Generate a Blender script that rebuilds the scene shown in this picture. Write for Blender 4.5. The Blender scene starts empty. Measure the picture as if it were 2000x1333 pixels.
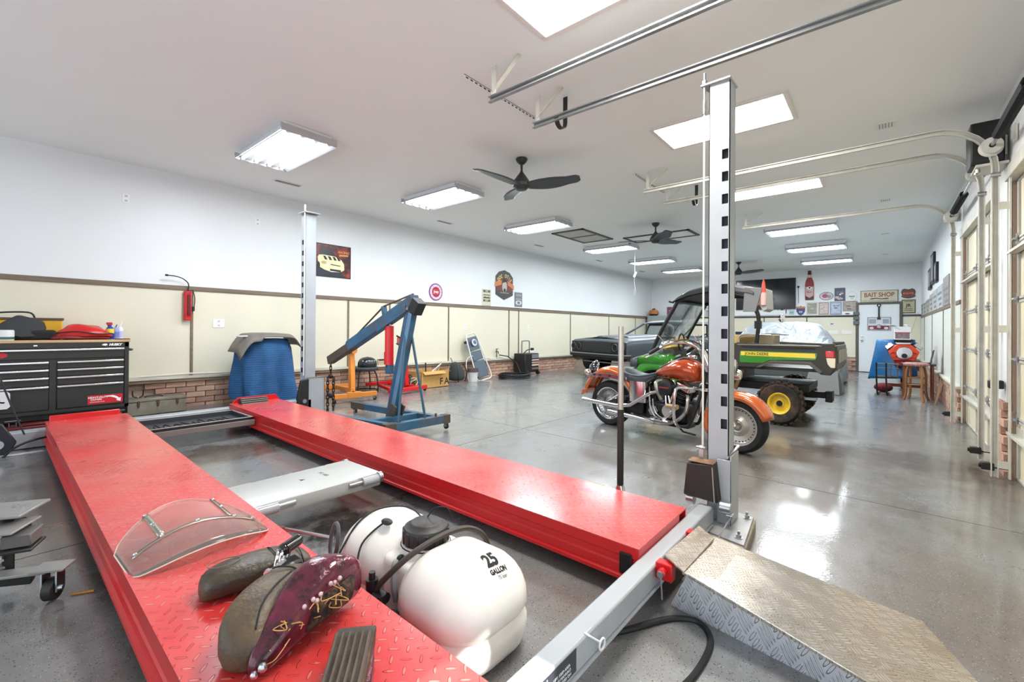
import bpy, bmesh, math, random
from mathutils import Vector, Matrix, Euler
random.seed(7)
SC = bpy.context.scene; C = SC.collection
PI = math.pi
# ---------------------------------------------------------------- camera
cd = bpy.data.cameras.new('camera'); cam = bpy.data.objects.new('camera', cd); C.objects.link(cam)
cd.sensor_fit = 'HORIZONTAL'; cd.sensor_width = 36.0; cd.lens = 36.0*875.639/2000; cd.shift_y = -0.01288
cd.clip_start = 0.02; cd.clip_end = 100
_y, _p, _r = 0.6937937, 0.00354961, 0.0065988
_f = Vector((math.cos(_y)*math.cos(_p), math.sin(_y)*math.cos(_p), math.sin(_p)))
_a = _f.cross(Vector((0,0,1))).normalized(); _u = _a.cross(_f)
_R = math.cos(_r)*_a + math.sin(_r)*_u; _U = -math.sin(_r)*_a + math.cos(_r)*_u
cam.matrix_world = Matrix((( _R.x,_U.x,-_f.x,0),(_R.y,_U.y,-_f.y,0),(_R.z,_U.z,-_f.z,1.2),(0,0,0,1)))
SC.camera = cam
# ---------------------------------------------------------------- world, sun, exposure
w = bpy.data.worlds.new('world'); SC.world = w; w.use_nodes = True
wn = w.node_tree.nodes; bg = wn['Background']; bg.inputs[0].default_value = (.80,.90,1,1); bg.inputs[1].default_value = 2.4
sd = bpy.data.lights.new('sun','SUN'); sd.energy = 12; sd.angle = math.radians(.6); sd.color = (1,.97,.93)
sun = bpy.data.objects.new('sun', sd); C.objects.link(sun)
sun.rotation_euler = Vector((-.01,1,-1.235)).to_track_quat('-Z','Y').to_euler(); sun.location = (-6,-6,5)
SC.view_settings.view_transform = 'Standard'; SC.view_settings.look = 'None'
SC.view_settings.exposure = 0.18; SC.view_settings.gamma = 1; SC.view_settings.use_curve_mapping = False
for _n,_l,_d,_sx,_sz in (('daylight_end',(-3.15,3.1,1.37),(1,0,0),6.9,2.8),('daylight_side',(.28,-.83,1.26),(0,1,0),1.8,2.6)):
    _a=bpy.data.lights.new(_n,'AREA'); _a.shape='RECTANGLE'; _a.size=_sx; _a.size_y=_sz; _a.cycles.is_portal=True      # sampling portals in the added end opening and the side gap
    _o=bpy.data.objects.new(_n,_a); C.objects.link(_o); _o.location=_l; _o.rotation_euler=Vector(_d).to_track_quat('-Z','Z').to_euler()
SC.cycles.sample_clamp_indirect = 4
SC.cycles.max_bounces = 8; SC.cycles.diffuse_bounces = 5; SC.cycles.glossy_bounces = 4
# ---------------------------------------------------------------- helpers
def fz(x, y):
    return max(0, y+.78)*max(0, .0245-.00125*max(x,0))     # the slab falls towards the garage doors
def tag(o, label=None, cat=None, group=None, kind=None):
    if label: o['label'] = label
    if cat: o['category'] = cat
    if group: o['group'] = group
    if kind: o['kind'] = kind
    return o
def thing(name, label, cat, loc=(0,0,0), rz=0, group=None, rot=None):
    o = bpy.data.objects.new(name, None); C.objects.link(o); o.empty_display_size = .1
    o.location = loc; o.rotation_euler = rot if rot else (0,0,rz)
    return tag(o, label, cat, group)
def struct(name, par=None):
    o = bpy.data.objects.new(name, None); C.objects.link(o); o['kind'] = 'structure'
    if par: o.parent = par
    return o
def copy_tree(o, parent=None, loc=None, label=None, rz=None, group=None, scale=None):
    c = o.copy(); C.objects.link(c)
    if parent: c.parent = parent
    if loc is not None: c.location = loc
    if rz is not None: c.rotation_euler = (0,0,rz)
    if scale: c.scale = scale
    if label: c['label'] = label
    if group: c['group'] = group
    for ch in list(o.children): copy_tree(ch, c)
    return c
def V(*a): return Vector(a)
def frame(d):
    d = Vector(d).normalized(); h = Vector((0,0,1)) if abs(d.z) < .95 else Vector((1,0,0))
    a = d.cross(h).normalized(); return a, a.cross(d).normalized(), d
def spline(pts, n=6, closed=False):
    P = [Vector(p) for p in pts]; out = []; m = len(P)
    if m < 3: return P
    rng = range(m if closed else m-1)
    for i in rng:
        if closed: a,b,c,d = P[(i-1)%m],P[i],P[(i+1)%m],P[(i+2)%m]
        else: a,b,c,d = P[max(i-1,0)],P[i],P[i+1],P[min(i+2,m-1)]
        for k in range(n):
            t = k/n
            out.append(.5*((2*b)+(c-a)*t+(2*a-5*b+4*c-d)*t*t+(3*b-a-3*c+d)*t**3))
    if not closed: out.append(P[-1])
    return out
class MB:
    def __init__(s): s.v = []; s.f = []; s.m = Matrix.Identity(4)
    def at(s, m): s.m = m; return s
    def add(s, vs, fs):
        o = len(s.v); s.v += [s.m @ Vector(v) for v in vs]; s.f += [tuple(i+o for i in f) for f in fs]; return s
    def box(s, c, d, rz=0, rot=None):
        R = (Euler(rot).to_matrix() if rot else Matrix.Rotation(rz,3,'Z'))
        c = Vector(c); x,y,z = [q/2 for q in d]
        vs = [c + R @ Vector((i*x,j*y,k*z)) for i in (-1,1) for j in (-1,1) for k in (-1,1)]
        return s.add(vs, [(0,1,3,2),(4,6,7,5),(0,4,5,1),(2,3,7,6),(0,2,6,4),(1,5,7,3)])
    def bx(s, a, b):
        return s.box([(p+q)/2 for p,q in zip(a,b)], [abs(q-p) for p,q in zip(a,b)])
    def beam(s, p, q, w, h, up=(0,0,1)):
        p, q = Vector(p), Vector(q); d = (q-p).normalized(); U = Vector(up)
        if abs(d.dot(U)) > .99: U = Vector((1,0,0))
        a = d.cross(U).normalized(); b = a.cross(d)
        vs = [e + a*i*w/2 + b*j*h/2 for e in (p,q) for i,j in ((-1,-1),(1,-1),(1,1),(-1,1))]
        return s.add(vs, [(0,1,2,3),(7,6,5,4),(0,4,5,1),(1,5,6,2),(2,6,7,3),(3,7,4,0)])
    def cyl(s, p, q, r, r2=None, n=16, cap=True):
        p, q = Vector(p), Vector(q); r2 = r if r2 is None else r2; a,b,d = frame(q-p); vs = []
        for e, rr in ((p,r),(q,r2)):
            vs += [e + (a*math.cos(2*PI*i/n)+b*math.sin(2*PI*i/n))*rr for i in range(n)]
        fs = [(i,(i+1)%n,n+(i+1)%n,n+i) for i in range(n)]
        if cap: fs += [tuple(range(n-1,-1,-1)), tuple(range(n,2*n))]
        return s.add(vs, fs)
    def tube(s, pts, r, n=8, closed=False, cap=True):
        P = [Vector(p) for p in pts]; m = len(P); vs = []; N = None
        for i,p in enumerate(P):
            if closed: d = P[(i+1)%m]-P[i-1]
            else: d = P[min(i+1,m-1)]-P[max(i-1,0)]
            d = d.normalized() if d.length > 1e-9 else Vector((0,0,1))
            if N is None: N = frame(d)[0]
            N = (N - d*N.dot(d)); N = N.normalized() if N.length > 1e-6 else frame(d)[0]
            B = d.cross(N); rr = r[i] if isinstance(r,(list,tuple)) else r
            vs += [p + (N*math.cos(2*PI*k/n)+B*math.sin(2*PI*k/n))*rr for k in range(n)]
        fs = []
        for i in range(m if closed else m-1):
            j = (i+1)%m
            fs += [(i*n+k, i*n+(k+1)%n, j*n+(k+1)%n, j*n+k) for k in range(n)]
        if not closed and cap: fs += [tuple(range(n-1,-1,-1)), tuple(range((m-1)*n, m*n))]
        return s.add(vs, fs)
    def lathe(s, prof, c=(0,0,0), ax=(0,0,1), n=24, a0=0, a1=2*PI):
        c = Vector(c); a,b,d = frame(ax); full = abs(a1-a0-2*PI) < 1e-4; nn = n if full else n+1; vs = []
        for (r,h) in prof:
            for i in range(nn):
                t = a0+(a1-a0)*i/n; vs.append(c + d*h + (a*math.cos(t)+b*math.sin(t))*max(r,1e-4))
        fs = []
        for j in range(len(prof)-1):
            for i in range(n if full else nn-1):
                k = (i+1)%nn; fs.append((j*nn+i, j*nn+k, (j+1)*nn+k, (j+1)*nn+i))
        return s.add(vs, fs)
    def ball(s, c, r, n=12, m=8):
        r = r if isinstance(r,(tuple,list)) else (r,r,r); c = Vector(c); vs = []; fs = []
        for j in range(m+1):
            ph = PI*j/m
            for i in range(n):
                th = 2*PI*i/n
                vs.append(c+Vector((r[0]*math.sin(ph)*math.cos(th), r[1]*math.sin(ph)*math.sin(th), r[2]*math.cos(ph))))
        for j in range(m):
            for i in range(n): fs.append((j*n+i, (j+1)*n+i, (j+1)*n+(i+1)%n, j*n+(i+1)%n))
        return s.add(vs, fs)
    def prism(s, poly, o, ax, ay, az, d):
        """2D poly in plane (o; ax, ay) extruded by d along az"""
        o,ax,ay,az = map(Vector,(o,ax,ay,az)); n = len(poly)
        vs = [o+ax*x+ay*y for x,y in poly] + [o+ax*x+ay*y+az*d for x,y in poly]
        fs = [tuple(range(n-1,-1,-1)), tuple(range(n,2*n))] + [(i,(i+1)%n,n+(i+1)%n,n+i) for i in range(n)]
        return s.add(vs, fs)
    def loft(s, rings, caps=True, closed=True):
        n = len(rings[0]); vs = [Vector(p) for r in rings for p in r]; fs = []
        for j in range(len(rings)-1):
            for i in range(n if closed else n-1):
                k = (i+1)%n; fs.append((j*n+i, j*n+k, (j+1)*n+k, (j+1)*n+i))
        if caps and closed: fs += [tuple(range(n-1,-1,-1)), tuple(range((len(rings)-1)*n, len(rings)*n))]
        return s.add(vs, fs)
    def grid(s, fn, nu, nv):
        vs = [fn(i/nu, j/nv) for j in range(nv+1) for i in range(nu+1)]
        return s.add(vs, [(j*(nu+1)+i, j*(nu+1)+i+1, (j+1)*(nu+1)+i+1, (j+1)*(nu+1)+i) for j in range(nv) for i in range(nu)])
    def clusters(s):
        n=len(s.v); par=list(range(n))
        def fd(i):
            while par[i]!=i: par[i]=par[par[i]]; i=par[i]
            return i
        for f in s.f:
            a=fd(f[0])
            for i in f[1:]: par[fd(i)]=a
        isl={}
        for i in range(n): isl.setdefault(fd(i),[]).append(i)
        K=list(isl.values())
        if len(K)<2 or len(K)>220: return None
        B=[([min(s.v[i][a] for i in k) for a in range(3)],[max(s.v[i][a] for i in k) for a in range(3)]) for k in K]
        sz=[max(h[a]-l[a] for a in range(3)) for l,h in B]; g=list(range(len(K)))
        def fg(i):
            while g[i]!=i: g[i]=g[g[i]]; i=g[i]
            return i
        for i in range(len(K)):
            for j in range(i):
                d=math.sqrt(sum(max(0,B[i][0][a]-B[j][1][a],B[j][0][a]-B[i][1][a])**2 for a in range(3)))
                if d<=max(.018,.48*max(sz[i],sz[j])): g[fg(i)]=fg(j)
        out={}
        for i in range(len(K)): out.setdefault(fg(i),set()).update(K[i])
        return list(out.values()) if 1<len(out)<=60 else None
    def build(s, name, m, par=None, **kw):
        cl = s.clusters() if (par is not None and kw.get('kind')!='stuff') else None
        if not cl: return s.build1(name, m, par, **kw)
        o=None
        for c in cl:
            ix=sorted(c); mp={k:i for i,k in enumerate(ix)}; b=MB(); b.v=[s.v[i] for i in ix]; b.f=[tuple(mp[i] for i in f) for f in s.f if f[0] in mp]
            q=b.build1(name, m, par, **kw); o=o or q
        return o
    def build1(s, name, m, par=None, bevel=0, seg=1, smooth=35, sub=0, solid=0, label=None, kind=None, world=False, recenter=False):
        me = bpy.data.meshes.new(name)
        vs = s.v
        if world and par is not None:
            inv = Matrix.LocRotScale(par.location, par.rotation_euler, None).inverted(); vs = [inv @ v for v in vs]
        off = Vector((0,0,0))
        if par is None and recenter is not None:
            xs=[v.x for v in vs]; ys=[v.y for v in vs]; zs=[v.z for v in vs]
            off = Vector(((min(xs)+max(xs))/2,(min(ys)+max(ys))/2,min(zs))); vs = [v-off for v in vs]
        me.from_pydata([tuple(v) for v in vs], [], s.f); me.materials.append(m)
        b = bmesh.new(); b.from_mesh(me); bmesh.ops.recalc_face_normals(b, faces=b.faces); b.to_mesh(me); b.free()
        o = bpy.data.objects.new(name, me); C.objects.link(o); o.location = off
        if par is not None: o.parent = par
        if solid:
            q = o.modifiers.new('solid','SOLIDIFY'); q.thickness = solid; q.offset = 0
        if bevel:
            q = o.modifiers.new('bevel','BEVEL'); q.width = bevel; q.segments = seg; q.limit_method = 'ANGLE'; q.angle_limit = math.radians(40)
        if sub:
            q = o.modifiers.new('sub','SUBSURF'); q.levels = q.render_levels = sub
        if smooth:
            for p in me.polygons: p.use_smooth = True
            me.set_sharp_from_angle(angle=math.radians(smooth))
        if label: o['label'] = label
        if kind: o['kind'] = kind
        return o
def text(name, s, size, mtx, m, par, depth=.0006, align='CENTER', sx=1, bold=0.0, world=True, shear=0):
    cu = bpy.data.curves.new('t','FONT'); cu.body = s; cu.size = size; cu.align_x = align; cu.align_y = 'CENTER'; cu.extrude = depth; cu.resolution_u = 3
    cu.offset = bold; cu.shear = shear
    t = bpy.data.objects.new('t', cu); C.objects.link(t); bpy.context.view_layer.update()
    me = bpy.data.meshes.new_from_object(t); bpy.data.objects.remove(t)
    me.transform(Matrix.Diagonal((sx,1,1,1))); me.transform(mtx)
    if world and par is not None: me.transform(Matrix.LocRotScale(par.location, par.rotation_euler, None).inverted())
    me.materials.clear(); me.materials.append(m); me.name = name
    o = bpy.data.objects.new(name, me); C.objects.link(o)
    if par is not None: o.parent = par
    return o
def basis(o, ax, ay):
    """matrix whose local x,y map to ax, ay at origin o (text facing ax x ay)"""
    ax, ay = Vector(ax).normalized(), Vector(ay).normalized(); az = ax.cross(ay)
    return Matrix(((ax.x,ay.x,az.x,o[0]),(ax.y,ay.y,az.y,o[1]),(ax.z,ay.z,az.z,o[2]),(0,0,0,1)))
# ---------------------------------------------------------------- materials
MATS = {}
def srgb(h):
    h = h.lstrip('#'); r = [int(h[i:i+2],16)/255 for i in (0,2,4)]
    return tuple((c/12.92 if c <= .04045 else ((c+.055)/1.055)**2.4) for c in r)+(1,)
def mat(name, col, rough=.5, metal=0, var=0, vs=6, bump=0, bs=60, spec=.5, coat=0, emit=0, emitc=None, trans=0, alpha=1, dirt=None, da=0, ds=3, rv=0, ior=1.45, stretch=None, soft=False):
    """principled material: col varied by noise (var), bump noise, optional dirt colour blotches"""
    if name in MATS: return MATS[name]
    m = bpy.data.materials.new(name); m.use_nodes = True; t = m.node_tree; N = t.nodes; L = t.links
    p = N['Principled BSDF']; c = srgb(col) if isinstance(col,str) else tuple(col)+(1,)
    p.inputs['Base Color'].default_value = c; p.inputs['Roughness'].default_value = rough; p.inputs['Metallic'].default_value = metal
    p.inputs['Specular IOR Level'].default_value = spec; p.inputs['Coat Weight'].default_value = coat; p.inputs['IOR'].default_value = ior
    p.inputs['Transmission Weight'].default_value = trans; p.inputs['Alpha'].default_value = alpha
    if emit:
        p.inputs['Emission Color'].default_value = emitc or c; p.inputs['Emission Strength'].default_value = emit
    if var or bump or dirt or rv:
        tc = N.new('ShaderNodeTexCoord'); mp = N.new('ShaderNodeMapping'); L.new(tc.outputs['Object'], mp.inputs[0])
        if stretch: mp.inputs['Scale'].default_value = stretch
    if var or dirt:
        mx = N.new('ShaderNodeMix'); mx.data_type = 'RGBA'; mx.blend_type = 'MULTIPLY'
        n = N.new('ShaderNodeTexNoise'); n.inputs['Scale'].default_value = vs; n.inputs['Detail'].default_value = 4; L.new(mp.outputs[0], n.inputs[0])
        r = N.new('ShaderNodeMapRange'); r.inputs[1].default_value=.3; r.inputs[2].default_value=.7; r.inputs[3].default_value = 1-var; r.inputs[4].default_value = 1+var*.4
        L.new(n.outputs[0], r.inputs[0]); L.new(r.outputs[0], mx.inputs[7]); mx.inputs[6].default_value = c; mx.inputs[0].default_value = 1
        out = mx.outputs[2]
        if dirt:
            n2 = N.new('ShaderNodeTexNoise'); n2.inputs['Scale'].default_value = ds; n2.inputs['Detail'].default_value = 6; n2.inputs['Roughness'].default_value=.65; L.new(mp.outputs[0], n2.inputs[0])
            r2 = N.new('ShaderNodeMapRange'); r2.inputs[1].default_value=.36 if soft else .47; r2.inputs[2].default_value=.66; r2.inputs[3].default_value=0; r2.inputs[4].default_value=da; L.new(n2.outputs[0], r2.inputs[0])
            m2 = N.new('ShaderNodeMix'); m2.data_type='RGBA'; L.new(r2.outputs[0], m2.inputs[0]); L.new(out, m2.inputs[6]); m2.inputs[7].default_value = srgb(dirt); out = m2.outputs[2]
        L.new(out, p.inputs['Base Color'])
    if rv:
        n3 = N.new('ShaderNodeTexNoise'); n3.inputs['Scale'].default_value = vs; L.new(mp.outputs[0], n3.inputs[0])
        r3 = N.new('ShaderNodeMapRange'); r3.inputs[1].default_value=.3; r3.inputs[2].default_value=.7; r3.inputs[3].default_value=max(0,rough-rv); r3.inputs[4].default_value=rough+rv
        L.new(n3.outputs[0], r3.inputs[0]); L.new(r3.outputs[0], p.inputs['Roughness'])
    if bump:
        n4 = N.new('ShaderNodeTexNoise'); n4.inputs['Scale'].default_value = bs; n4.inputs['Detail'].default_value = 3; L.new(mp.outputs[0], n4.inputs[0])
        b = N.new('ShaderNodeBump'); b.inputs['Strength'].default_value = bump; b.inputs['Distance'].default_value = .01; L.new(n4.outputs[0], b.inputs['Height']); L.new(b.outputs[0], p.inputs['Normal'])
    MATS[name] = m; return m
def mth(t, op, a, b=None, c=None):
    n = t.nodes.new('ShaderNodeMath'); n.operation = op
    for i,q in enumerate((a,b,c)):
        if q is None: continue
        if hasattr(q,'is_linked'): t.links.new(q, n.inputs[i])
        else: n.inputs[i].default_value = q
    return n.outputs[0]
def tread_height(t, vec, freq, la=.40, lb=.11, bars=1):
    """diamond plate: alternating lozenges; bars>1 gives groups of parallel bars"""
    s = t.nodes.new('ShaderNodeSeparateXYZ'); t.links.new(vec, s.inputs[0])
    x = mth(t,'MULTIPLY', mth(t,'ADD', s.outputs[0], s.outputs[1]), freq*.7071); y = mth(t,'MULTIPLY', mth(t,'SUBTRACT', s.outputs[0], s.outputs[1]), freq*.7071)
    cx, cy = mth(t,'FLOOR',x), mth(t,'FLOOR',y)
    par = mth(t,'FLOORED_MODULO', mth(t,'ADD',cx,cy), 2.0)
    fx, fy = mth(t,'SUBTRACT', mth(t,'FRACT',x), .5), mth(t,'SUBTRACT', mth(t,'FRACT',y), .5)
    ip = mth(t,'SUBTRACT',1.0,par)
    u = mth(t,'ADD', mth(t,'MULTIPLY',fx,par), mth(t,'MULTIPLY',fy,ip)); v = mth(t,'ADD', mth(t,'MULTIPLY',fy,par), mth(t,'MULTIPLY',fx,ip))
    if bars > 1: v = mth(t,'DIVIDE', mth(t,'SUBTRACT', mth(t,'FRACT', mth(t,'MULTIPLY', mth(t,'ADD',v,.5), float(bars))), .5), 1.0); 
    e = mth(t,'ADD', mth(t,'POWER', mth(t,'DIVIDE', mth(t,'ABSOLUTE',u), la), 2.0), mth(t,'POWER', mth(t,'DIVIDE', mth(t,'ABSOLUTE',v), lb if bars==1 else .3), 2.0))
    r = t.nodes.new('ShaderNodeMapRange'); r.inputs[1].default_value = 1.15; r.inputs[2].default_value = .6; r.inputs[3].default_value = 0; r.inputs[4].default_value = 1
    t.links.new(e, r.inputs[0]); return r.outputs[0]
def tread_mat(name, col, rough, metal, freq, strength, dirt=None, da=.4, bars=1, spec=.5, dist=.002, soft=False, worn=None):
    m = mat(name, col, rough, metal, var=.12, vs=2.5, dirt=dirt, da=da, ds=1.6 if soft else 2.2, spec=spec, rv=.08, soft=soft); t = m.node_tree; p = t.nodes['Principled BSDF']
    tc = t.nodes.new('ShaderNodeTexCoord')
    h = tread_height(t, tc.outputs['Object'], freq, bars=bars)
    b = t.nodes.new('ShaderNodeBump'); b.inputs['Strength'].default_value = strength; b.inputs['Distance'].default_value = dist
    t.links.new(h, b.inputs['Height']); t.links.new(b.outputs[0], p.inputs['Normal'])
    if worn:  # lightens raised tops: wear plus glints painted into the colour
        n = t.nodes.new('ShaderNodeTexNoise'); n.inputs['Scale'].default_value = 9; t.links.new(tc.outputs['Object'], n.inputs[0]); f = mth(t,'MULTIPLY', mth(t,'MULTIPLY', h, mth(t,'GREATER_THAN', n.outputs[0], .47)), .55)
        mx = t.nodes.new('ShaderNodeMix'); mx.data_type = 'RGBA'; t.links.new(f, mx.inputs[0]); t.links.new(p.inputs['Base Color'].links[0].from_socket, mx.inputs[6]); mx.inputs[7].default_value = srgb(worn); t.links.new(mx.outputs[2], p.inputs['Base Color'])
    return m
BLACK = mat('black plastic','#1c1c1d',.5,bump=.1,bs=200)
DARK = mat('dark steel','#2b2c2e',.45,.4)
CHROME = mat('chrome','#d8d8da',.12,1)
STEEL = mat('zinc steel','#b9bcc0',.32,1,var=.15,vs=20)
GREY = mat('grey enamel','#a2a6aa',.36,.0,var=.05,vs=8,coat=.2)
WHITE = mat('white paint','#e6e7e8',.6,var=.02,vs=3)
RED = mat('red enamel','#c8141a',.34,var=.08,coat=.3)
RUBBER = mat('tyre rubber','#191919',.72,var=.2,vs=12,bump=.2,bs=120)

def drape_on(o, target, dz=.0012):
    """settle a flat decal mesh onto the surface below it (both share one parent)"""
    bpy.context.view_layer.update(); dg = bpy.context.evaluated_depsgraph_get(); tev = target.evaluated_get(dg)
    for v in o.data.vertices:
        ok, loc, nrm, _ = tev.ray_cast(Vector((v.co.x, v.co.y, 2)), Vector((0,0,-1)))
        if ok: v.co.z = loc.z + dz
# ================================================================ ROOM
XB, YL, YR, ZC = 16.88, 6.98, -.78, 3.156; XN = -3.2
M_CEIL = mat('ceiling paint','#eceeec',.55,var=.02,vs=1)
M_WALL = mat('wall paint','#dfe1e2',.42,var=.02,vs=1.5)
M_PANEL = mat('cream panel','#dbd5c0',.45,var=.02,vs=1.2)
M_PANELW = mat('pale panel','#d3d5cd',.5,var=.02,vs=1.2)
M_TRIM = mat('brown trim','#7a6b5b',.55,var=.25,vs=7,stretch=(.3,1,4))
M_LEDGE = mat('ledge wood','#a08c74',.65,var=.35,vs=9,stretch=(.3,1,1))
M_LEDGEW = mat('ledge white','#cfcabd',.55,var=.1,vs=6,dirt='#8d8675',da=.5)
M_MORT = mat('mortar','#a08a7a',.9,bump=.3,bs=80)
BR = [mat('brick %d'%i,c,.85,var=.25,vs=14,bump=.35,bs=60,dirt='#8a7a6c',da=.35,ds=5) for i,c in enumerate(('#c09a84','#b58b76','#a98474','#c8a48c'))]
# floor slabs ---------------------------------------------------
def floor_mat():
    m = bpy.data.materials.new('epoxy floor'); m.use_nodes = True; t = m.node_tree; N=t.nodes; L=t.links; p=N['Principled BSDF']
    tc=N.new('ShaderNodeTexCoord'); co=tc.outputs['Object']
    def noise(s,d=4,r=.5,stretch=None,off=None):
        n=N.new('ShaderNodeTexNoise'); n.inputs['Scale'].default_value=s; n.inputs['Detail'].default_value=d; n.inputs['Roughness'].default_value=r
        mp=N.new('ShaderNodeMapping'); L.new(co,mp.inputs[0]); 
        if stretch: mp.inputs['Scale'].default_value=stretch
        if off: mp.inputs['Location'].default_value=off
        L.new(mp.outputs[0],n.inputs[0]); return n.outputs[0]
    def rng(x,a,b,c=0,d=1):
        r=N.new('ShaderNodeMapRange'); r.inputs[1].default_value=a; r.inputs[2].default_value=b; r.inputs[3].default_value=c; r.inputs[4].default_value=d; L.new(x,r.inputs[0]); return r.outputs[0]
    def mix(f,a,b,bl='MIX'):
        n=N.new('ShaderNodeMix'); n.data_type='RGBA'; n.blend_type=bl
        for i,q in ((0,f),(6,a),(7,b)):
            if hasattr(q,'is_linked'): L.new(q,n.inputs[i])
            else: n.inputs[i].default_value = q
        return n.outputs[2]
    base = mix(rng(noise(.8,6,.7),.3,.7), srgb('#999da0'), srgb('#a9aaa8'))
    # tan foot-traffic dirt, stronger towards the garage doors and beyond the bike
    s=N.new('ShaderNodeSeparateXYZ'); L.new(co,s.inputs[0])
    near=rng(s.outputs[1],3.6,.2); nearx=rng(s.outputs[0],8.5,5.5)
    dn=rng(noise(.55,5,.6,(1,1.4,1)),.40,.62)
    d1=mth(t,'MULTIPLY',mth(t,'MULTIPLY',near,nearx),dn)
    base = mix(mth(t,'MULTIPLY',d1,.75), base, srgb('#7d6e5d'))
    st=rng(noise(1.5,7,.72,(1,2.2,1),(3,1,0)),.55,.80)
    base = mix(mth(t,'MULTIPLY',st,.8), base, srgb('#5a4636'))
    def blob(x,y,rx,ry,col,amt,base,sc=5.0):
        vx=mth(t,'DIVIDE',mth(t,'SUBTRACT',s.outputs[0],x),rx); vy=mth(t,'DIVIDE',mth(t,'SUBTRACT',s.outputs[1],y),ry)
        d=mth(t,'ADD',mth(t,'POWER',vx,2.0),mth(t,'POWER',vy,2.0))
        d=mth(t,'ADD',d,mth(t,'MULTIPLY',mth(t,'SUBTRACT',noise(sc,5,.7),.5),3.4))
        return mix(mth(t,'MULTIPLY',rng(d,1.1,.3),amt),base,srgb(col))
    base=blob(1.42,4.35,.45,.35,'#665240',.8,base)
    base=blob(1.62,2.62,.22,.5,'#5d4a3a',.75,base,7)
    base=blob(1.35,2.3,.25,.35,'#16181a',.9,base,14)
    base=blob(5.55,-.1,.55,.9,'#4e3a2a',.9,base,4)
    base=blob(4.4,.6,1.2,1.1,'#6d5a48',.6,base,3)
    base=blob(.35,3.6,.3,1.6,'#5b4c3c',.55,base,4)
    base=blob(2.2,3.1,.35,.9,'#4f4238',.6,base,8)
    sc_=rng(noise(6,6,.75,(1,.35,1),(5,2,0)),.52,.75); base=mix(mth(t,'MULTIPLY',sc_,.35),base,srgb('#6f6a63'))
    # broadcast flakes: black and white chips
    for sc,th,col,amt in ((150,.20,'#e9e9e6',.85),(125,.22,'#17181b',.9),(48,.10,'#3a3f47',.6),(95,.18,'#141518',.85)):
        v=N.new('ShaderNodeTexVoronoi'); v.inputs['Scale'].default_value=sc; mp=N.new('ShaderNodeMapping'); mp.inputs['Location'].default_value=(sc,sc*.3,0); L.new(co,mp.inputs[0]); L.new(mp.outputs[0],v.inputs[0])
        wn_=N.new('ShaderNodeSeparateColor'); L.new(v.outputs['Color'],wn_.inputs[0])
        on=mth(t,'LESS_THAN',wn_.outputs[0],.11 if sc in (150,48) else .2)
        k=mth(t,'MULTIPLY',mth(t,'LESS_THAN',v.outputs['Distance'],th*1.3),on)
        base=mix(mth(t,'MULTIPLY',k,amt),base,srgb(col))
    hs=N.new('ShaderNodeHueSaturation'); hs.inputs['Value'].default_value=.51; L.new(base,hs.inputs['Color']); L.new(hs.outputs[0],p.inputs['Base Color'])
    r=rng(noise(2.2,5,.6,(1,1.6,1)),.30,.75,.22,.40)
    r=mth(t,'ADD',r,mth(t,'MULTIPLY',d1,.12)); L.new(r,p.inputs['Roughness'])
    p.inputs['Specular IOR Level'].default_value=.5; p.inputs['Coat Weight'].default_value=.5; p.inputs['Coat Roughness'].default_value=.08
    b=N.new('ShaderNodeBump'); b.inputs['Strength'].default_value=.35; b.inputs['Distance'].default_value=.004
    h=mth(t,'ADD',mth(t,'MULTIPLY',noise(9,5,.7),1.0),mth(t,'MULTIPLY',noise(70,3),.45)); L.new(h,b.inputs['Height']); L.new(b.outputs[0],p.inputs['Normal'])
    b2=N.new('ShaderNodeBump'); b2.inputs['Strength'].default_value=.16; b2.inputs['Distance'].default_value=.004; L.new(h,b2.inputs['Height']); L.new(b2.outputs[0],p.inputs['Coat Normal'])
    return m
M_FLOOR = floor_mat()
floor = struct('floor'); g = .004
XS = [XN, 0, 4.0, 8.1, 12.4, XB+.1]; YS = [YR-.25, 3.15, YL+.1]
for i in range(5):
    for j in range(2):
        x0,x1,y0,y1 = XS[i]+g,XS[i+1]-g,YS[j]+g,YS[j+1]-g; nx,ny = 8,8
        b = MB(); P=[[(x0+(x1-x0)*a/nx, y0+(y1-y0)*c/ny) for a in range(nx+1)] for c in range(ny+1)]
        vs=[(x,y,fz(x,y)) for r in P for x,y in r]; n=len(vs); vs+=[(x,y,z-.12) for x,y,z in vs]; W=nx+1
        fs=[(c*W+a,c*W+a+1,(c+1)*W+a+1,(c+1)*W+a) for c in range(ny) for a in range(nx)]
        rim=[a for a in range(W)]+[c*W+nx for c in range(1,ny+1)]+[ny*W+a for a in range(nx-1,-1,-1)]+[c*W for c in range(ny-1,0,-1)]
        fs+=[(rim[k],rim[(k+1)%len(rim)],rim[(k+1)%len(rim)]+n,rim[k]+n) for k in range(len(rim))]
        b.add(vs,fs).build('floor_slab', M_FLOOR, floor)
MB().bx((XN,YR-.3,-.16),(XB+.1,YL+.1,-.13)).build('subfloor', mat('joint filler','#2b2622',.9), floor)
# ceiling
MB().bx((XN,YR-.2,ZC),(XB+.1,YL+.1,ZC+.1)).build('ceiling', M_CEIL, recenter=None)['kind']='structure'
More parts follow.
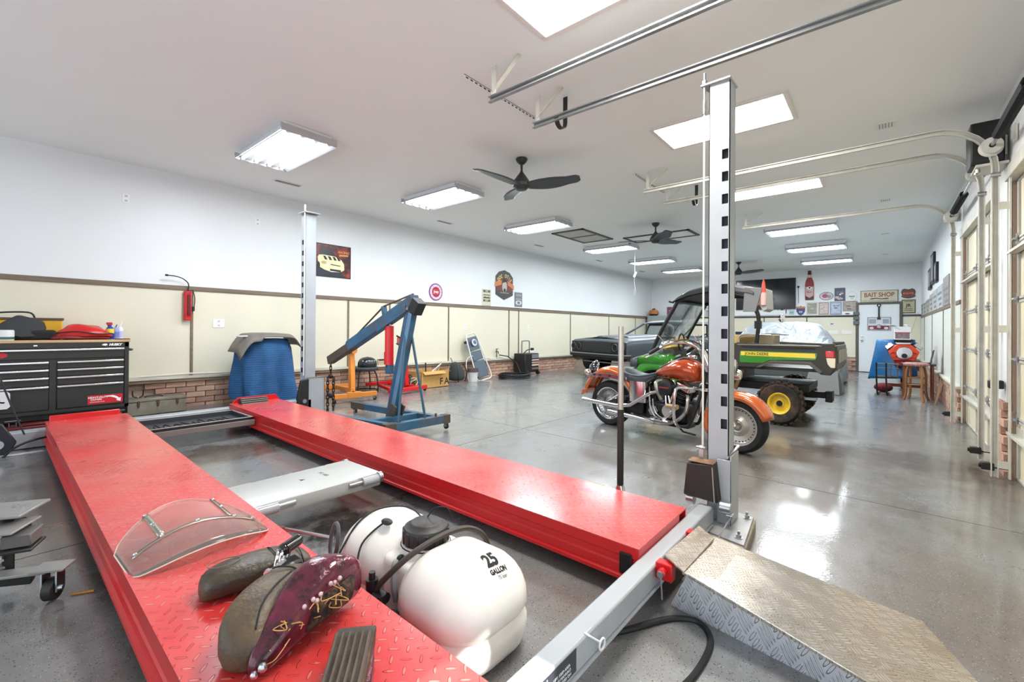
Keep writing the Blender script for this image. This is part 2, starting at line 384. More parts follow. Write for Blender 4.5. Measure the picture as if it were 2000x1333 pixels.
# left wall: white upper board, trim rail, cream panels between battens, wood ledge, brick base
wl = struct('wall_left')
MB().bx((XN,YL,1.73),(XB,YL+.1,ZC)).build('upper_board', M_WALL, wl)
MB().bx((XN,YL+.03,0),(XB+.1,YL+.1,1.76)).build('wall_core', M_MORT, wl)
zr = lambda x: 1.742-.0028*x
zl = lambda x: .575-.0095*x
MB().beam((XN,YL-.006,zr(XN)-.03),(XB,YL-.006,zr(XB)-.03),.03,.055).build('chair_rail', M_TRIM, wl, bevel=.004)
bats = [XN, 1.83,4.056,4.881,6.323,8.271,8.645,11.022,13.365,15.4,XB]
for a,c in zip(bats[:-1],bats[1:]):
    b=MB(); z0=[zl(a)+.02,zl(c)+.02]; z1=[zr(a)-.055,zr(c)-.055]
    b.add([(a+.012,YL,z0[0]),(c-.012,YL,z0[1]),(c-.012,YL,z1[1]),(a+.012,YL,z1[0]),(a+.012,YL+.03,z0[0]),(c-.012,YL+.03,z0[1]),(c-.012,YL+.03,z1[1]),(a+.012,YL+.03,z1[0])],
          [(0,1,2,3),(4,7,6,5),(0,4,5,1),(1,5,6,2),(2,6,7,3),(3,7,4,0)]).build('panel', M_PANEL, wl)
for x in bats[1:-1]:
    if x in (.35,-1.3): continue
    MB().bx((x-.016,YL-.012,zl(x)+.02),(x+.016,YL+.01,zr(x)-.055)).build('batten', M_TRIM, wl, bevel=.003)
MB().beam((XN,YL-.03,zl(XN)),(XB,YL-.03,zl(XB)),.10,.035).build('ledge', M_LEDGEW, wl, bevel=.004)
MB().beam((XN,YL-.02,zl(XN)-.035),(XB,YL-.02,zl(XB)-.035),.07,.04).build('ledge_board', M_LEDGE, wl, bevel=.003)
bm_ = [MB().box((0,0,0),(.205,.045,.062)) for _ in range(4)]
def brick_row(par, origin, ax, n, rows, zf, top, L=.215, H=.0715, nrm=(0,-1,0), zt=None):
    """courses of separate bricks along ax starting at origin; all share four meshes"""
    protos = brick_row.protos
    ax=Vector(ax); ang=math.atan2(ax.y,ax.x)
    for r in range(rows):
        for k in range(n):
            s=(k+(.5 if r%2 else 0))*L; x,y=origin[0]+ax.x*s, origin[1]+ax.y*s
            z=top(x)-H*(r+.5)
            if z < zf(x,y)-H*.55: continue
            me=random.choice(protos); o=bpy.data.objects.new('brick',me); C.objects.link(o); o.parent=par
            o.location=(x+random.uniform(-.002,.002),y+random.uniform(-.003,.003),z); o.rotation_euler=(0,random.uniform(-.006,.006),ang+random.uniform(-.01,.01))
brick_row.protos=[]
for i in range(4):
    o=MB().box((0,0,0),(.205,.05,.0625)).build('brick_proto',BR[i],wl,bevel=.004); o.modifiers.clear(); brick_row.protos.append(o.data); bpy.data.objects.remove(o)
brick_row(wl,(1.45,YL+.008,0),(1,0),46,6,fz,lambda x: zl(x)-.057)
# back wall
wb = struct('wall_back')
MB().bx((XB,YR,1.64),(XB+.1,YL,ZC)).build('upper_board', M_WALL, wb)
MB().bx((XB+.03,.66,0),(XB+.1,YL,1.66)).bx((XB+.03,YR,0),(XB+.1,-.36,1.66)).build('wall_core', M_MORT, wb)
MB().bx((XB-.015,.66,1.66),(XB+.01,YL,1.70)).build('chair_rail', mat('dark trim','#4c4a45',.5,var=.15), wb, bevel=.003)
MB().bx((XB-.015,YR,1.655),(XB+.01,-.36,1.70)).build('chair_rail', MATS['dark trim'], wb, bevel=.003)
for a,c in ((.66,1.9),(1.9,3.1),(3.1,4.3),(4.3,5.6),(5.6,YL),(YR,-.37)):
    MB().bx((XB,a+.012,.43),(XB+.03,c-.012,1.66)).build('panel', M_PANEL, wb)
for yb in (1.9,3.1,4.3,5.6): MB().bx((XB-.01,yb-.014,.43),(XB+.01,yb+.014,1.66)).build('batten', MATS['dark trim'], wb)
MB().bx((XB-.02,.66,.40),(XB+.03,YL,.44)).bx((XB-.02,YR,.40),(XB+.03,-.37,.44)).build('ledge', M_LEDGE, wb)
brick_row(wb,(XB+.008,.76,0),(0,1),8,5,lambda x,y:0,lambda x:.395)
# the rear door with its frame, pilot hardware
d1=struct('door_1'); d1.location=(XB,.13,0)
MB().bx((-.02,-.45,.02),(.04,.47,2.0)).build('door_leaf', mat('door white','#dde1e4',.35,var=.01), d1, bevel=.004)
MB().bx((-.035,.47,0),(.05,.535,2.07)).bx((-.035,-.515,0),(.05,-.45,2.07)).bx((-.035,-.45,2.0),(.05,.47,2.07)).build('door_frame', mat('door frame brown','#57534b',.5), d1, bevel=.004)
MB().bx((-.04,-.45,-.01),(.05,.47,.022)).build('threshold', DARK, d1)
for z in (.95,1.07):
    b=MB().cyl((-.02,.40,z),(-.05,.40,z),.026,n=16)
    if z<1: b.ball((-.075,.40,z),.03)
    b.build('door_knob' if z<1 else 'deadbolt', CHROME, d1)
# right wall: doors 2 and 3, pilaster, panelled far part
wr = struct('wall_right')
DA,DB,DCc = (.2,2.45),(3.05,5.36),(5.98,8.22)
MB().bx((8.45,YR-.08,0),(XB+.1,YR-.02,ZC)).bx((2.5,YR-.2,0),(8.6,YR-.14,2.6)).bx((5.50,YR-.10,0),(5.94,YR-.02,ZC)).bx((2.5,YR-.1,0),(2.95,YR-.02,ZC)).build('wall_core', M_MORT, wr)  # includes an unseen board added behind the doors to block light leaks
MB().bx((8.5,YR-.03,1.64),(XB,YR,ZC)).bx((XN,YR-.1,2.52),(8.5,YR-.0,ZC)).bx((5.50,YR-.03,.62),(5.94,YR,2.53)).bx((2.5,YR-.03,.62),(2.95,YR,2.53)).build('upper_board', M_WALL, wr)
MB().bx((XN,YR-.1,0),(-.55,YR,2.55)).build('near_board', M_WALL, wr)
MB().bx((8.5,YR-.02,1.585),(XB,YR+.012,1.64)).build('chair_rail', M_TRIM, wr, bevel=.003)
rb=[8.5,9.5,10.73,13.125,15.53,XB]
for a,c in zip(rb[:-1],rb[1:]):
    MB().bx((a+.012,YR-.03,.47),(c-.012,YR,1.585)).build('panel', M_PANELW, wr)
for x in rb[1:-1]: MB().bx((x-.016,YR-.02,.47),(x+.016,YR+.01,1.585)).build('batten', M_TRIM, wr)
MB().bx((8.5,YR-.03,.43),(XB,YR+.05,.47)).build('ledge', M_LEDGEW, wr, bevel=.004)
MB().bx((8.5,YR-.03,.39),(XB,YR+.03,.43)).build('ledge_board', M_LEDGE, wr)
brick_row(wr,(8.62,YR-.008,0),(1,0),26,6,lambda x,y:0,lambda x:.388)
brick_row(wr,(5.6,YR-.008,0),(1,0),2,9,lambda x,y:0,lambda x:.62)
MB().bx((XN,YR-.1,2.75),(XN+.1,YL,ZC)).bx((XN,YR-.1,0),(XN+.1,-.3,2.75)).bx((XN,6.5,0),(XN+.1,YL,2.75)).build('wall_near', M_WALL, recenter=None)['kind']='structure'
# open end added for fill daylight, side gap cut for sun patch; both unseen
# garage doors
M_GD = mat('garage panel cream','#e0d8bc',.5,var=.02,vs=1.3)
M_GF = mat('galvanised frame','#cbc9bf',.42,.1,var=.12,vs=9,dirt='#97938a',da=.35)
def garage_door(name, x0, x1, top=2.45):
    d=struct(name); ys=YR-.06; n=5; h=top/n; w3=(x1-x0)
    for r in range(n):
        z0,z1=r*h+.004,(r+1)*h-.004
        for c_ in range(3):
            a,e=x0+w3*c_/3,x0+w3*(c_+1)/3
            MB().bx((a+.022,ys-.03,z0+.012),(e-.022,ys+.004,z1-.012)).build('door_panel', M_GD, d, bevel=.003)
        MB().bx((x0,ys-.028,z0),(x1,ys+.012,z0+.022)).bx((x0,ys-.028,z1-.022),(x1,ys+.012,z1)).build('section_rail', M_GF, d, bevel=.002)
        for c_ in range(4):
            xx=x0+w3*c_/3; ww=.045 if c_ in (0,3) else .012
            MB().bx((max(x0,xx-ww),ys-.028,z0+.02),(min(x1,xx+ww),ys+.016,z1-.02)).build('stile', M_GF, d)
            if r: 
                hb=MB().bx((xx-.03 if c_ else x0,ys+.016,z0-.045),(xx+.03 if c_ else x0+.06,ys+.022,z0+.045)).cyl((xx-.03,ys+.03,z0),(xx+.03,ys+.03,z0),.012,n=8)
                hb.build('hinge', STEEL, d)
    for z in (.40*1.0,.40+2*h-.01+h*1.02,):
        MB().bx((x0,ys+.012,z-.03),(x1,ys+.018,z+.035)).bx((x0,ys+.012,z-.03),(x1,ys+.075,z-.024)).bx((x0,ys+.07,z-.03),(x1,ys+.076,z-.008)).build('strut', M_GF, d)
    MB().bx((x0-.05,ys-.02,top),(x1+.05,YR+.02,top+.11)).build('header_trim', M_GF, d, bevel=.003)
    return d
garage_door('door_3', DCc[0]-.02, DCc[1]+.13); garage_door('door_2', DB[0]-.05, DB[1]+.06)
d0=struct('door_4'); MB().bx((1.10,YR-.1,0),(2.5,YR-.03,2.55)).build('door_panel', M_GD, d0)  # unseen panel, cut short so the side gap shapes the sun patch
# tracks: vertical run, quarter bend, horizontal run with hanger
M_TRK = mat('track steel','#a5a6a6',.33,.75,var=.15,vs=9)
def track(x, yend, label, sgn=1, zt=2.93, r=.38):
    t=thing('door_track',label,'door track',(x,YR+.09,0),group=None)
    pts=[(0,0,.02),(0,0,zt-r)]+[(0,r-r*math.cos(a),zt-r+r*math.sin(a)) for a in [PI/2*k/8 for k in range(1,9)]]+[(0,yend-(YR+.09),zt)]
    # C-section swept along the path
    sec=[(-.012,.028),(.012,.028),(.012,-.028),(-.012,-.028),(-.012,-.018),(.008,-.024),(.008,.024),(-.012,.018)]
    rings=[]
    for i,p in enumerate(pts):
        q0=Vector(pts[max(i-1,0)]); q1=Vector(pts[min(i+1,len(pts)-1)]); d=(q1-q0).normalized(); nrm=Vector((0,-d.z,d.y))
        rings.append([Vector(p)+Vector((1,0,0))*u*sgn*1.2+nrm*v*.8 for u,v in sec])
    MB().loft(rings).build('rail', M_TRK if x<3.2 else M_GF, t)
    MB().bx((-.02*sgn,-.09,.02),(.02*sgn,-.078,2.45)).bx((-.02,-.075,.1),(-.014,-.02,.16)).bx((-.02,-.075,1.2),(-.014,-.02,1.26)).bx((-.02,-.075,2.2),(-.014,-.02,2.26)).build('jamb_angle', M_GF, t)
    ye=yend-(YR+.09)-.06
    b=MB().bx((-.02,ye-.02,zt+.02),(-.016,ye+.02,ZC)); b.beam((-.018,ye-.25,ZC-.01),(-.018,ye,zt+.04),.004,.03,up=(1,0,0))
    b.build('hanger', M_GF, t)
    MB().cyl((-.01,.03,zt-r-.06),(-.01,-.03,zt-r-.06),.02,n=10).build('roller', STEEL, t)
    return t
track(2.48,2.30,'heavier galvanised door track crossing the ceiling nearest the camera')
track(3.03,2.30,'second galvanised door track overhead, with the strap hook beside its end')
track(5.34,2.32,'curved track on the near edge side of the tall pilaster with the black opener',1)
track(6.00,2.32,'thin track running below the long ceiling light, behind the black opener')
track(8.26,1.85,'farthest curved door track, in front of the panelled far wall')
# slotted angle rails on the ceiling that carry the tracks
for x0,x1,y in ((2.39,3.45,2.50),(5.26,6.25,2.42)):
    t=thing('ceiling_angle','slotted white angle on the ceiling over the '+('two nearest' if x0<3 else 'middle')+' track ends','bracket',((x0+x1)/2,y,ZC-.03))
    L_=x1-x0; MB().bx((-L_/2,-.018,.0),(L_/2,-.014,.03)).bx((-L_/2,-.018,.026),(L_/2,.018,.03)).build('angle', WHITE, t)
    b=MB()
    for k in range(int(L_/.05)): b.bx((-L_/2+.02+k*.05,-.0195,.008),(-L_/2+.045+k*.05,-.0182,.018))
    b.build('slots', DARK, t)
for i,(x,y) in enumerate(((3.17,2.07),(6.2,1.95))):
    t=thing('strap_hook','black J-shaped strap hook hanging by the '+('nearer' if i==0 else 'farther')+' track ends','hook',(x,y,ZC))
    s=.13; pts=[(0,0,0),(0,0,-.16)]+[(-s*.5+s*.5*math.cos(a),0,-.22-s*.5*math.sin(a)) for a in [PI*k/8 for k in range(9)]]
    MB().loft([[Vector(p)+Vector((0,dy,0))+nn*e for dy,e in ((-.02,-.003),(.02,-.003),(.02,.003),(-.02,.003))] for p,nn in [(q,Vector((1,0,0)) if k<2 else (Vector(q)-Vector((-s*.5,0,-.22))).normalized()) for k,q in enumerate(pts)]]).build('strap', DARK, t)
    MB().cyl((.003,0,-.03),(.008,0,-.03),.006,n=8).cyl((.003,0,-.1),(.008,0,-.1),.006,n=8).build('screws', STEEL, t)
# torsion springs over doors + drums
def spring(x0,x1,lab):
    t=thing('torsion_spring',lab,'door spring',((x0+x1)/2,YR+.115,2.72)); h=(x1-x0)/2
    MB().cyl((-h,0,0),(h,0,0),.0127,n=10).build('shaft', STEEL, t)
    n=46; MB().tube([(-h*.15+(h*.8)*k/(n*8),.034*math.cos(2*PI*k/8),.034*math.sin(2*PI*k/8)) for k in range(n*8+1)],.006,n=5).build('coil', DARK, t)
    for s,nm in ((-1,'cable_drum'),(1,'cable_drum')):
        c=s*(h-.12); MB().lathe([(.02,-.035),(.065,-.035),(.065,-.025),(.05,-.02),(.05,.02),(.065,.025),(.075,.03),(.075,.038),(.02,.038)],(c,0,0),(1,0,0),n=24).build(nm, M_GF, t)
    MB().bx((h-.03,-.10,-.06),(h-.025,.07,.10)).bx((-h+.025,-.10,-.06),(-h+.03,.07,.10)).bx((h*.7,-.10,-.05),(h*.7+.05,-.09,.08)).build('bearing_plate', M_GF, t)
    return t
spring(3.05,5.42,'torsion spring shaft above the near closed garage door'); spring(5.98,8.3,'torsion spring shaft above the far closed garage door')
# jackshaft opener box on the pilaster
t=thing('door_opener','tall black rounded opener box high on the wall between the garage doors','opener',(5.50,YR+.03,2.60))
MB().prism([(-.13,.0),(-.1,-.0),(.1,0),(.13,.04),(.15,.28),(.13,.36),(-.13,.36),(-.15,.28),(-.14,.04)],(0,0,0),(1,0,0),(0,0,1),(0,1,0),.2).build('housing', mat('opener black','#151515',.5), t, bevel=.012, seg=2)
MB().bx((-.15,-.02,-.02),(.14,.17,.0)).build('base_plate', M_GF, t)
MB().cyl((-.08,.15,-.02),(-.08,.15,-.05),.015).cyl((.02,.15,-.02),(.02,.15,-.04),.012).build('bolts', STEEL, t)
t=thing('safety_sensor','small black door sensor on the pilaster brick edge','sensor',(5.55,YR+.05,.76))
MB().bx((-.03,-.04,-.035),(.05,.05,.035)).cyl((.05,.02,0),(.07,.02,0),.02,n=12).build('body', BLACK, t, bevel=.006)
for x,l in ((8.42,'black sensor low beside the farthest door track'),(6.0,'black sensor low at the foot of the pilaster, far side'),(5.36,'black sensor low at the foot of the pilaster, near side')):
    t=thing('safety_eye',l,'sensor',(x,YR+.12,.1)); MB().bx((-.02,-.12,-.01),(.02,0,.0)).bx((-.025,-.03,-.03),(.025,.045,.03)).cyl((0,.045,0),(0,.06,0),.018,n=10).build('body', BLACK, t, bevel=.004)
# conduit / control column on pilaster
t=thing('conduit','grey electrical conduit running down the pilaster between the doors','conduit',(5.70,YR+.02,.66))
MB().cyl((0,.015,0),(0,.015,1.72),.013,n=10).bx((-.02,0,.5),(.02,.03,.58)).bx((-.02,0,1.1),(.02,.03,1.16)).build('pipe', M_GF, t)
# ================================================================ CEILING FIXTURES
M_TUBE = mat('tube glow','#ffffff',.5,emit=12,emitc=(.86,.94,1,1)); M_REFL = mat('reflector white','#b9bcc2',.25,emit=0)
M_DIFF = mat('diffuser glow','#ffffff',.5,emit=12,emitc=(1,.97,.92,1)); M_FIX = mat('fixture sheet','#e2e3e6',.3,.4)
M_TUBE.cycles.emission_sampling='NONE'; M_DIFF.cycles.emission_sampling='NONE'
def lamp_in(o,sx,sy,pw,col,dz,dx=0):
    a=bpy.data.lights.new('lamp_light','AREA'); a.shape='RECTANGLE'; a.size=sx; a.size_y=sy; a.energy=pw; a.color=col
    q=bpy.data.objects.new('lamp_light',a); C.objects.link(q); q.parent=o; q.location=(dx,0,dz)
def fluor(x, y0, y1, w, lab, d=.10, tubes=4):
    t=thing('shop_light',lab,'light',(x,(y0+y1)/2,ZC-d)); h=(y1-y0)/2; o=w/2
    b=MB(); b.bx((-o+.05,-h,.03),(o-.05,h,d-.002)).build('housing', M_FIX, t, bevel=.004)
    b=MB(); pr=[(-o,0),(-o+.06,.045),(o-.06,.045),(o,0),(o,.004),(o-.055,.052),(-o+.055,.052),(-o,.004)]
    b.prism(pr,(0,-h,0),(1,0,0),(0,0,1),(0,1,0),2*h).build('reflector', M_REFL, t)
    MB().bx((-o,-h-.008,0),(o,-h,.07)).bx((-o,h,0),(o,h+.008,.07)).build('end_plate', mat('chrome end','#c9c9cc',.18,.9), t, bevel=.002)
    for k in range(tubes):
        xx=-o+.075+(w-.15)*k/(tubes-1); MB().cyl((xx,-h+.05,.018),(xx,h-.05,.018),.0125,n=6,cap=False).build('tube', M_TUBE, t)
    b=MB()
    for k in range(tubes):
        xx=-o+.075+(w-.15)*k/(tubes-1); b.bx((xx-.015,-h,.0),(xx+.015,-h+.03,.035)).bx((xx-.015,h-.03,0),(xx+.015,h,.035))
    b.build('lamp_holders', M_FIX, t); [lamp_in(t,.17,y1-y0-.10,30,(.86,.94,1),-.003,k*(w/2-.13)) for k in (-1,1)]; return t
names=['nearest','second','third','fourth','fifth','farthest']
for i,x in enumerate((2.10,4.30,6.62,9.48,11.90,14.28)):
    fluor(x,4.34,5.48,.56,names[i]+' fluorescent fixture of the row along the left wall')
for i,x in enumerate((9.68,12.0,14.4)):
    fluor(x,.64,1.73,.62,['first','middle','last'][i]+' of three hooded fluorescent fixtures towards the rear door',d=.13,tubes=2 if 0 else 4)
for i,x in enumerate((2.14,4.49,6.98)):
    t=thing('flat_panel_light',['bright flat panel light cut by the top of the picture','bright flat panel light behind the top of the tall post','narrow-looking flat panel light beyond the tall post'][i],'light',(x,1.19,ZC-.018))
    MB().bx((-.27,-.54,-.002),(.27,.54,.004)).build('diffuser', M_DIFF, t); lamp_in(t,.54,1.08,60,(1,.97,.92),-.006); MB().bx((-.31,-.58,.0),(-.27,.58,.018)).bx((.27,-.58,.0),(.31,.58,.018)).bx((-.27,-.58,0),(.27,-.54,.018)).bx((-.27,.54,0),(.27,.58,.018)).build('frame', mat('panel frame','#d9d2cd',.4), t, bevel=.002)
# fans
M_FAN = mat('fan bronze','#3a3a38',.42,.3)
def fan(x,y,rz,lab,group=None):
    t=thing('ceiling_fan',lab,'fan',(x,y,ZC),rz)
    MB().lathe([(.001,0),(.065,0),(.07,-.012),(.055,-.04),(.03,-.065),(.014,-.07),(.0125,-.14),(.016,-.15),(.02,-.16),(.05,-.20),(.085,-.25),(.105,-.29),(.10,-.32),(.07,-.345),(.055,-.36),(.001,-.362)],n=28).build('motor', M_FAN, t)
    for k in range(3):
        a=2*PI*k/3; m=Matrix.Rotation(a,4,'Z')
        def fn(u,v):
            r=.07+.60*u; w=.035+.075*math.sin(min(1,u*1.15+.12)*PI*.85)**.8; w*= 1 if u<.9 else (1-((u-.9)/.1)**2*.45)
            s=(v-.5)*2*w; return Vector((r, s+.03*math.sin(u*3), -.315 - s*.22 + .03*u))
        MB().at(m).grid(fn,16,5).build('blade', mat('fan blade','#3f4547',.4,.2), t, solid=.008)
    return t
fan(4.0,3.2,.9,'three-blade dark ceiling fan nearest the camera'); fan(7.95,3.22,1.75,'three-blade dark ceiling fan in front of the ceiling hatches')
fan(13.9,3.2,.3,'farthest dark ceiling fan, mostly hidden by the tall post')
# attic hatches
M_HF = mat('hatch frame','#4b4945',.5,.2)
for x0,x1,y0,y1,l,two in ((7.48,8.74,4.47,5.2,'dark-framed ceiling hatch with two panels, left of the fan',True),(8.78,9.44,2.9,4.27,'dark-framed ceiling hatch lying behind the second fan',False)):
    t=thing('ceiling_hatch',l,'hatch',((x0+x1)/2,(y0+y1)/2,ZC)); a,c=(x1-x0)/2,(y1-y0)/2; f=.055
    b=MB().bx((-a,-c,-.02),(a,-c+f,0)).bx((-a,c-f,-.02),(a,c,0)).bx((-a,-c,-.02),(-a+f,c,0)).bx((a-f,-c,-.02),(a,c,0))
    b.build('frame', M_HF, t, bevel=.002)
    if two: MB().bx((-.02,-c,-.018),(.02,c,0)).build('crossbar', M_HF, t)
    MB().bx((-a+f,-c+f,-.008),(a-f,c-f,-.001)).build('leaf', mat('hatch board','#b9b6b0',.7,var=.05) if two else M_CEIL, t)
# ceiling vents
def vent(x,y,lx,ly,l):
    t=thing('ceiling_vent',l,'vent',(x,y,ZC)); MB().bx((-lx/2,-ly/2,-.006),(lx/2,ly/2,-.0005)).build('frame', WHITE, t)
    n=5; b=MB()
    for k in range(n):
        yy=-ly/2+.03+(ly-.06)*k/(n-1); b.bx((-lx/2+.02,yy-.004,-.009),(lx/2-.02,yy+.004,-.006))
    b.build('slats', mat('vent grey','#8f8d88',.5), t)
for i,(x,l) in enumerate(((2.7,'nearest'),(5.5,'second'),(8.4,'third'),(11.25,'fourth'),(14.15,'fifth'))): vent(x,6.19,.36,.12,l+' slim vent in the ceiling by the left wall')
for i,(x,l) in enumerate(((5.5,'nearest'),(8.63,'second'),(11.58,'third'),(14.63,'farthest'))): vent(x,0,.14 if i else .16,.15,l+' small square vent in the ceiling by the garage-door side')
t=thing('pull_chain','thin pull chain with a white tag hanging from the ceiling by the fourth fixture','pull chain',(10.13,4.61,ZC))
MB().cyl((0,0,0),(0,0,-.55),.004,n=5).tube(spline([(0,0,-.55),(.02,.02,-.8),(0,-.02,-1.0),(.03,0,-1.1),(0,.03,-1.08),(-.01,0,-.98)],5),.003,n=4).build('chain', WHITE, t)
MB().box((0,-.01,-.62),(.02,.05,.13),rot=(.4,0,0)).build('tag', mat('tag white','#f2f0ea',.5), t)
# ================================================================ FOUR POST LIFT
lift = thing('four_post_lift','red and grey four-post car lift with two diamond-plate runways','car lift',(1.35,3.1,0))
M_RUN = tread_mat('red diamond plate','#cc181d',.30,0,24,1.0,dirt='#c47a70',da=.42,dist=.004,soft=True,worn='#e08078'); M_RUN.node_tree.nodes['Principled BSDF'].inputs['Coat Weight'].default_value=.45; M_RUN.node_tree.nodes['Principled BSDF'].inputs['Coat Roughness'].default_value=.18  # lozenge tops get painted-in glints along with paint wear
M_SIDE = mat('red side','#c5141a',.33,var=.06,vs=5,coat=.25)
def W(b,name,m,par,**k): return b.build(name,m,par,world=True,**k)
HR=.222
def runway(fa,fb,na,nb,y1,y0):
    zf,zn=fz(.5*(fa+fb),y1)+HR, fz(.5*(na+nb),y0)+HR
    b=MB(); v=[(fa,y1,zf),(fb,y1,zf),(nb,y0,zn),(na,y0,zn)]; th=.006
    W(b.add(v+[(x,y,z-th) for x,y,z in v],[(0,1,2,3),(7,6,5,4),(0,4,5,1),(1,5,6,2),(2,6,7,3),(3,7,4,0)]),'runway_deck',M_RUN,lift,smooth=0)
    for (f,n,s) in ((fa,na,-1),(fb,nb,1)):
        # folded side channel with a stepped web and a bottom flange
        pr=[(0,-.004),(0,-.05),(-.006,-.056),(-.006,-.085),(0,-.092),(0,-.128),(.014,-.134),(.014,-.15),(-.03,-.15),(-.03,-.14),(-.008,-.13),(-.012,-.01),(-.012,-.004)]
        rings=[[(x+s*u,y,z+w) for u,w in pr] for x,y,z in ((f,y1,zf),(n,y0,zn))]
        W(MB().loft(rings),'runway_side',M_SIDE,lift,smooth=20)
    W(MB().bx((fa+.01,y1-.006,zf-.15),(fb-.01,y1,zf-.006)),'end_web',M_SIDE,lift)
    W(MB().bx((na+.01,y0,zn-.14),(nb-.1,y0+.006,zn-.006)),'end_web',M_SIDE,lift)
runway(.405,.95,.345,.885,5.60,.81); runway(1.806,2.32,1.836,2.43,5.54,.81)
W(MB().bx((.43,5.585,.25),(.90,5.60,.42)),'wheel_stop',RED,lift,bevel=.02,seg=2)
pl=[(0,0),(.5,0),(.5,.07),(.46,.12),(.06,.12),(0,.06)]
W(MB().prism(pl,(1.83,5.53,.30),(1,0,0),(0,0,1),(0,1,0),.01),'wheel_stop',RED,lift,bevel=.002)
# cross beams
zb=.218
W(MB().bx((-.30,.735,.125),(2.66,.812,zb)),'cross_beam',GREY,lift,bevel=.008,seg=2)
W(MB().bx((-.2,5.60,.16),(2.76,5.74,.302)),'cross_beam',GREY,lift,bevel=.008,seg=2)
W(MB().bx((-.3,.726,.120),(2.62,.812,.127)),'beam_lip',GREY,lift)
# open cable windows at the near end of the right runway
W(MB().bx((1.828,.84,.13),(1.84,.90,.225)),'cable_window',mat('dark hollow','#170b0b',.8),lift,bevel=.01)
# near right column: hollow, slotted face
M_COL=GREY
cx0,cx1,cy0,cy1=2.737,2.850,.677,.791; zt=2.63; zp=.116; s0,s1=.686,.720
b=MB().bx((cx0,s1,zp),(cx0+.004,cy1,zt)).bx((cx0,cy0,zp),(cx0+.004,s0,zt)).bx((cx0,s0,2.239),(cx0+.004,s1,zt)).bx((cx0,s0,zp),(cx0+.004,s1,.64))
for k in range(12):
    z=2.211-.1285*k; b.bx((cx0,s0,z-.1005),(cx0+.004,s1,z-.028))
b.bx((cx0,cy0,zp),(cx1,cy0+.005,zt)).bx((cx1-.004,cy0,zp),(cx1,cy1,zt)).bx((cx0,cy1-.004,zp),(cx0+.02,cy1,zt)).bx((cx1-.02,cy1-.004,zp),(cx1,cy1,zt))
W(b,'column',M_COL,lift,smooth=0)
W(MB().bx((cx0+.03,cy0+.01,zp+.01),(cx0+.035,cy1-.01,zt-.01)),'latch_ladder',mat('ladder dark','#3b3d40',.5,.3),lift)
W(MB().prism([(2.715,.672),(2.868,.668),(2.868,.798),(2.76,.836),(2.72,.836)],(0,0,zt),(1,0,0),(0,1,0),(0,0,1),.012),'top_plate',M_COL,lift,bevel=.002)
W(MB().cyl((2.737,.818,.43),(2.737,.818,2.55),.006,n=8),'latch_rod',mat('pale rod','#dcdad0',.4,.2),lift)
W(MB().cyl((2.737,.818,2.47),(2.737,.818,2.55),.011,n=10).cyl((2.737,.818,2.55),(2.737,.818,2.63),.008,n=10),'rod_coupling',STEEL,lift)
W(MB().cyl((2.737,.818,2.642),(2.737,.818,2.71),.008,n=10).cyl((2.737,.818,2.642),(2.737,.818,2.664),.016,n=6),'top_stud',STEEL,lift)
# carriage at the column foot
W(MB().bx((2.700,.655,zp),(2.706,.728,.475)).bx((2.700,.655,zp),(2.865,.661,.50)),'carriage',M_COL,lift,bevel=.002)
W(MB().prism([(.705,.245),(.893,.255),(.875,.442),(.728,.452)],(2.63,0,0),(0,1,0),(0,0,1),(1,0,0),.095),'pulley_cover',mat('cover black','#26231f',.55,bump=.05),lift,bevel=.006)
W(MB().bx((2.632,.732,.4525),(2.722,.870,.456)),'cover_top',mat('rust film','#7d5a3f',.8,var=.3,vs=20),lift)
W(MB().cyl((2.68,.845,.228),(2.68,.885,.228),.034,n=16),'pulley',STEEL,lift)
W(MB().cyl((2.655,.64,.225),(2.655,.70,.225),.034,n=18).cyl((2.66,.63,.185),(2.66,.67,.185),.020,n=12),'shackle',STEEL,lift,bevel=.004)
W(MB().tube(spline([(2.66,.645,.185),(2.45,.640,.165),(2.2,.640,.155),(1.9,.645,.16)],6),.0045,n=6),'equaliser_cable',STEEL,lift)
W(MB().cyl((2.627,.735,.44),(2.627,.722,.25),.0035,n=6),'latch_wire',STEEL,lift)
W(MB().bx((2.715,.806,.46),(2.725,.834,.53)).cyl((2.71,.795,.52),(2.71,.845,.52),.008,n=8),'latch_lever',STEEL,lift,bevel=.002)
W(MB().beam((2.71,.68,.476),(2.855,.652,.53),.011,.011),'release_bar',STEEL,lift)
W(MB().prism([(2.50,.545),(2.915,.585),(2.96,.80),(2.56,.76)],(0,0,.106),(1,0,0),(0,1,0),(0,0,1),.009),'base_plate',mat('plate grey','#9b9c9e',.45,.1,var=.15,vs=8,dirt='#7b7065',da=.6),lift,bevel=.002)
for x,y in ((2.57,.585),(2.87,.61),(2.90,.76)): W(MB().cyl((x,y,.115),(x,y,.119),.02,n=16).cyl((x,y,.119),(x,y,.134),.013,n=6).cyl((x,y,.13),(x,y,.152),.007,n=8),'anchor_bolt',STEEL,lift)
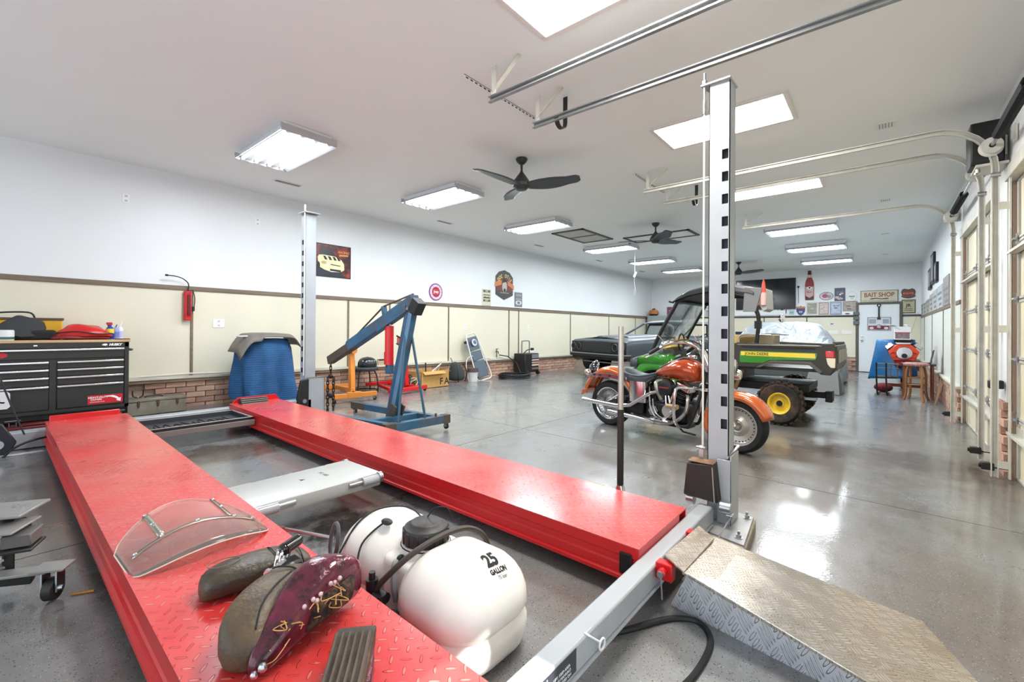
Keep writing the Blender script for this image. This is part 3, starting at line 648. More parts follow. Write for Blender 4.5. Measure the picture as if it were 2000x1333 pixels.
# far column (by the blanket) and its carriage
c2=(2.70,5.65)
b=MB().bx((2.70,5.66,.12),(2.835,5.79,2.66)); W(b,'column',M_COL,lift,bevel=.004)
b=MB()
for k in range(13): b.bx((2.697,5.72,2.30-.1365*k-.03),(2.6995,5.76,2.30-.1365*k+.03))
W(b,'slot',mat('slot dark','#1d1e20',.8),lift)
W(MB().bx((2.66,5.60,2.665),(2.86,5.80,2.677)),'top_plate',M_COL,lift,bevel=.002)
W(MB().cyl((2.672,5.64,.60),(2.672,5.64,2.70),.007,n=8),'latch_rod',MATS['pale rod'],lift)
W(MB().cyl((2.672,5.64,2.68),(2.672,5.64,2.76),.012,n=8),'top_stud',STEEL,lift)
W(MB().bx((2.715,5.60,.12),(2.93,5.62,.565)).bx((2.92,5.60,.12),(2.93,5.8,.565)),'carriage',M_COL,lift,bevel=.003)
W(MB().bx((2.70,5.595,.565),(2.94,5.62,.575)),'carriage_cap',STEEL,lift)
W(MB().prism([(2.56,.20),(2.715,.18),(2.715,.56),(2.62,.545),(2.575,.33)],(0,5.58,0),(1,0,0),(0,0,1),(0,1,0),.05),'pulley_cover',BLACK,lift,bevel=.006)
W(MB().cyl((2.655,5.58,.285),(2.655,5.565,.285),.026,n=16),'pulley_pin',STEEL,lift)
# far left column's cover and carriage, just inside the left edge of the frame
W(MB().prism([(-.12,.17),(.19,.17),(.235,.26),(.155,.42),(-.12,.40)],(0,5.40,0),(1,0,0),(0,0,1),(0,1,0),.04),'pulley_cover',mat('cover blue black','#23262c',.5),lift,bevel=.008)
W(MB().cyl((.13,5.40,.255),(.13,5.38,.255),.035,n=16),'pulley_pin',STEEL,lift)
W(MB().bx((-.22,5.62,.12),(-.09,5.78,2.66)),'column',M_COL,lift,bevel=.004)
W(MB().tube([(.1,5.44,.15),(.45,5.44,.15)],.012,n=8),'cable_conduit',STEEL,lift)
W(MB().tube(spline([(.42,5.46,.265),(.30,5.42,.25),(.20,5.40,.20),(.15,5.39,.13)],6),.009,n=6),'air_hose',BLACK,lift)
# warning label on the near beam
M_LBL=mat('label black','#3a3b42',.45); M_LT=mat('label white','#dcdde0',.5)
W(MB().bx((.70,.7335,.140),(1.205,.7348,.212)),'warning_label',M_LBL,lift)
text('warning_text','CAUTION',.022,basis((1.00,.7325,.197),(1,0,0),(0,0,1)),M_LT,lift,align='CENTER',bold=.0006)
for k,s in enumerate(('DO NOT OPERATE A DAMAGED LIFT. KEEP AREA','CLEAR. READ SAFETY AND OPERATING MANUALS','NEVER WORK UNDER THE LIFT UNTIL RESTED ON')):
    text('warning_text',s,.0125,basis((1.03,.7325,.181-.0145*k),(1,0,0),(0,0,1)),M_LT,lift)
# zip tie ring and ramp pins
W(MB().tube([(1.27,.745,.221),(1.275,.728,.215),(1.33,.722,.17)],.0035,n=6).tube([(1.345+.018*math.cos(a),.720,.155+.018*math.sin(a)) for a in [2*PI*i/12 for i in range(12)]],.0035,n=6,closed=True),'cable_tie',mat('tie white','#e8e8ea',.4),lift)
W(MB().bx((1.83,.665,.165),(1.875,.735,.235)).bx((2.20,.665,.165),(2.245,.735,.235)).cyl((1.80,.70,.205),(1.83,.70,.205),.018,n=12),'ramp_lug',RED,lift,bevel=.004)
W(MB().cyl((1.80,.70,.205),(1.79,.70,.205),.013,n=8).tube([(1.80,.70,.20),(1.79,.69,.11)],.0035,n=6),'ramp_pin',STEEL,lift)
# concrete footing
b=MB().prism([(2.465,.535),(2.93,.575),(2.98,.82),(2.52,.78)],(0,0,.015),(1,0,0),(0,1,0),(0,0,1),.09); o=b.build('concrete_block',mat('rough concrete','#a49b8e',.9,var=.3,vs=9,bump=.8,bs=18,dirt='#6e6253',da=.5),bevel=.012)
tag(o,'rough concrete footing block under the base plate of the tall near post','block')
# rolling bridge between the runways
t=thing('bridge_jack_beam','grey steel bridge beam spanning the two red runways','jack beam',(1.29,2.68,.20)); 
y0,y1=2.47,2.88; z1=.283
b=MB(); b.prism([(-.2,.0),(.2,.0),(.21,.02),(.205,.078),(.19,.085),(-.19,.085),(-.205,.078),(-.21,.02)],(-.385,0,0),(0,1,0),(0,0,1),(1,0,0),.765).build('beam',mat('bridge grey','#b3b5b3',.35,.1,var=.06),t,bevel=.002)
for sx in (-1,1):
    for sy in (-1,1):
        x=sx*.33+ (-.0); MB().cyl((x-sx*.08,sy*.205,.05),(x+sx*.035,sy*.205,.05),.028,n=14).build('sleeve',GREY,t)
        MB().cyl((x-sx*.17,sy*.205,.05),(x-sx*.08,sy*.205,.05),.017,n=12).cyl((x-sx*.1,sy*.205,.078),(x+sx*.05,sy*.205,.078),.004,n=6).build('roller_arm',STEEL,t)
        MB().cyl((x+sx*.03,sy*.205,.055),(x+sx*.055,sy*.205,.055),.033,n=16).build('roller',STEEL,t)
MB().bx((-.44,-.2,.02),(-.39,.2,.07)).build('end_bar',mat('dark maroon','#3c1218',.6),t)
text('stencil','SC-485',.035,basis((.12,.02,.0855),(0,-1,0),(1,0,0)),mat('stencil grey','#6e6d6b',.6),t,world=False)
MB().prism([(0,0),(.03,.01),(.0,.035),(.004,.02)],(-.03,0,.085),(1,0,0),(0,1,0),(0,0,1),.001).build('arrow_mark',DARK,t)
# ribbed rubber chock on the far stop
t=thing('wheel_chock','black ribbed rubber block leaning on the far right wheel stop','wheel chock',(2.02,5.42,.302),.0)
MB().prism([(-.075,0),(.07,0),(.075,.11),(.02,.115)],(-.14,0,0),(0,1,0),(0,0,1),(1,0,0),.28).build('body',mat('chock rubber','#2f2d2c',.7),t,bevel=.006)
for k in range(7):
    f=k/6; y=-.075+.095*f*.98; z=.006+.108*f; MB().beam((-.135,y-.006,z),(.135,y-.006,z),.010,.008).build('rib',mat('rib grey','#8b8782',.6),t)
# drip tray under the far end
M_TR=mat('tray plastic','#4a4746',.45)
t=thing('drip_tray','long dark drip tray hanging between the far ends of the runways','tray',(1.36,5.12,.262))
MB().bx((-.40,-.255,0),(.42,.27,.006)).bx((-.40,-.255,0),(.42,-.249,.05)).bx((-.40,.264,0),(.42,.27,.05)).bx((-.40,-.255,0),(-.394,.27,.05)).bx((.414,-.255,0),(.42,.27,.05)).build('pan',mat('tray inside','#33363a',.5),t,bevel=.002)
MB().bx((-.42,-.275,.045),(.44,-.25,.053)).bx((-.42,.265,.045),(.44,.29,.053)).bx((-.42,-.25,.045),(-.395,.265,.053)).bx((.415,-.25,.045),(.44,.265,.053)).build('rim',mat('tray rim','#8a8280',.45),t,bevel=.003)
MB().beam((-.42,-.29,.0),(.44,-.29,.0),.02,.05).build('front_wall',mat('tray front','#7b706d',.5),t,bevel=.003)
b=MB(); pts=[(-.3+.6*k/60,-.05+.10*math.sin(k*.9)+.05*math.sin(k*.37),.016+.012*abs(math.sin(k*.8))) for k in range(61)]
ch=thing('light_chain','thin coiled cable lying in the long dark drip tray','cable',(1.36,5.12,.269)); b.tube(spline([(x,y,z-.008) for x,y,z in pts],3),.006,n=6).build('cable',BLACK,ch)
# aluminium ramp
M_AL=tread_mat('tread aluminium','#b9b1a6',.33,.7,20,1.0,dirt='#98826c',da=.6,bars=4,dist=.012,soft=True,worn='#dcd6cc')  # raised bars lightened in colour to paint the relief's highlights
M_ALS=tread_mat('tread aluminium side','#e6e8ee',.38,.35,20,1.0,bars=4,dist=.01)
r_=thing('loading_ramp','aluminium tread-plate ramp leading up to the right runway','ramp',(2.13,.25,0))
xa,xb=1.79,2.395
# lip, incline
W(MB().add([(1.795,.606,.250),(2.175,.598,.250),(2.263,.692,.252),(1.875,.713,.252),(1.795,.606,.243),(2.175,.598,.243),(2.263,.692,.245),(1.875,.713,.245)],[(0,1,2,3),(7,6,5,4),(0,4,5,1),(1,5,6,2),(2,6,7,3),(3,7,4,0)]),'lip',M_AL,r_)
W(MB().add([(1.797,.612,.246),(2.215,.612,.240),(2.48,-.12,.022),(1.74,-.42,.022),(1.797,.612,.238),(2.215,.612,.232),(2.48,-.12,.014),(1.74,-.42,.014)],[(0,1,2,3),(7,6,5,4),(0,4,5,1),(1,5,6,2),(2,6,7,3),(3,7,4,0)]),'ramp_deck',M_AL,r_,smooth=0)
W(MB().add([(1.80,.592,.245),(1.74,-.42,.018),(1.745,-.42,.012),(1.905,.70,.03),(1.806,.592,.245),(1.746,-.42,.018),(1.751,-.42,.012),(1.911,.70,.03)],[(0,1,2,3),(7,6,5,4),(0,4,5,1),(1,5,6,2),(2,6,7,3),(3,7,4,0)]),'side_plate',M_ALS,r_,smooth=0)
# black hose on the floor beneath the beam
o=MB().tube(spline([(1.20,.93,.055),(1.45,.86,.05),(1.62,.76,.045),(1.80,.66,.04),(1.86,.57,.035),(1.78,.50,.034),(1.6,.49,.034),(1.42,.52,.034),(1.15,.60,.036)],8),.012,n=8).build('floor_hose',BLACK)
tag(o,'black hose looping on the floor under the grey near cross beam','hose')
# thin cable drooping at the left edge
o=MB().tube(spline([(-.05,5.3,2.2),(.03,5.3,1.85),(.085,5.3,1.72),(.11,5.3,1.60),(.10,5.3,1.47)],5)+spline([(.10,5.3,1.46),(.03,5.3,1.5),(.03,5.3,1.3),(.10,5.3,.95),(.19,5.3,.6),(.27,5.3,.33)],6),.007,n=6).build('hanging_cable',BLACK)
tag(o,'thin black cable drooping down the left edge of the picture','cable')
# ================================================================ THINGS ON THE NEAR RUNWAY
zr1 = fz(.6,2)+HR
# windshield: clear curved sheet with two metal straps
t=thing('motorcycle_windshield','clear curved motorcycle windshield with metal straps lying on the near red runway','windshield',(.61,2.22,fz(.6,2.2)+HR-.012))
M_PC=mat('clear polycarbonate','#eae4de',.09,trans=.92,ior=1.22,var=.03,vs=5,alpha=1); 
def ws(u,v,e=0):      # u along width 0..1 (left to right in the view), v from lower edge to upper edge
    P=[Vector((-.285,.175,0)),Vector((-.185,-.155,0)),Vector((.255,-.20,0)),Vector((.295,.235,0))]
    # outline: wide sheet, tapering rounded ends
    w=math.sin(PI*min(max(u,0),1))**.55
    c0=Vector((-.245,-.01,0)).lerp(Vector((.25,.035,0)),u); n=Vector((-.06,.97,0)).normalized()
    half=.10+.125*w; off=(v-.5)*2*half
    z=.035+.095*(1-(2*u-1)**2)*(.55+.45*v)+.02*v+e
    return c0+n*(off+.04*math.sin(PI*u))+Vector((0,0,z-.03))
MB().grid(lambda u,v: ws(u,v),28,10).build('screen',M_PC,t,solid=.004)
rim=[ws(u/24,0) for u in range(25)]+[ws(1,v/6) for v in range(1,7)]+[ws(1-u/24,1) for u in range(1,25)]+[ws(0,1-v/6) for v in range(1,6)]
MB().tube(rim,.003,n=5,closed=True).build('screen_edge',mat('frosted edge','#e9cfc0',.3,alpha=.8),t)
M_STRAP=mat('strap metal','#a9a497',.25,.85)
def strip(par,name,f,n=20,w=.011):
    MB().grid(lambda u,v: f(u)+Vector((0,(v-.5)*2*w,.004)),n,1).build(name,M_STRAP,par,solid=.003)
strip(t,'long_strap',lambda u: ws(.06+.9*u,.46))
MB().grid(lambda u,v: ws(.24+.045*v,.50+.5*u,.006),8,1).build('short_strap',M_STRAP,t,solid=.003)
MB().grid(lambda u,v: ws(.76+.035*v,.50+.5*u,.006),8,1).build('short_strap',M_STRAP,t,solid=.003)
for u in (.08,.26,.52,.80,.94):
    p=ws(u,.46); MB().ball(p+Vector((0,0,.008)),.008,8,5).build('rivet',CHROME,t)
for u in (.26,.78):
    for v in (.75,.98): p=ws(u,v); MB().ball(p+Vector((0,0,.008)),.007,8,5).build('rivet',CHROME,t)
# seats
M_LEA=mat('dusty brown leather','#453b31',.45,var=.3,vs=9,bump=.35,bs=70,dirt='#75603f',da=.5,ds=7,soft=True)
M_LEAD=mat('seat leather dark','#3f372e',.40,var=.3,vs=8,bump=.3,bs=70,dirt='#66563c',da=.45,ds=7,soft=True)
M_BURG=mat('burgundy paint','#6a2138',.25,.3,var=.6,vs=14,coat=.5,dirt='#1d1412',da=1.0,ds=16,bump=.6,bs=26)
def cushion(cx, rings, mtl, name, par, sub=1):
    """loft of superellipse rings: (centre, half-width a, half-height b, tangent-normal axes)"""
    R=[]
    for c,a,b,ax,ay in rings:
        c=Vector(c); ax=Vector(ax).normalized(); ay=Vector(ay).normalized(); r=[]
        for k in range(16):
            th=2*PI*k/16; co,si=math.cos(th),math.sin(th)
            x=math.copysign(abs(co)**.62,co)*a; y=math.copysign(abs(si)**.62,si)*b; r.append(c+ax*x+ay*y)
        R.append(r)
    return MB().loft(R).build(name,mtl,par,sub=sub,smooth=80)
t=thing('seat_pad','brown dusty motorcycle seat pad lying beside the chrome bracket','seat',(.665,1.745,zr1-.005))
d=Vector((.985,-.10,0)).normalized(); sd_=Vector((.10,.985,0)).normalized(); up=Vector((0,0,1))
prof=[(-.205,.03,.02),(-.195,.065,.045),(-.15,.085,.058),(-.06,.095,.062),(.04,.10,.06),(.13,.095,.052),(.19,.08,.04),(.21,.04,.02)]
cushion(0,[(d*s*.86+up*(b*.72+.006),a*.85,b*.72,sd_,up) for s,a,b in prof],M_LEAD,'pad',t)
MB().tube([d*.05+sd_*(.086*math.cos(a))+up*(.05+.045*math.sin(a)) for a in [PI*k/12 for k in range(13)]],.0025,n=5).build('seam',BLACK,t)
MB().tube([d*.135+sd_*(.075*math.cos(a))+up*(.044+.038*math.sin(a)) for a in [PI*k/12 for k in range(13)]],.0025,n=5).build('seam',BLACK,t)
MB().tube([d*(-.10+.05*math.cos(a))+sd_*(.03*math.sin(a)+.02)+up*.095 for a in [2*PI*k/20 for k in range(20)]],.0018,n=5,closed=True).build('button_seam',mat('seam light','#6d6252',.6),t)
# second seat with burgundy fender attached
t=thing('seat_and_fender','long brown seat joined to a dirty burgundy rear fender','motorcycle part',(.70,1.48,fz(.7,1.48)+HR))
def q(x,y,z): return Vector((x-.70,y-1.48,z))
d=Vector((.42,.91,0)).normalized()
path=[(.462,1.300,.040,.040,.034),(.472,1.345,.062,.062,.056),(.512,1.40,.078,.075,.068),(.572,1.45,.086,.075,.070),(.640,1.50,.088,.064,.064),(.70,1.54,.082,.052,.052),(.735,1.565,.076,.028,.032)]
cushion(0,[(q(x,y,z-.005),a,b,Vector((.83,-.55,0)),(0,0,1)) for x,y,z,a,b in path],M_LEA,'seat_pad',t)
MB().tube(spline([q(.50,1.32,.10),q(.535,1.37,.13),q(.595,1.42,.145),q(.665,1.47,.14)],6),.003,n=5).build('seam',BLACK,t)
MB().tube(spline([q(.62,1.51,.152),q(.64,1.50,.154),q(.67,1.485,.145),q(.69,1.47,.13)],6),.003,n=5).build('seam',BLACK,t)
# fender: shell sweeping from the seat tip up over a bulb
path=[(.470,1.262,.025,.020,.020),(.515,1.285,.048,.040,.036),(.575,1.315,.070,.054,.052),(.635,1.345,.090,.068,.070),(.695,1.375,.103,.080,.088),(.755,1.395,.103,.084,.092),(.805,1.40,.088,.066,.074),(.832,1.40,.075,.030,.036)]
cushion(0,[(q(x,y,z),a,b,Vector((.70,-.72,0)),(0,0,1)) for x,y,z,a,b in path],M_BURG,'fender',t)
MB().loft([[q(.62,1.262,.05),q(.78,1.30,.06),q(.80,1.31,.12),q(.66,1.272,.11)],[q(.60,1.30,.03),q(.80,1.34,.04),q(.82,1.35,.13),q(.64,1.31,.12)]]).build('torn_underside',mat('dark debris','#241714',.9,var=.6,vs=30,bump=1,bs=30,dirt='#5c4630',da=.9,ds=30),t,bevel=.02,seg=2)
random.seed(3)
for k in range(16):
    u=random.random(); p=q(.52+.27*u,1.235+.06*u+random.uniform(-.02,.05),.07+.075*u+random.uniform(-.03,.02))
    MB().tube(spline([p+Vector((random.uniform(-.035,.035),random.uniform(-.03,.03),random.uniform(-.02,.02))) for _ in range(4)],4),.0016,n=4).build('straw',mat('straw','#b98d55',.8),t)
for k in range(7):
    u=k/6; p=q(.62+.12*u+random.uniform(-.02,.02),1.285+.015*u+random.uniform(-.01,.01),.12+.03*u); MB().ball(p,.007,8,5).build('rivet',mat('pinkish rivet','#c9b0b0',.4,.4),t)
MB().ball(q(.485,1.235,.045),.012,8,5).ball(q(.468,1.245,.03),.010,8,5).build('terminal',STEEL,t)
# chrome bracket between the seats
t=thing('chrome_bracket','chrome clamp bracket with black roller wedged between the two seats','bracket',(.700,1.615,zr1)); t.scale=(.78,.78,.78)
MB().cyl((.01,.02,.165),(.085,.06,.165),.028,n=16).ball((.09,.063,.165),.027).ball((.01,.02,.165),.026).build('roller',mat('gloss black','#0d0d0f',.12,coat=.6),t)
for k in range(4):
    x=-.05+.028*k; MB().tube(spline([(x,-.02+.02*k,.10),(x+.015,-.02+.02*k,.16),(x+.03,.01+.02*k,.175),(x+.035,.035+.02*k,.14),(x+.03,.03+.02*k,.09)],5),.0075,n=8).build('clamp_loop',CHROME,t)
MB().cyl((-.08,-.05,.12),(.0,-.01,.13),.011,n=8).cyl((-.09,-.055,.12),(-.075,-.047,.12),.02,n=6).cyl((-.03,-.06,.10),(.03,-.03,.11),.010,n=8).build('bolt',CHROME,t)
MB().bx((-.03,-.03,.0),(.08,.05,.115)).build('base',mat('black bracket','#171717',.5),t,bevel=.012)
# ribbed rubber block and burgundy piece
t=thing('ribbed_footboard','dark ribbed rubber floorboard at the bottom edge of the near runway','floorboard',(.60,1.11,fz(.6,1.1)+HR)); t.scale=(.62,.62,.72)
R=lambda x,y,z: Vector((x-.68,y-1.12,z))
ax=Vector((.70,.72,0)); ay=Vector((.75,-.66,0))
o0=Vector((-.14,-.13,0)); pr=[(0,.0),(.16,.0),(.33,.05),(.36,.115),(.30,.125),(.17,.085),(0,.05)]
M_RIB=mat('grimy rubber','#3c332b',.6,var=.4,vs=9,bump=.3,bs=60,dirt='#6b5a44',da=.5,ds=7)
MB().prism(pr,o0,ax.normalized(),(0,0,1),ay.normalized(),.17).build('board',M_RIB,t,bevel=.006)
for k in range(6):
    yy=.012+.028*k; f=lambda s,z: o0+ax.normalized()*s+ay.normalized()*yy+Vector((0,0,z))
    MB().tube([f(.01,.055),f(.17,.09),f(.295,.128)],.009,n=6).build('rib',mat('rib worn','#5a4e43',.55,var=.3,vs=12),t)
MB().loft([[Vector(p) for p in r] for r in (((.02,-.14,.0),(.10,-.16,.0),(.10,-.16,.03),(.02,-.14,.05)),((.10,-.03,.0),(.17,-.07,.0),(.17,-.07,.05),(.10,-.03,.09)),((.17,.04,.02),(.215,-.0,.02),(.215,-.0,.08),(.17,.04,.12)))]).build('burgundy_cover',M_BURG,t,bevel=.01,seg=2)
# ================================================================ SPRAYER TANK
M_PE=mat('white polyethylene','#e9e4dc',.34,var=.04,vs=3,dirt='#c9bfb0',da=.35,ds=2.5); 
t=thing('sprayer_tank','white plastic 25 gallon sprayer tank with black lid on the floor between the runways','tank',(1.16,1.36,fz(1.16,1.36)))
def tank_ring(z,grow,x0,x1,y0,y1,r,n=6,dx=0):
    x0-=grow;x1+=grow;y0-=grow;y1+=grow; pts=[]
    for cx,cy,a in ((x1-r,y1-r,0),(x0+r,y1-r,PI/2),(x0+r,y0+r,PI),(x1-r,y0+r,1.5*PI)):
        for k in range(n+1):
            th=a+PI/2*k/n; pts.append((cx+r*math.cos(th)+dx,cy+r*math.sin(th),z))
    return pts
def lump(x0,x1,y0,y1,r,levels):
    return [tank_ring(z,g,x0,x1,y0,y1,max(.03,r+g*.9)) for z,g in levels]
lv=[(.0,-.04),(.02,-.012),(.05,.0),(.095,.004),(.112,-.004),(.125,-.014),(.137,-.006),(.155,.004),(.20,.0),(.235,-.012),(.27,-.034),(.30,-.064),(.322,-.098),(.334,-.135),(.337,-.16)]
def body(x0,x1,y0,y1,r,dz,name):
    rs=lump(x0,x1,y0,y1,r,[(z*(1+dz),g) for z,g in lv]); return MB().loft(rs).build(name,M_PE,t,smooth=50)
lobe=body(-.20,.215,-.37,.045,.145,0,'front_lobe'); body(-.17,.215,.09,.50,.15,.02,'rear_lobe'); 
MB().bx((-.13,-.06,.02),(.17,.16,.27)).build('neck',M_PE,t,bevel=.03,seg=3)
rs=[[(.005+rr*math.cos(2*PI*k/24),.05+rr*math.sin(2*PI*k/24),z-.04) for k in range(24)] for rr,z in ((.105,.27),(.10,.33),(.095,.345))]
MB().loft(rs).build('filler_neck',M_PE,t,smooth=50)
LZ=-.045
b=MB().at(Matrix.Translation((0,-.05,LZ))).lathe([(.001,.428),(.055,.428),(.062,.424),(.066,.418),(.085,.41),(.090,.40),(.088,.352),(.08,.345),(.001,.345)],(.005,.10,0),n=32)
b.build('lid',mat('lid black','#33302d',.5,var=.15,vs=9),t)
for k in range(14):
    a=2*PI*k/14; MB().box((.005+.089*math.cos(a),.05+.089*math.sin(a),.333),(.008,.016,.05),rz=a).build('lid_grip',MATS['lid black'],t,bevel=.002)
MB().tube([(.005+.097*math.cos(2*PI*k/24),.05+.097*math.sin(2*PI*k/24),.30) for k in range(24)],.003,n=5,closed=True).build('tether',BLACK,t)
MB().tube(spline([(.03,.07,.385),(.05,.05,.42),(.09,.02,.415),(.10,.0,.37)],5),.003,n=5).build('tether',BLACK,t)
# big hose crossing the tank
MB().tube(spline([(-.205,.10,.10),(-.215,.06,.20),(-.18,.00,.28),(-.12,-.03,.325),(-.02,-.045,.35),(.08,-.055,.352),(.15,-.065,.335),(.205,-.08,.29),(.235,-.09,.20),(.24,-.10,.08)],7),.011,n=8).build('suction_hose',mat('hose brown black','#3a302a',.5),t)
MB().tube(spline([(-.18,.20,.10),(-.195,.22,.20),(-.15,.26,.28),(-.07,.24,.34),(-.05,.20,.355)],6),.004,n=6).build('wire',BLACK,t)
MB().tube(spline([(-.19,.38,.20),(-.10,.38,.31),(.0,.36,.352),(.08,.26,.36),(.08,.15,.33)],6),.004,n=6).build('wire',BLACK,t)
MB().ball((-.06,.22,.352),(.02,.03,.012)).build('switch',BLACK,t)
MB().tube(spline([(-.15,.03,.14),(-.155,.04,.20),(-.145,.05,.26),(-.13,.06,.27)],5),.011,n=8).build('sight_hose',mat('hose grey','#8b8a88',.4),t)
MB().ball((-.11,.06,.275),(.016,.012,.012)).build('bolt_head',BLACK,t)
# pump cluster
b=MB().at(Matrix.Translation((.015,-.07,.0))); b.ball((-.235,.15,.12),(.032,.035,.04)).cyl((-.235,.15,.14),(-.235,.15,.235),.022,n=12).cyl((-.235,.15,.235),(-.235,.15,.26),.012,n=10).cyl((-.21,.17,.17),(-.21,.10,.17),.02,n=12).cyl((-.24,.10,.06),(-.24,.10,.20),.026,n=12).cyl((-.23,.05,.0),(-.23,.05,.14),.035,n=14)
b.build('pump',mat('pump black','#17181c',.4),t); MB().ball((-.245,.125,.13),(.03,.03,.02)).cyl((-.26,.08,.09),(-.23,.08,.09),.03,n=12).build('pump_cap',mat('pump grey red','#7a4a46',.5),t)
MB().bx((-.27,.02,.04),(-.20,.12,.085)).build('bracket',mat('pump black','#17181c',.4),t,bevel=.008)
# wand and hose loop at the far end
MB().cyl((-.11,.56,.20),(-.20,.84,.19),.008,n=8).build('wand',STEEL,t); MB().cyl((-.20,.84,.19),(-.21,.87,.189),.011,n=8).build('wand_tip',mat('rusty tip','#6d4a35',.7),t)
MB().tube([(-.12+.01*math.sin(a),.53+.03*math.cos(a),.20+.075*math.sin(a)) for a in [2*PI*k/16 for k in range(16)]],.009,n=7,closed=True).build('hose_loop',mat('hose mid grey','#56585b',.45),t)
# capacity marking on the sloping shoulder
mk=Matrix.Translation((.035,-.272,.35)) @ Matrix.Rotation(-.08,4,'Z')
M_INK=mat('tank ink','#2d2a2a',.6)
for q_ in (text('capacity_mark','25',.066,mk,M_INK,t,world=False,sx=.85,bold=.003), text('capacity_mark','GALLON',.019,mk@Matrix.Translation((.005,-.038,0)),M_INK,t,world=False,bold=.001), text('capacity_mark','75 liter',.014,mk@Matrix.Translation((.01,-.055,0)),M_INK,t,world=False)): drape_on(q_,lobe)
text('level_mark','25',.04,basis((-.1755,.30,.17),(0,-1,0),(0,0,1)),M_INK,t,world=False)
# ================================================================ CASTER DOLLY AT THE LEFT EDGE
t=thing('engine_stand_base','grey and black folded steel stand with casters at the left edge','stand',(.05,2.82,fz(.1,2.8)))
M_GS=mat('grey plate','#8d8b88',.45,.3,var=.12,vs=9); M_BS=mat('black plate','#262626',.45)
MB().box((.0,.05,.335),(.30,.20,.012),rz=-.55).build('top_plate',M_GS,t,bevel=.003)
MB().box((-.03,-.05,.30),(.30,.18,.01),rz=-.55,).build('side_plate',M_GS,t,bevel=.003)
for p in ((.075,.03),(.09,-.01),(-.03,.10),(-.02,.065)): MB().cyl((p[0],p[1],.341),(p[0],p[1],.352),.008,n=6).build('bolt',STEEL,t)
MB().beam((.05,-.02,.05),(.05,-.02,.31),.07,.035).build('upright',M_BS,t,bevel=.004); MB().prism([(0,0),(.05,.02),(.07,.07),(.04,.09),(0,.05)],(.06,-.02,.22),(.8,-.5,0),(0,0,1),(.5,.8,0),.012).build('ear',M_BS,t,bevel=.004)
MB().box((.02,-.10,.22),(.24,.13,.012),rz=-.4).build('shelf',M_BS,t,bevel=.003); MB().box((.085,-.12,.255),(.09,.11,.05),rz=-.4).build('socket',mat('socket grey','#5f5c5a',.5),t,bevel=.004)
MB().beam((.0,-.1,.12),(.16,-.20,.12),.07,.012).build('arm',M_GS,t,bevel=.003); MB().beam((-.05,-.05,.10),(.12,-.10,.07),.05,.04).build('foot_bar',M_BS,t,bevel=.004)
def caster(par,x,y,rz=0,s=1,zt=.11,plate=M_GS):
    m=Matrix.Translation((x,y,0))@Matrix.Rotation(rz,4,'Z')@Matrix.Scale(s,4)
    MB().at(m).bx((-.045,-.035,zt-.008),(.045,.035,zt)).build('caster_plate',plate,par,bevel=.002)
    MB().at(m).bx((-.022,-.02,.03),(-.017,.02,zt-.008)).bx((.017,-.02,.03),(.022,.02,zt-.008)).bx((-.022,-.02,zt-.014),(.022,.02,zt-.008)).build('caster_fork',STEEL,par)
    MB().at(m).cyl((-.014,0,.036),(.014,0,.036),.036,n=18).build('caster_wheel',mat('caster rubber','#241f1d',.5),par,bevel=.003); MB().at(m).cyl((-.028,0,.036),(.028,0,.036),.008,n=8).build('axle',CHROME,par)
caster(t,.165,-.215,-.6,1.25); caster(t,-.02,-.04,.2,1.2)
MB().beam((-.16,-.0,.165),(.04,-.075,.165),.02,.01).build('lever',CHROME,t)
o=MB().beam((.27,2.60,fz(.3,2.6)+.004),(.335,2.565,fz(.3,2.6)+.004),.008,.006).build('wood_splinter',mat('orange wood','#c98a35',.6)); tag(o,'small orange sliver of wood on the floor beside the caster','splinter')
# ================================================================ FLOOR JACK BEHIND THE RIGHT RUNWAY
t=thing('floor_jack','upright jack handle, black below and bare steel above, on a navy floor jack','floor jack',(2.80,1.37,fz(2.8,1.37)))
MB().cyl((0,0,.10),(0,0,.62),.022,n=16).build('grip',mat('jack grip','#24211f',.5),t); MB().cyl((0,0,.62),(.0,.0,1.18),.0185,n=16).cyl((0,0,.80),(0,0,.815),.0205,n=16).build('handle',mat('bare steel','#b9b2aa',.3,.8,var=.1,vs=14),t)
MB().cyl((0,0,.03),(0,0,.11),.048,.024,n=12).build('socket',CHROME,t)
MB().bx((-.055,-.045,0),(.05,.30,.055)).build('frame',mat('navy enamel','#23265c',.35,coat=.3),t,bevel=.012,seg=2)
MB().bx((-.035,.12,.05),(.03,.28,.075)).build('saddle_arm',mat('rag brown','#a28a72',.8),t,bevel=.01)
for s in (-1,1): MB().cyl((s*.062,.0,.022),(s*.045,.0,.022),.022,n=12).build('wheel',STEEL,t)
# ================================================================ ALONG THE LEFT WALL
CH=1
zf0=fz(.6,6.5)
t=thing('tool_chest','black rolling tool chest with silver drawer pulls and a wood top','tool chest',(.25,6.66,zf0))
M_TC=mat('tool chest black','#2e2e2c',.38,var=.08,vs=4); M_PULL=mat('pull aluminium','#d5d5d8',.22,.9)
def w(z): return z-zf0
x0,x1,yf=-.88,.85,-.26
MB().bx((x0,yf+.012,w(.33)),(x1,.26,w(1.035))).build('carcass',M_TC,t,bevel=.006)
for a,b_,c,d_ in ((x0,x0+.035,.33,1.035),(x1-.035,x1,.33,1.035),(.24,.285,.36,.86)): MB().bx((a,yf-.004,w(c)),(b_,yf+.02,w(d_))).build('stile',M_TC,t)
MB().bx((x0,yf-.004,w(.33)),(x1,yf+.02,w(.362))).build('bottom_rail',M_TC,t)
MB().bx((x0,yf-.004,w(.985)),(x1,yf+.02,w(1.035))).build('top_rail',M_TC,t)
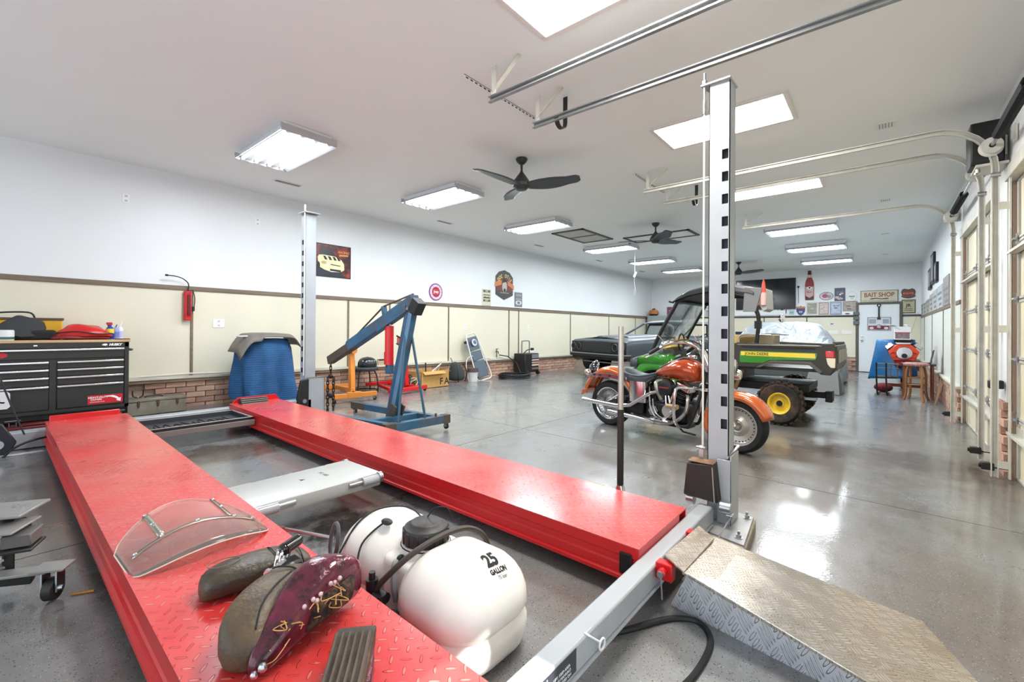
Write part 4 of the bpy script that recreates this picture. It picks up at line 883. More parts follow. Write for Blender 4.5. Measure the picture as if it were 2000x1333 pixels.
def drawer(a,b_,z0,z1):
    d=MB().bx((a,yf-.006,w(z0)),(b_,yf+.02,w(z1))).build('drawer',M_TC,t,bevel=.003)
    MB().bx((a,yf-.026,w(z1)-.020),(b_,yf-.006,w(z1)-.001)).build('drawer_pull',M_PULL,d,bevel=.004,seg=2); return d
drawer(x0+.04,x1-.04,.875,.975)
zs=[.85,.772,.693,.605]
for i,z in enumerate(zs):
    zb_=zs[i+1]+.006 if i<3 else .37
    drawer(.295,x1-.045,zb_,z); drawer(x0+.045,.235,zb_,z)
MB().bx((x0-.01,yf-.01,w(1.035)),(x1+.01,.27,w(1.062))).build('worktop',mat('worktop wood','#c7a67c',.5,var=.2,vs=10,stretch=(.2,1,1)),t,bevel=.004)
MB().bx((x0+.02,yf+.03,w(.27)),(x1-.02,.24,w(.33))).build('plinth',BLACK,t)
for x in (x0+.08,.0,x1-.08):
    for y in (yf+.06,.2): caster(t,x,y,0,1.2,.10)
MB().tube(spline([(x1,-.14,w(.945)),(x1+.045,-.14,w(.945)),(x1+.055,0,w(.945)),(x1+.045,.14,w(.945)),(x1,.14,w(.945))],5),.012,n=8).build('side_handle',M_TC,t)
MB().bx((.52,yf-.0075,w(.385)),(.80,yf-.006,w(.475))).build('label',mat('label red','#c01f2c',.4),t,smooth=0)
fr=lambda x,z: basis((x,yf-.008,w(z)),(1,0,0),(0,0,1))
M_W=mat('print white','#eceaea',.5)
text('label_text','HEAVY-DUTY',.026,fr(.60,.452),M_W,t,world=False,bold=.0006,shear=.2); text('label_text','CASTERS',.022,fr(.585,.43),M_W,t,world=False,bold=.0006,shear=.2); text('label_text','RUEDAS RESISTENTES',.012,fr(.595,.405),M_W,t,world=False)
MB().prism([(.66,.462),(.72,.465),(.755,.448),(.772,.43),(.785,.437),(.782,.395),(.745,.408),(.757,.417),(.735,.436),(.70,.45),(.66,.455)],(0,yf-.0078,w(0)),(1,0,0),(0,0,1),(0,-1,0),.0006).build('label_arrow',M_W,t,smooth=0)
text('badge','HUSKY',.032,fr(.735,1.008),M_W,t,world=False,bold=.002,shear=.25); MB().prism([(.625,1.008),(.645,1.02),(.665,1.02),(.675,1.005),(.655,.997),(.64,1.0)],(0,yf-.0052,w(0)),(1,0,0),(0,0,1),(0,-1,0),.0006).build('badge_mark',M_W,t)
MB().bx((.13,yf-.006,w(1.004)),(.155,yf-.004,w(1.014))).build('lock',CHROME,t)
MB().prism([(-.3,.895),(-.06,.895),(-.03,.91),(-.03,.935),(-.06,.945),(-.3,.945)],(-.01,yf-.0075,w(0)),(1,0,0),(0,0,1),(0,1,0),.001).build('red_sticker',MATS['label red'],t)
MB().prism([(-.30,.455),(-.04,.455),(-.02,.475),(-.02,.60),(-.04,.62),(-.30,.62)],(0,yf-.030,w(-.04)),(1,0,0),(0,0,1),(0,1,0),.001).build('photo_sticker',mat('sticker white','#d9d6d6',.5),t)
MB().prism([(-.25,.55),(-.14,.54),(-.05,.52),(-.06,.51),(-.14,.525),(-.20,.57),(-.25,.60)],(0,yf-.031,w(-.04)),(1,0,0),(0,0,1),(0,1,0),.0006).build('saw_print',mat('print maroon','#7d1e2e',.5),t)
MB().cyl((-.16,yf-.0305,w(.455)),(-.16,yf-.0315,w(.455)),.045,n=20).build('saw_blade_print',mat('print grey','#8e8d90',.5),t)
# dark red thing under the chest
o=MB().bx((.02,6.33,.19),(.55,6.52,.235)).bx((.30,6.34,.235),(.5,6.5,.26)).build('floor_crate',mat('dark red enamel','#5c1a1c',.5,var=.3,vs=9),bevel=.01); tag(o,'low dark red steel tray on the floor beneath the tool chest','tray')
# things on the chest
zt_=1.063
def on(name,lab,cat,x,y,group=None,z=zt_): return thing(name,lab,cat,(x,y,z),group=group)
def fold(par,name,m,x0,x1,y0,y1,z0,z1,n=5,seed=1,amp=.02):
    rnd=random.Random(seed); ph=[rnd.uniform(0,6) for _ in range(6)]
    def f(u,v):
        e=min(1,4.5*min(u,1-u))*min(1,3.5*min(v,1-v)); e=e**.5
        x=x0+(x1-x0)*u; y=y0+(y1-y0)*v
        return Vector((x+.01*math.sin(9*v+ph[0]), y+.01*math.sin(8*u+ph[1]), z0+(z1-z0)*e*(.8+.25*math.sin(5*u+ph[2])*math.cos(3*v+ph[3]))+amp*e*math.sin(11*u+7*v+ph[4])))
    return MB().grid(f,22,12).build(name,m,par,solid=.012,smooth=60)
t=on('tool_bag','black folded tool bag in front of the yellow box on the chest','bag',.345,6.60); M_CAN=mat('canvas black','#303235',.75,bump=.2,bs=120)
MB().loft([[Vector(p) for p in r] for r in (((-.26,-.13,.10),(-.05,-.16,.02),(.10,-.12,.03),(.12,.04,.05),(-.2,.08,.05)),((-.16,-.09,.18),(-.02,-.12,.14),(.12,-.10,.10),(.14,.03,.12),(-.12,.06,.2)),((-.08,-.04,.245),(.01,-.05,.235),(.11,-.05,.18),(.12,.02,.19),(-.04,.04,.25)))]).build('flap',M_CAN,t,bevel=.015,seg=2)
MB().bx((-.17,-.13,.0),(.20,.10,.10)).build('body',mat('canvas blacker','#1b1b1c',.8,bump=.2,bs=120),t,bevel=.025,seg=2)
t=on('yellow_tool_box','yellow and black tote behind the bags on the chest','tool box',.36,6.82); MB().bx((-.33,-.09,0),(.25,.10,.22)).build('body',mat('yellow plastic','#d9a51f',.45,var=.1),t,bevel=.012); MB().bx((-.34,-.10,.20),(.26,.11,.225)).build('lid',mat('lid brown','#5b4636',.6),t,bevel=.004); MB().tube(spline([(-.30,-.05,.22),(-.24,-.05,.265),(.0,-.05,.28),(.05,-.05,.22)],5),.009,n=6).build('handle',BLACK,t)
t=on('red_tool_bag','red vinyl bag with black edging lying flat on the chest','bag',.745,6.58); fold(t,'top',mat('red vinyl','#c4201f',.33,var=.08),-.20,.22,-.14,.15,.035,.155,seed=4,amp=.008); fold(t,'lower_layer',mat('red vinyl dark','#7d1a18',.5),-.24,.20,-.15,.12,.012,.07,seed=9,amp=.006)
MB().tube(spline([(-.2,-.15,.07),(-.05,-.16,.085),(.1,-.16,.06),(.22,-.14,.065)],5),.008,n=6).build('edging',BLACK,t)
MB().bx((-.15,-.12,.0),(.22,.13,.045)).build('body',M_CAN,t,bevel=.015)
t=on('label_canister','white labelled tub at the left end of the chest top','tub',.20,6.445); MB().lathe([(.001,0),(.055,0),(.057,.01),(.057,.09),(.05,.1),(.001,.1)],n=20).build('tub',mat('tub white','#dcdedb',.4),t); MB().lathe([(.0575,.01),(.0578,.022),(.0575,.034)],n=20).build('stripe',mat('stripe green','#3d6657',.5),t)
t=on('spray_bottle','blue and yellow spray bottle with a red trigger on the chest','bottle',.965,6.56)
MB().lathe([(.001,0),(.033,0),(.035,.01),(.035,.055),(.036,.06),(.034,.10),(.030,.125),(.014,.14),(.013,.155)],n=18).build('bottle',mat('bottle blue','#1f3fa0',.35),t); MB().lathe([(.0365,.065),(.0362,.115)],n=18).build('label',mat('label yellow','#e2c93a',.45),t); MB().bx((-.028,-.012,.155),(.02,.012,.185)).bx((-.035,-.008,.17),(-.02,.008,.18)).bx((-.02,-.006,.13),(-.012,.006,.16)).build('trigger',mat('trigger red','#a82a2c',.4),t,bevel=.004)
for i,(x,y,h,c,l) in enumerate(((1.015,6.57,.135,'#8f97c4','pale blue bottle with a blue nozzle, middle of the three on the chest'),(1.055,6.585,.15,'#d9d9e6','white oil bottle with a thin tilted spout, rightmost on the chest'))):
    t=on('oil_bottle',l,'bottle',x,y); MB().lathe([(.001,0),(.027,0),(.028,.01),(.028,h*.72),(.02,h*.86),(.01,h*.92),(.009,h)],n=16).build('bottle',mat('oil %d'%i,c,.4),t); MB().lathe([(.0285,.02),(.0285,h*.6)],n=16).build('label',mat('oil label %d'%i,'#6f78b8' if i==0 else '#b9bcdc',.5),t)
    MB().cyl((0,0,h),(.01 if i==0 else .02,0,h+(.03 if i==0 else .055)),.006,.003,n=8).build('nozzle',mat('nozzle blue','#23336f',.4) if i==0 else M_W,t)
t=on('work_gloves','black and yellow work gloves heaped beside the bottles','gloves',.915,6.50); 
for k in range(5): MB().tube(spline([(-.03+.012*k,-.03,.012),(-.02+.012*k,.01,.03+.01*k),(.0+.01*k,.03,.05)],4),.012,n=7).build('finger',mat('glove yellow','#c9a63a',.7) if k%2 else BLACK,t)
MB().ball((-.0,.03,.035),(.05,.035,.035)).build('palm',BLACK,t)
t=on('small_tray','thin black tray on the right end of the chest top','tray',1.055,6.47); MB().bx((-.06,-.05,0),(.06,.05,.008)).build('tray',BLACK,t,bevel=.002)
# steel toolbox on the floor
zf1=fz(1.3,6.8)
t=thing('metal_toolbox','old grey riveted metal toolbox on the floor against the brick','toolbox',(1.43,6.76,zf1))
M_TB=mat('weathered steel','#8d8779',.5,.3,var=.25,vs=9,dirt='#6d6454',da=.6); 
MB().bx((-.30,-.13,0),(.26,.13,.15)).build('box',M_TB,t,bevel=.004); MB().bx((-.305,-.135,.152),(.265,.135,.19)).build('lid',M_TB,t,bevel=.008)
for x in (-.2,-.02,.17): MB().bx((x-.012,-.142,.115),(x+.012,-.13,.165)).bx((x-.008,-.147,.09),(x+.008,-.138,.13)).build('latch',mat('rusted latch','#5c4334',.6,.3),t,bevel=.002)
MB().tube(spline([(-.12,-.02,.19),(-.10,-.02,.205),(.02,-.02,.205),(.05,-.02,.19)],4),.008,n=6).build('handle',BLACK,t)
t=thing('shackle_pin','small black U-shaped shackle standing on the metal toolbox','shackle',(1.24,6.72,zf1+.191)); MB().tube(spline([(-.05,0,.09),(-.045,0,.03),(-.02,0,.012),(.02,0,.012),(.045,0,.03),(.05,0,.09)],5),.007,n=7).build('loop',BLACK,t); MB().ball((0,0,.012),.012).build('clip',STEEL,t)
o=MB().tube([(1.30,6.935,zl(1.3)+.03),(1.75,6.9,zl(1.7)+.045),(2.35,6.93,zl(2.3)+.03)],.012,n=8).build('white_strip',mat('old white','#d8d2c4',.5)); tag(o,'white plastic strip lying on the ledge by the brown batten','strip')
# blanket-covered machine
zf2=fz(2.4,6.4)
t=thing('covered_machine','machine under a blue quilted moving blanket beside the tall far post','covered machine',(2.47,6.42,zf2))
M_BL=mat('blue blanket','#24527f',.85,var=.25,vs=6,bump=.1,bs=90); tt=M_BL.node_tree
wv=tt.nodes.new('ShaderNodeTexWave'); wv.wave_type='BANDS'; wv.bands_direction='Z'; wv.inputs['Scale'].default_value=11; wv.inputs['Distortion'].default_value=3; tc=tt.nodes.new('ShaderNodeTexCoord'); tt.links.new(tc.outputs['Object'],wv.inputs[0]); bb=tt.nodes.new('ShaderNodeBump'); bb.inputs['Strength'].default_value=.35; bb.inputs['Distance'].default_value=.004; tt.links.new(wv.outputs[1],bb.inputs['Height']); tt.links.new(bb.outputs[0],tt.nodes['Principled BSDF'].inputs['Normal'])
rings=[]; n=96; rnd=random.Random(5); ph=[rnd.uniform(0,6) for _ in range(5)]
for j in range(15):
    v=j/14; z=.90-.87*v; r=[]
    for k in range(n):
        a=2*PI*k/n; e=3.2
        c_,s_=math.cos(a),math.sin(a); rr=1/((abs(c_)**e+abs(s_)**e)**(1/e))
        A=.30+.06*v; Bq=.26+.10*v
        f=v**1.1*(.050*math.sin(5*a+ph[0]+1.6*v)+.030*math.sin(9*a+ph[1]-1.2*v)+.010*math.sin(19*a+ph[2]))
        if v<.12: A*=.9+v*.8; Bq*=.9+v*.8
        x=A*rr*c_+f*c_; y=Bq*rr*s_+f*s_
        if c_<-.55: x-=.10*v*(1-v)*1.2*(1 if s_<.3 else .5)
        zz=z+ (.05*math.sin(3*a+ph[3]) if j>12 else 0)*v + (.10 if (c_<-.6 and j>11) else 0)*v
        r.append((x+.03,y,zz))
    rings.append(r)
MB().loft(rings,caps=True).build('blanket',M_BL,t,smooth=70)
def cov(u,v):
    x=-.35+.76*u; y=-.31+.50*v; z=.945+.03*math.sin(PI*u)
    z-=max(0,.22-u)**1.6*2.4+max(0,u-.86)**1.6*3.0
    if v<.35: z-=((.35-v)/.35)**2*(.10 if u<.35 else .045)
    return Vector((x+.03*(v-.5),y,z))
MB().grid(cov,24,10).build('foam_cover',mat('grey brown foam','#6c665f',.55,var=.1,vs=4),t,solid=.012)
MB().bx((-.33,-.18,.925),(-.05,-.08,.945)).build('white_roll',mat('plastic wrap','#cfd4da',.3),t,bevel=.008)
o=MB().bx((2.0,6.15,fz(2,6.2)),(2.45,6.3,fz(2,6.2)+.02)).build('floor_mat',mat('navy mat','#26324a',.7)); tag(o,'dark navy mat on the floor by the foot of the blanket','mat')
# ================================================================ ENGINE HOIST
zf3=fz(2.95,4.2)
t=thing('engine_hoist','worn blue folding engine hoist with a red hydraulic ram','engine hoist',(2.95,4.0,zf3))
M_HB=mat('worn blue paint','#31607f',.45,.1,var=.3,vs=5,dirt='#4f463e',da=.9,ds=3.6); M_HD=mat('rusty steel','#574d44',.55,.3,var=.3,vs=9)
Q=lambda x,y,z: (x-2.95,y-4.0,z-zf3)
zb1=zf3+.115
def tb(name,p,q_,w_,h_,m=M_HB,**k): return MB().beam(Q(*p),Q(*q_),w_,h_).build(name,m,t,bevel=.003,**k)
tb('rear_bar',(2.60,3.74,zb1),(3.34,3.70,zb1),.075,.085); tb('bar_end',(2.56,3.745,zb1),(2.68,3.738,zb1),.085,.095,M_HD); tb('bar_end',(3.27,3.705,zb1),(3.36,3.70,zb1),.082,.092,M_HD)
tb('leg',(2.66,3.74,zb1),(2.46,5.30,zb1),.065,.075); tb('leg',(3.24,3.74,zb1),(3.14,5.24,zb1),.065,.075); tb('leg_tip',(3.155,5.0,zb1),(3.14,5.27,zb1),.07,.08,M_HD)
tb('front_bar',(2.64,4.10,zb1),(3.22,4.06,zb1),.07,.07)
tb('mast',(2.95,4.17,zb1),(2.95,3.82,1.43),.095,.095); tb('mast_sleeve',(2.895,4.13,zb1-.03),(2.895,4.05,zb1+.16),.02,.10,M_HD); tb('mast_sleeve',(3.005,4.13,zb1-.03),(3.005,4.05,zb1+.16),.02,.10,M_HD)
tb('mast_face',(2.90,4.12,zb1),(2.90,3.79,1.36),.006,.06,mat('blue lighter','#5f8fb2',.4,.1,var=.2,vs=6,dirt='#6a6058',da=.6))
for dx,x in ((-.04,2.72),(.04,3.06)): tb('brace',(2.95+dx,3.88,1.15),(x,3.73,zb1+.04),.022,.022,mat('dark blue steel','#34586f',.5))
P0=Vector((0,3.76,1.50)); P1=Vector((0,5.02,.985)); P2=Vector((0,5.52,.78))
tb('boom',(2.95,P0.y,P0.z),(2.95,P1.y,P1.z),.10,.12); tb('boom_extension',(2.95,4.92,1.012),(2.95,5.50,.785),.085,.10,M_HD)
tb('boom_side_plate',(2.893,3.86,1.42),(2.893,4.40,1.195),.008,.085); tb('boom_head',(2.95,3.70,1.49),(2.95,3.78,1.37),.11,.12,mat('black end','#1b1c1e',.6))
tb('truss_bar',(2.95,3.80,1.565),(2.95,4.33,1.45),.02,.014,M_HD); tb('truss_bar',(2.95,4.33,1.45),(2.95,4.95,1.08),.02,.014,M_HD); tb('truss_post',(2.95,4.33,1.45),(2.95,4.30,1.33),.05,.045)
MB().cyl(Q(2.95,4.22,.80),Q(2.95,4.22,1.23),.048,n=18).build('ram_cylinder',RED,t); MB().cyl(Q(2.95,4.22,1.23),Q(2.95,4.23,1.30),.02,n=12).build('ram_rod',STEEL,t)
tb('ram_pump',(2.95,4.285,.80),(2.95,4.285,.94),.03,.03,RED); tb('ram_foot',(2.95,4.21,.70),(2.95,4.215,.82),.06,.07)
for z,y in ((.80,.0),): MB().cyl(Q(2.89,3.83,1.41),Q(3.01,3.83,1.41),.016,n=8).build('pivot_bolt',STEEL,t)
for x,y,rz in ((3.33,3.70,.2),(3.145,5.22,0),(2.60,3.74,.1),(2.47,5.25,0)): caster(t,x-2.95,y-4.0,rz,.85,.085,M_HD)
MB().cyl(Q(3.18,3.70,zb1+.04),Q(3.18,3.70,zb1+.075),.012,n=6).cyl(Q(2.75,3.745,zb1+.04),Q(2.75,3.745,zb1+.07),.012,n=6).build('bolt',M_HD,t)
# chain
ch=thing('lifting_chain','rusty black chain hanging from the tip of the hoist boom','chain',(2.95,5.485,.75)); M_CH=mat('rusted chain','#2c231f',.55,.5,var=.3,vs=30)
def link(c,ax,name='link',s=1):
    a=Vector((0,0,1)); b_=Vector(ax)
    pts=[Vector(c)+a*(.021*s*math.sin(th)+(.012*s if math.sin(th)>0 else -.012*s))+b_*(.014*s*math.cos(th)) for th in [2*PI*k/12 for k in range(12)]]
    MB().tube(pts,.0055*s,n=5,closed=True).build(name,M_CH,ch)
z=-.02
for k in range(3): link((0,0,z-.045*k),(1,0,0) if k%2 else (0,1,0))
MB().ball((0,0,-.17),(.03,.03,.03)).build('ring',M_CH,ch)
for s in (-1,1):
    for k in range(10 if s<0 else 9): link((.02*s,-.035*s,-.21-.046*k),(1,0,0) if k%2 else (0,1,0),s=1.05)
MB().ball((0,0,-.42),(.03,.045,.03)).build('knot',M_CH,ch)
# ================================================================ ORANGE ENGINE STAND
zf4=fz(3.5,6)
t=thing('orange_engine_stand','orange engine stand with black mounting arms behind the hoist chain','engine stand',(3.50,5.95,zf4)); M_OR=mat('orange enamel','#d98634',.4,var=.15,vs=7,dirt='#8a5a30',da=.35)
Q=lambda x,y,z: (x-3.5,y-5.95,z)
def tb(name,p,q_,w_,h_,m=M_OR,par=None): return MB().beam(Q(*p),Q(*q_),w_,h_).build(name,m,par or t,bevel=.004)
tb('front_bar',(3.22,5.92,.10),(3.86,5.84,.10),.065,.065); tb('bar_sleeve',(3.42,5.90,.105),(3.62,5.87,.105),.085,.085); tb('spine',(3.53,5.93,.17),(3.62,6.65,.15),.06,.06); tb('rear_bar',(3.42,6.62,.15),(3.85,6.60,.15),.06,.07)
tb('rear_leg',(3.02,6.5,.18),(3.42,6.55,.18),.07,.07); tb('post',(3.535,5.96,.10),(3.56,6.03,.72),.07,.07); MB().cyl(Q(3.53,5.90,.74),Q(3.60,6.14,.75),.045,n=14).build('sleeve',M_OR,t); MB().cyl(Q(3.515,5.88,.13),Q(3.52,5.91,.13),.028,n=12).build('tube_end',BLACK,t)
MB().cyl(Q(3.6,6.12,.75),Q(3.62,6.17,.75),.075,n=18).build('head_plate',BLACK,t)
for a in (.5,2.2,3.9,5.5):
    c_=Vector(Q(3.62,6.18,.75)); e=c_+Vector((.10*math.cos(a)+.06,.10,.11*math.sin(a))); MB().tube([c_,c_+Vector((.09*math.cos(a),.0,.1*math.sin(a))),e],.014,n=6).build('mount_arm',BLACK,t)
MB().tube([Q(3.45,5.9,.70),Q(3.53,5.93,.75),Q(3.42,6.0,.74)],.012,n=6).build('turn_handle',BLACK,t)
for x,y in ((3.24,5.92),(3.84,5.845),(3.84,6.6)): caster(t,x-3.5,y-5.95,.4,.8,.085,M_HD)
# stool and helmet
zf5=fz(4.2,6.6)
t=thing('low_stool','low round stool with a black seat and curved tube legs','stool',(4.17,6.66,zf5)); MB().lathe([(.001,.36),(.20,.36),(.225,.375),(.23,.40),(.21,.42),(.001,.425)],n=28).build('seat',mat('stool vinyl','#343a40',.45),t)
for a in (.6,2.2,3.75,5.3): MB().tube(spline([(.17*math.cos(a),.17*math.sin(a),.36),(.21*math.cos(a),.21*math.sin(a),.29),(.235*math.cos(a),.235*math.sin(a),.15),(.24*math.cos(a),.24*math.sin(a),.01)],5),.012,n=8).build('leg',BLACK,t)
MB().tube([(.22*math.cos(2*PI*k/20),.22*math.sin(2*PI*k/20),.03) for k in range(20)],.009,n=6,closed=True).build('foot_ring',BLACK,t)
MB().box((-.16,.1,.47),(.10,.02,.12)).build('back_pad',MATS['stool vinyl'],t,bevel=.008)
t=thing('bike_helmet','black vented helmet resting on the low stool','helmet',(4.20,6.62,zf5+.425)); M_HE=mat('helmet black','#1a1b1d',.3,coat=.3)
b=MB(); b.lathe([(.15,0),(.155,.03),(.15,.075),(.125,.12),(.08,.15),(.001,.165)],n=28).build('shell',M_HE,t)
for a in (3.6,4.1,4.6,5.1,5.6): MB().box((.125*math.cos(a),.125*math.sin(a),.095),(.03,.03,.022),rz=a).build('vent',mat('vent pale','#c9ccd0',.5),t,bevel=.008)
# red engine stand
t=thing('red_engine_stand','red engine stand behind the hoist ram, hooks on its head','engine stand',(4.72,6.2,fz(4.55,6.2)))
Q=lambda x,y,z: (x-4.55,y-6.2,z)
tb('front_bar',(4.05,6.02,.07),(4.85,6.10,.07),.07,.06,RED); tb('leg',(4.15,6.05,.07),(4.35,6.78,.09),.05,.05,RED); tb('leg',(4.75,6.08,.07),(4.55,6.78,.09),.05,.05,RED); tb('rear_bar',(4.1,6.76,.12),(4.8,6.78,.12),.05,.05,RED)
tb('post',(4.62,6.36,.09),(4.60,6.42,.90),.08,.08,RED); tb('head',(4.56,6.34,.84),(4.60,6.50,.86),.13,.14,RED); MB().cyl(Q(4.60,6.32,.86),Q(4.60,6.29,.86),.07,n=16).build('head_plate',BLACK,t)
for z in (.80,.93): MB().tube(spline([Q(4.55,6.31,z),Q(4.44,6.27,z-.02),Q(4.40,6.27,z),Q(4.36,6.28,z+.02)],4),.013,n=6).build('hook_arm',BLACK,t)
MB().beam(Q(4.55,6.35,1.0),Q(4.66,6.33,1.03),.03,.03).build('arm',BLACK,t)
for x,y in ((4.1,6.02),(4.82,6.1)): caster(t,x-4.55,y-6.2,.3,.75,.06,M_HD)
# tangle of cords beside the carton
t=thing('chain_tangle','tangle of pale rope and dark chain piled left of the cardboard carton','tangle',(4.93,6.45,fz(4.9,6.45)))
rnd=random.Random(8)
for k in range(7):
    pts=[(rnd.uniform(-.10,.13),rnd.uniform(-.1,.1),.02+.26*abs(rnd.random())*(1-abs(j-3)/5)) for j in range(7)]
    MB().tube(spline(pts,4),.010,n=5).build('strand',(mat('rope pale','#b6aa98',.8),BLACK,mat('rope tan','#7d6a55',.8))[k%3],t)
MB().tube(spline([(-.02,.1,.05),(-.03,.12,.4),(-.06,.15,.75),(-.05,.2,.85)],5),.012,n=6).build('rope_tail',MATS['rope pale'],t)
# carton with FA
zf6=fz(5.4,6.5)
t=thing('cardboard_carton','open cardboard carton lettered FA with tools sticking out','box',(5.42,6.52,zf6)); M_CB=mat('cardboard','#bd9454',.75,var=.12,vs=5,dirt='#8f6c3e',da=.4)
MB().bx((-.33,-.20,0),(.33,-.194,.30)).bx((-.33,.194,0),(.33,.2,.30)).bx((-.33,-.2,0),(-.324,.2,.30)).bx((.324,-.2,0),(.33,.2,.30)).bx((-.33,-.2,0),(.33,.2,.006)).build('box',M_CB,t)
MB().beam((-.05,-.2,.30),(-.05,-.27,.25),.5,.005).build('flap',M_CB,t); MB().beam((.33,0,.30),(.40,0,.27),.35,.005).build('flap',M_CB,t)
mI=mat('carton ink','#1f1a16',.7)
text('letters','F',.17,basis((.14,-.201,.095),(1,0,0),(0,0,1)),mI,t,world=False,bold=.003); text('letters','A',.17,basis((.27,-.201,.095),(1,0,0),(0,0,1)),mI,t,world=False,bold=.003)
for p,q_,m in (((.0,-.05,.25),(.22,-.1,.42),STEEL),((-.06,.0,.2),(-.03,.05,.44),BLACK),((.12,.05,.2),(.30,.0,.40),STEEL),((.2,.0,.2),(.34,.05,.43),mat('wood handle','#b98f5c',.6))): MB().cyl(p,q_,.014,n=8).build('tool_handle',m,t)
# black bag, bucket, creeper
t=thing('black_rucksack','slumped dark canvas bag between the carton and the bucket','bag',(6.22,6.62,fz(6.2,6.6))); cushion(0,[((0,0,.03),.14,.13,(1,0,0),(0,1,0)),((0,0,.12),.16,.15,(1,0,0),(0,1,0)),((.0,0,.24),.14,.13,(1,0,0),(0,1,0)),((-.02,0,.36),.10,.09,(1,0,0),(0,1,0)),((-.02,.02,.42),.04,.04,(1,0,0),(0,1,0))],mat('bag green black','#343a38',.8,bump=.3,bs=40),'body',t)
for s in (-1,1): MB().tube(spline([(s*.09,-.11,.38),(s*.12,-.18,.2),(s*.09,-.15,.03)],5),.012,n=6).build('strap',BLACK,t)
MB().cyl((-.05,.02,.36),(-.1,.06,.5),.015,n=8).build('tube',STEEL,t)
t=thing('white_bucket','white bucket with a dark rim in front of the leaning creeper','bucket',(6.62,6.56,fz(6.6,6.56))); MB().lathe([(.001,0),(.095,0),(.115,.19),(.12,.2)],n=24).build('pail',mat('pail white','#d6d5d3',.5,var=.1,vs=14),t); MB().lathe([(.12,.195),(.125,.2),(.118,.27),(.001,.28)],n=24).build('contents',mat('bucket dark','#4d3e3a',.6),t)
MB().tube(spline([(-.17,-.06,.01),(-.2,-.02,.3),(-.1,.05,.47),(.08,.08,.52)],6),.010,n=6).build('hoop',mat('loop pale','#b8b4ae',.4),t)
t=thing('mechanic_creeper','padded blue-grey creeper with white tube frame leaning on the wall','creeper',(6.98,6.60,fz(7,6.6)))
up_=Vector((-.17,.26,.93)).normalized(); sx_=Vector((1,.0,.18)).normalized(); nn=sx_.cross(up_)
C_=lambda u,v,w_=0: Vector((.02,-.02,.03))+sx_*u+up_*v-nn*w_*-1
M_PD=mat('creeper vinyl','#4b5763',.45)
for v0,v1 in ((.04,.40),(.42,.62),(.64,.93)):
    MB().loft([[C_(-.16+.03*(v/.9),v,0),C_(.17-.01*v,v,0),C_(.17-.01*v,v,-.04),C_(-.16+.03*(v/.9),v,-.04)] for v in (v0,v1)]).build('pad',M_PD,t,bevel=.012,seg=2)
MB().tube(spline([C_(-.2,.02),C_(-.19,.3),C_(-.17,.65),C_(-.13,.97),C_(0,1.0),C_(.14,.97),C_(.2,.65),C_(.22,.3),C_(.22,.0),C_(0,-.02)],5,True),.014,n=8,closed=True).build('frame',mat('frame white','#d5d3d0',.35),t)
MB().cyl(C_(0,.80,.045),C_(0,.80,.047),.075,n=24).build('emblem',mat('emblem grey','#b8c0c6',.5),t)
MB().cyl(C_(.01,.80,.048),C_(.01,.80,.049),.045,n=20).build('emblem_centre',M_PD,t)
for u,v in ((-.16,.85),(-.19,.1)): MB().cyl(C_(u,v,-.07),C_(u,v,-.03),.03,n=12).build('wheel',BLACK,t)
# faucet, hose, welder
t=thing('wall_faucet','small brass garden tap above the ledge','faucet',(7.78,YL-.02,.58)); MB().cyl((0,-.03,-.08),(0,-.03,.16),.012,n=8).cyl((0,0,.1),(0,-.08,.1),.012,n=8).bx((-.035,-.07,.16),(.035,-.03,.172)).cyl((0,-.08,.1),(0,-.09,.05),.011,n=8).build('tap',mat('old brass','#6d6350',.45,.6),t)
t=thing('hose_coil','black hose coiled on the floor in front of the welder','hose',(7.82,6.42,fz(8,6.4))); pts=[]
for k in range(150):
    a=2*PI*k/30; r=1+.06*math.sin(k*.41); pts.append((.42*r*math.cos(a)+.03*math.sin(k*.3),.32*r*math.sin(a),.013+.018*(k/30)+.006*math.sin(k*.8)))
pts+=[(.40,.15,.08),(.42,.28,.3),(.25,.42,.46),(.0,.46,.50)]
MB().tube(pts,.013,n=6).build('hose',BLACK,t)
t=thing('welder_cart','black wheeled welder with a grey control face and tube handle','welder',(8.62,6.66,fz(8.6,6.66)))
MB().bx((-.27,-.13,.07),(.27,.22,.52)).build('case',mat('welder black','#202021',.45),t,bevel=.01); 
for z0,z1,c in ((.40,.50,'#6f7275'),(.345,.375,'#c9b8ae'),(.28,.32,'#b98f76'),(.22,.26,'#c4b6ad'),(.13,.18,'#6d5a50')): MB().bx((-.02,-.142,z0),(.25,-.131,z1)).build('front_panel',mat('welder '+c,c,.5),t,bevel=.003)
MB().tube(spline([(-.24,.0,.5),(-.24,.0,.78),(-.2,.0,.82),(0,.0,.82),(.05,.0,.78),(.05,.0,.5)],5),.014,n=8).build('handle',mat('handle grey','#77797a',.4,.5),t)
MB().tube(spline([(-.2,-.02,.52),(-.1,-.05,.6),(.05,-.05,.62),(.12,-.02,.60)],5),.012,n=6).build('torch_lead',BLACK,t); MB().box((.13,-.03,.62),(.1,.06,.06),rz=.3).build('torch',BLACK,t,bevel=.01)
for x in (-.22,.22): MB().cyl((x,-.12,.055),(x+.04,-.12,.055),.055,n=16).build('wheel',BLACK,t)
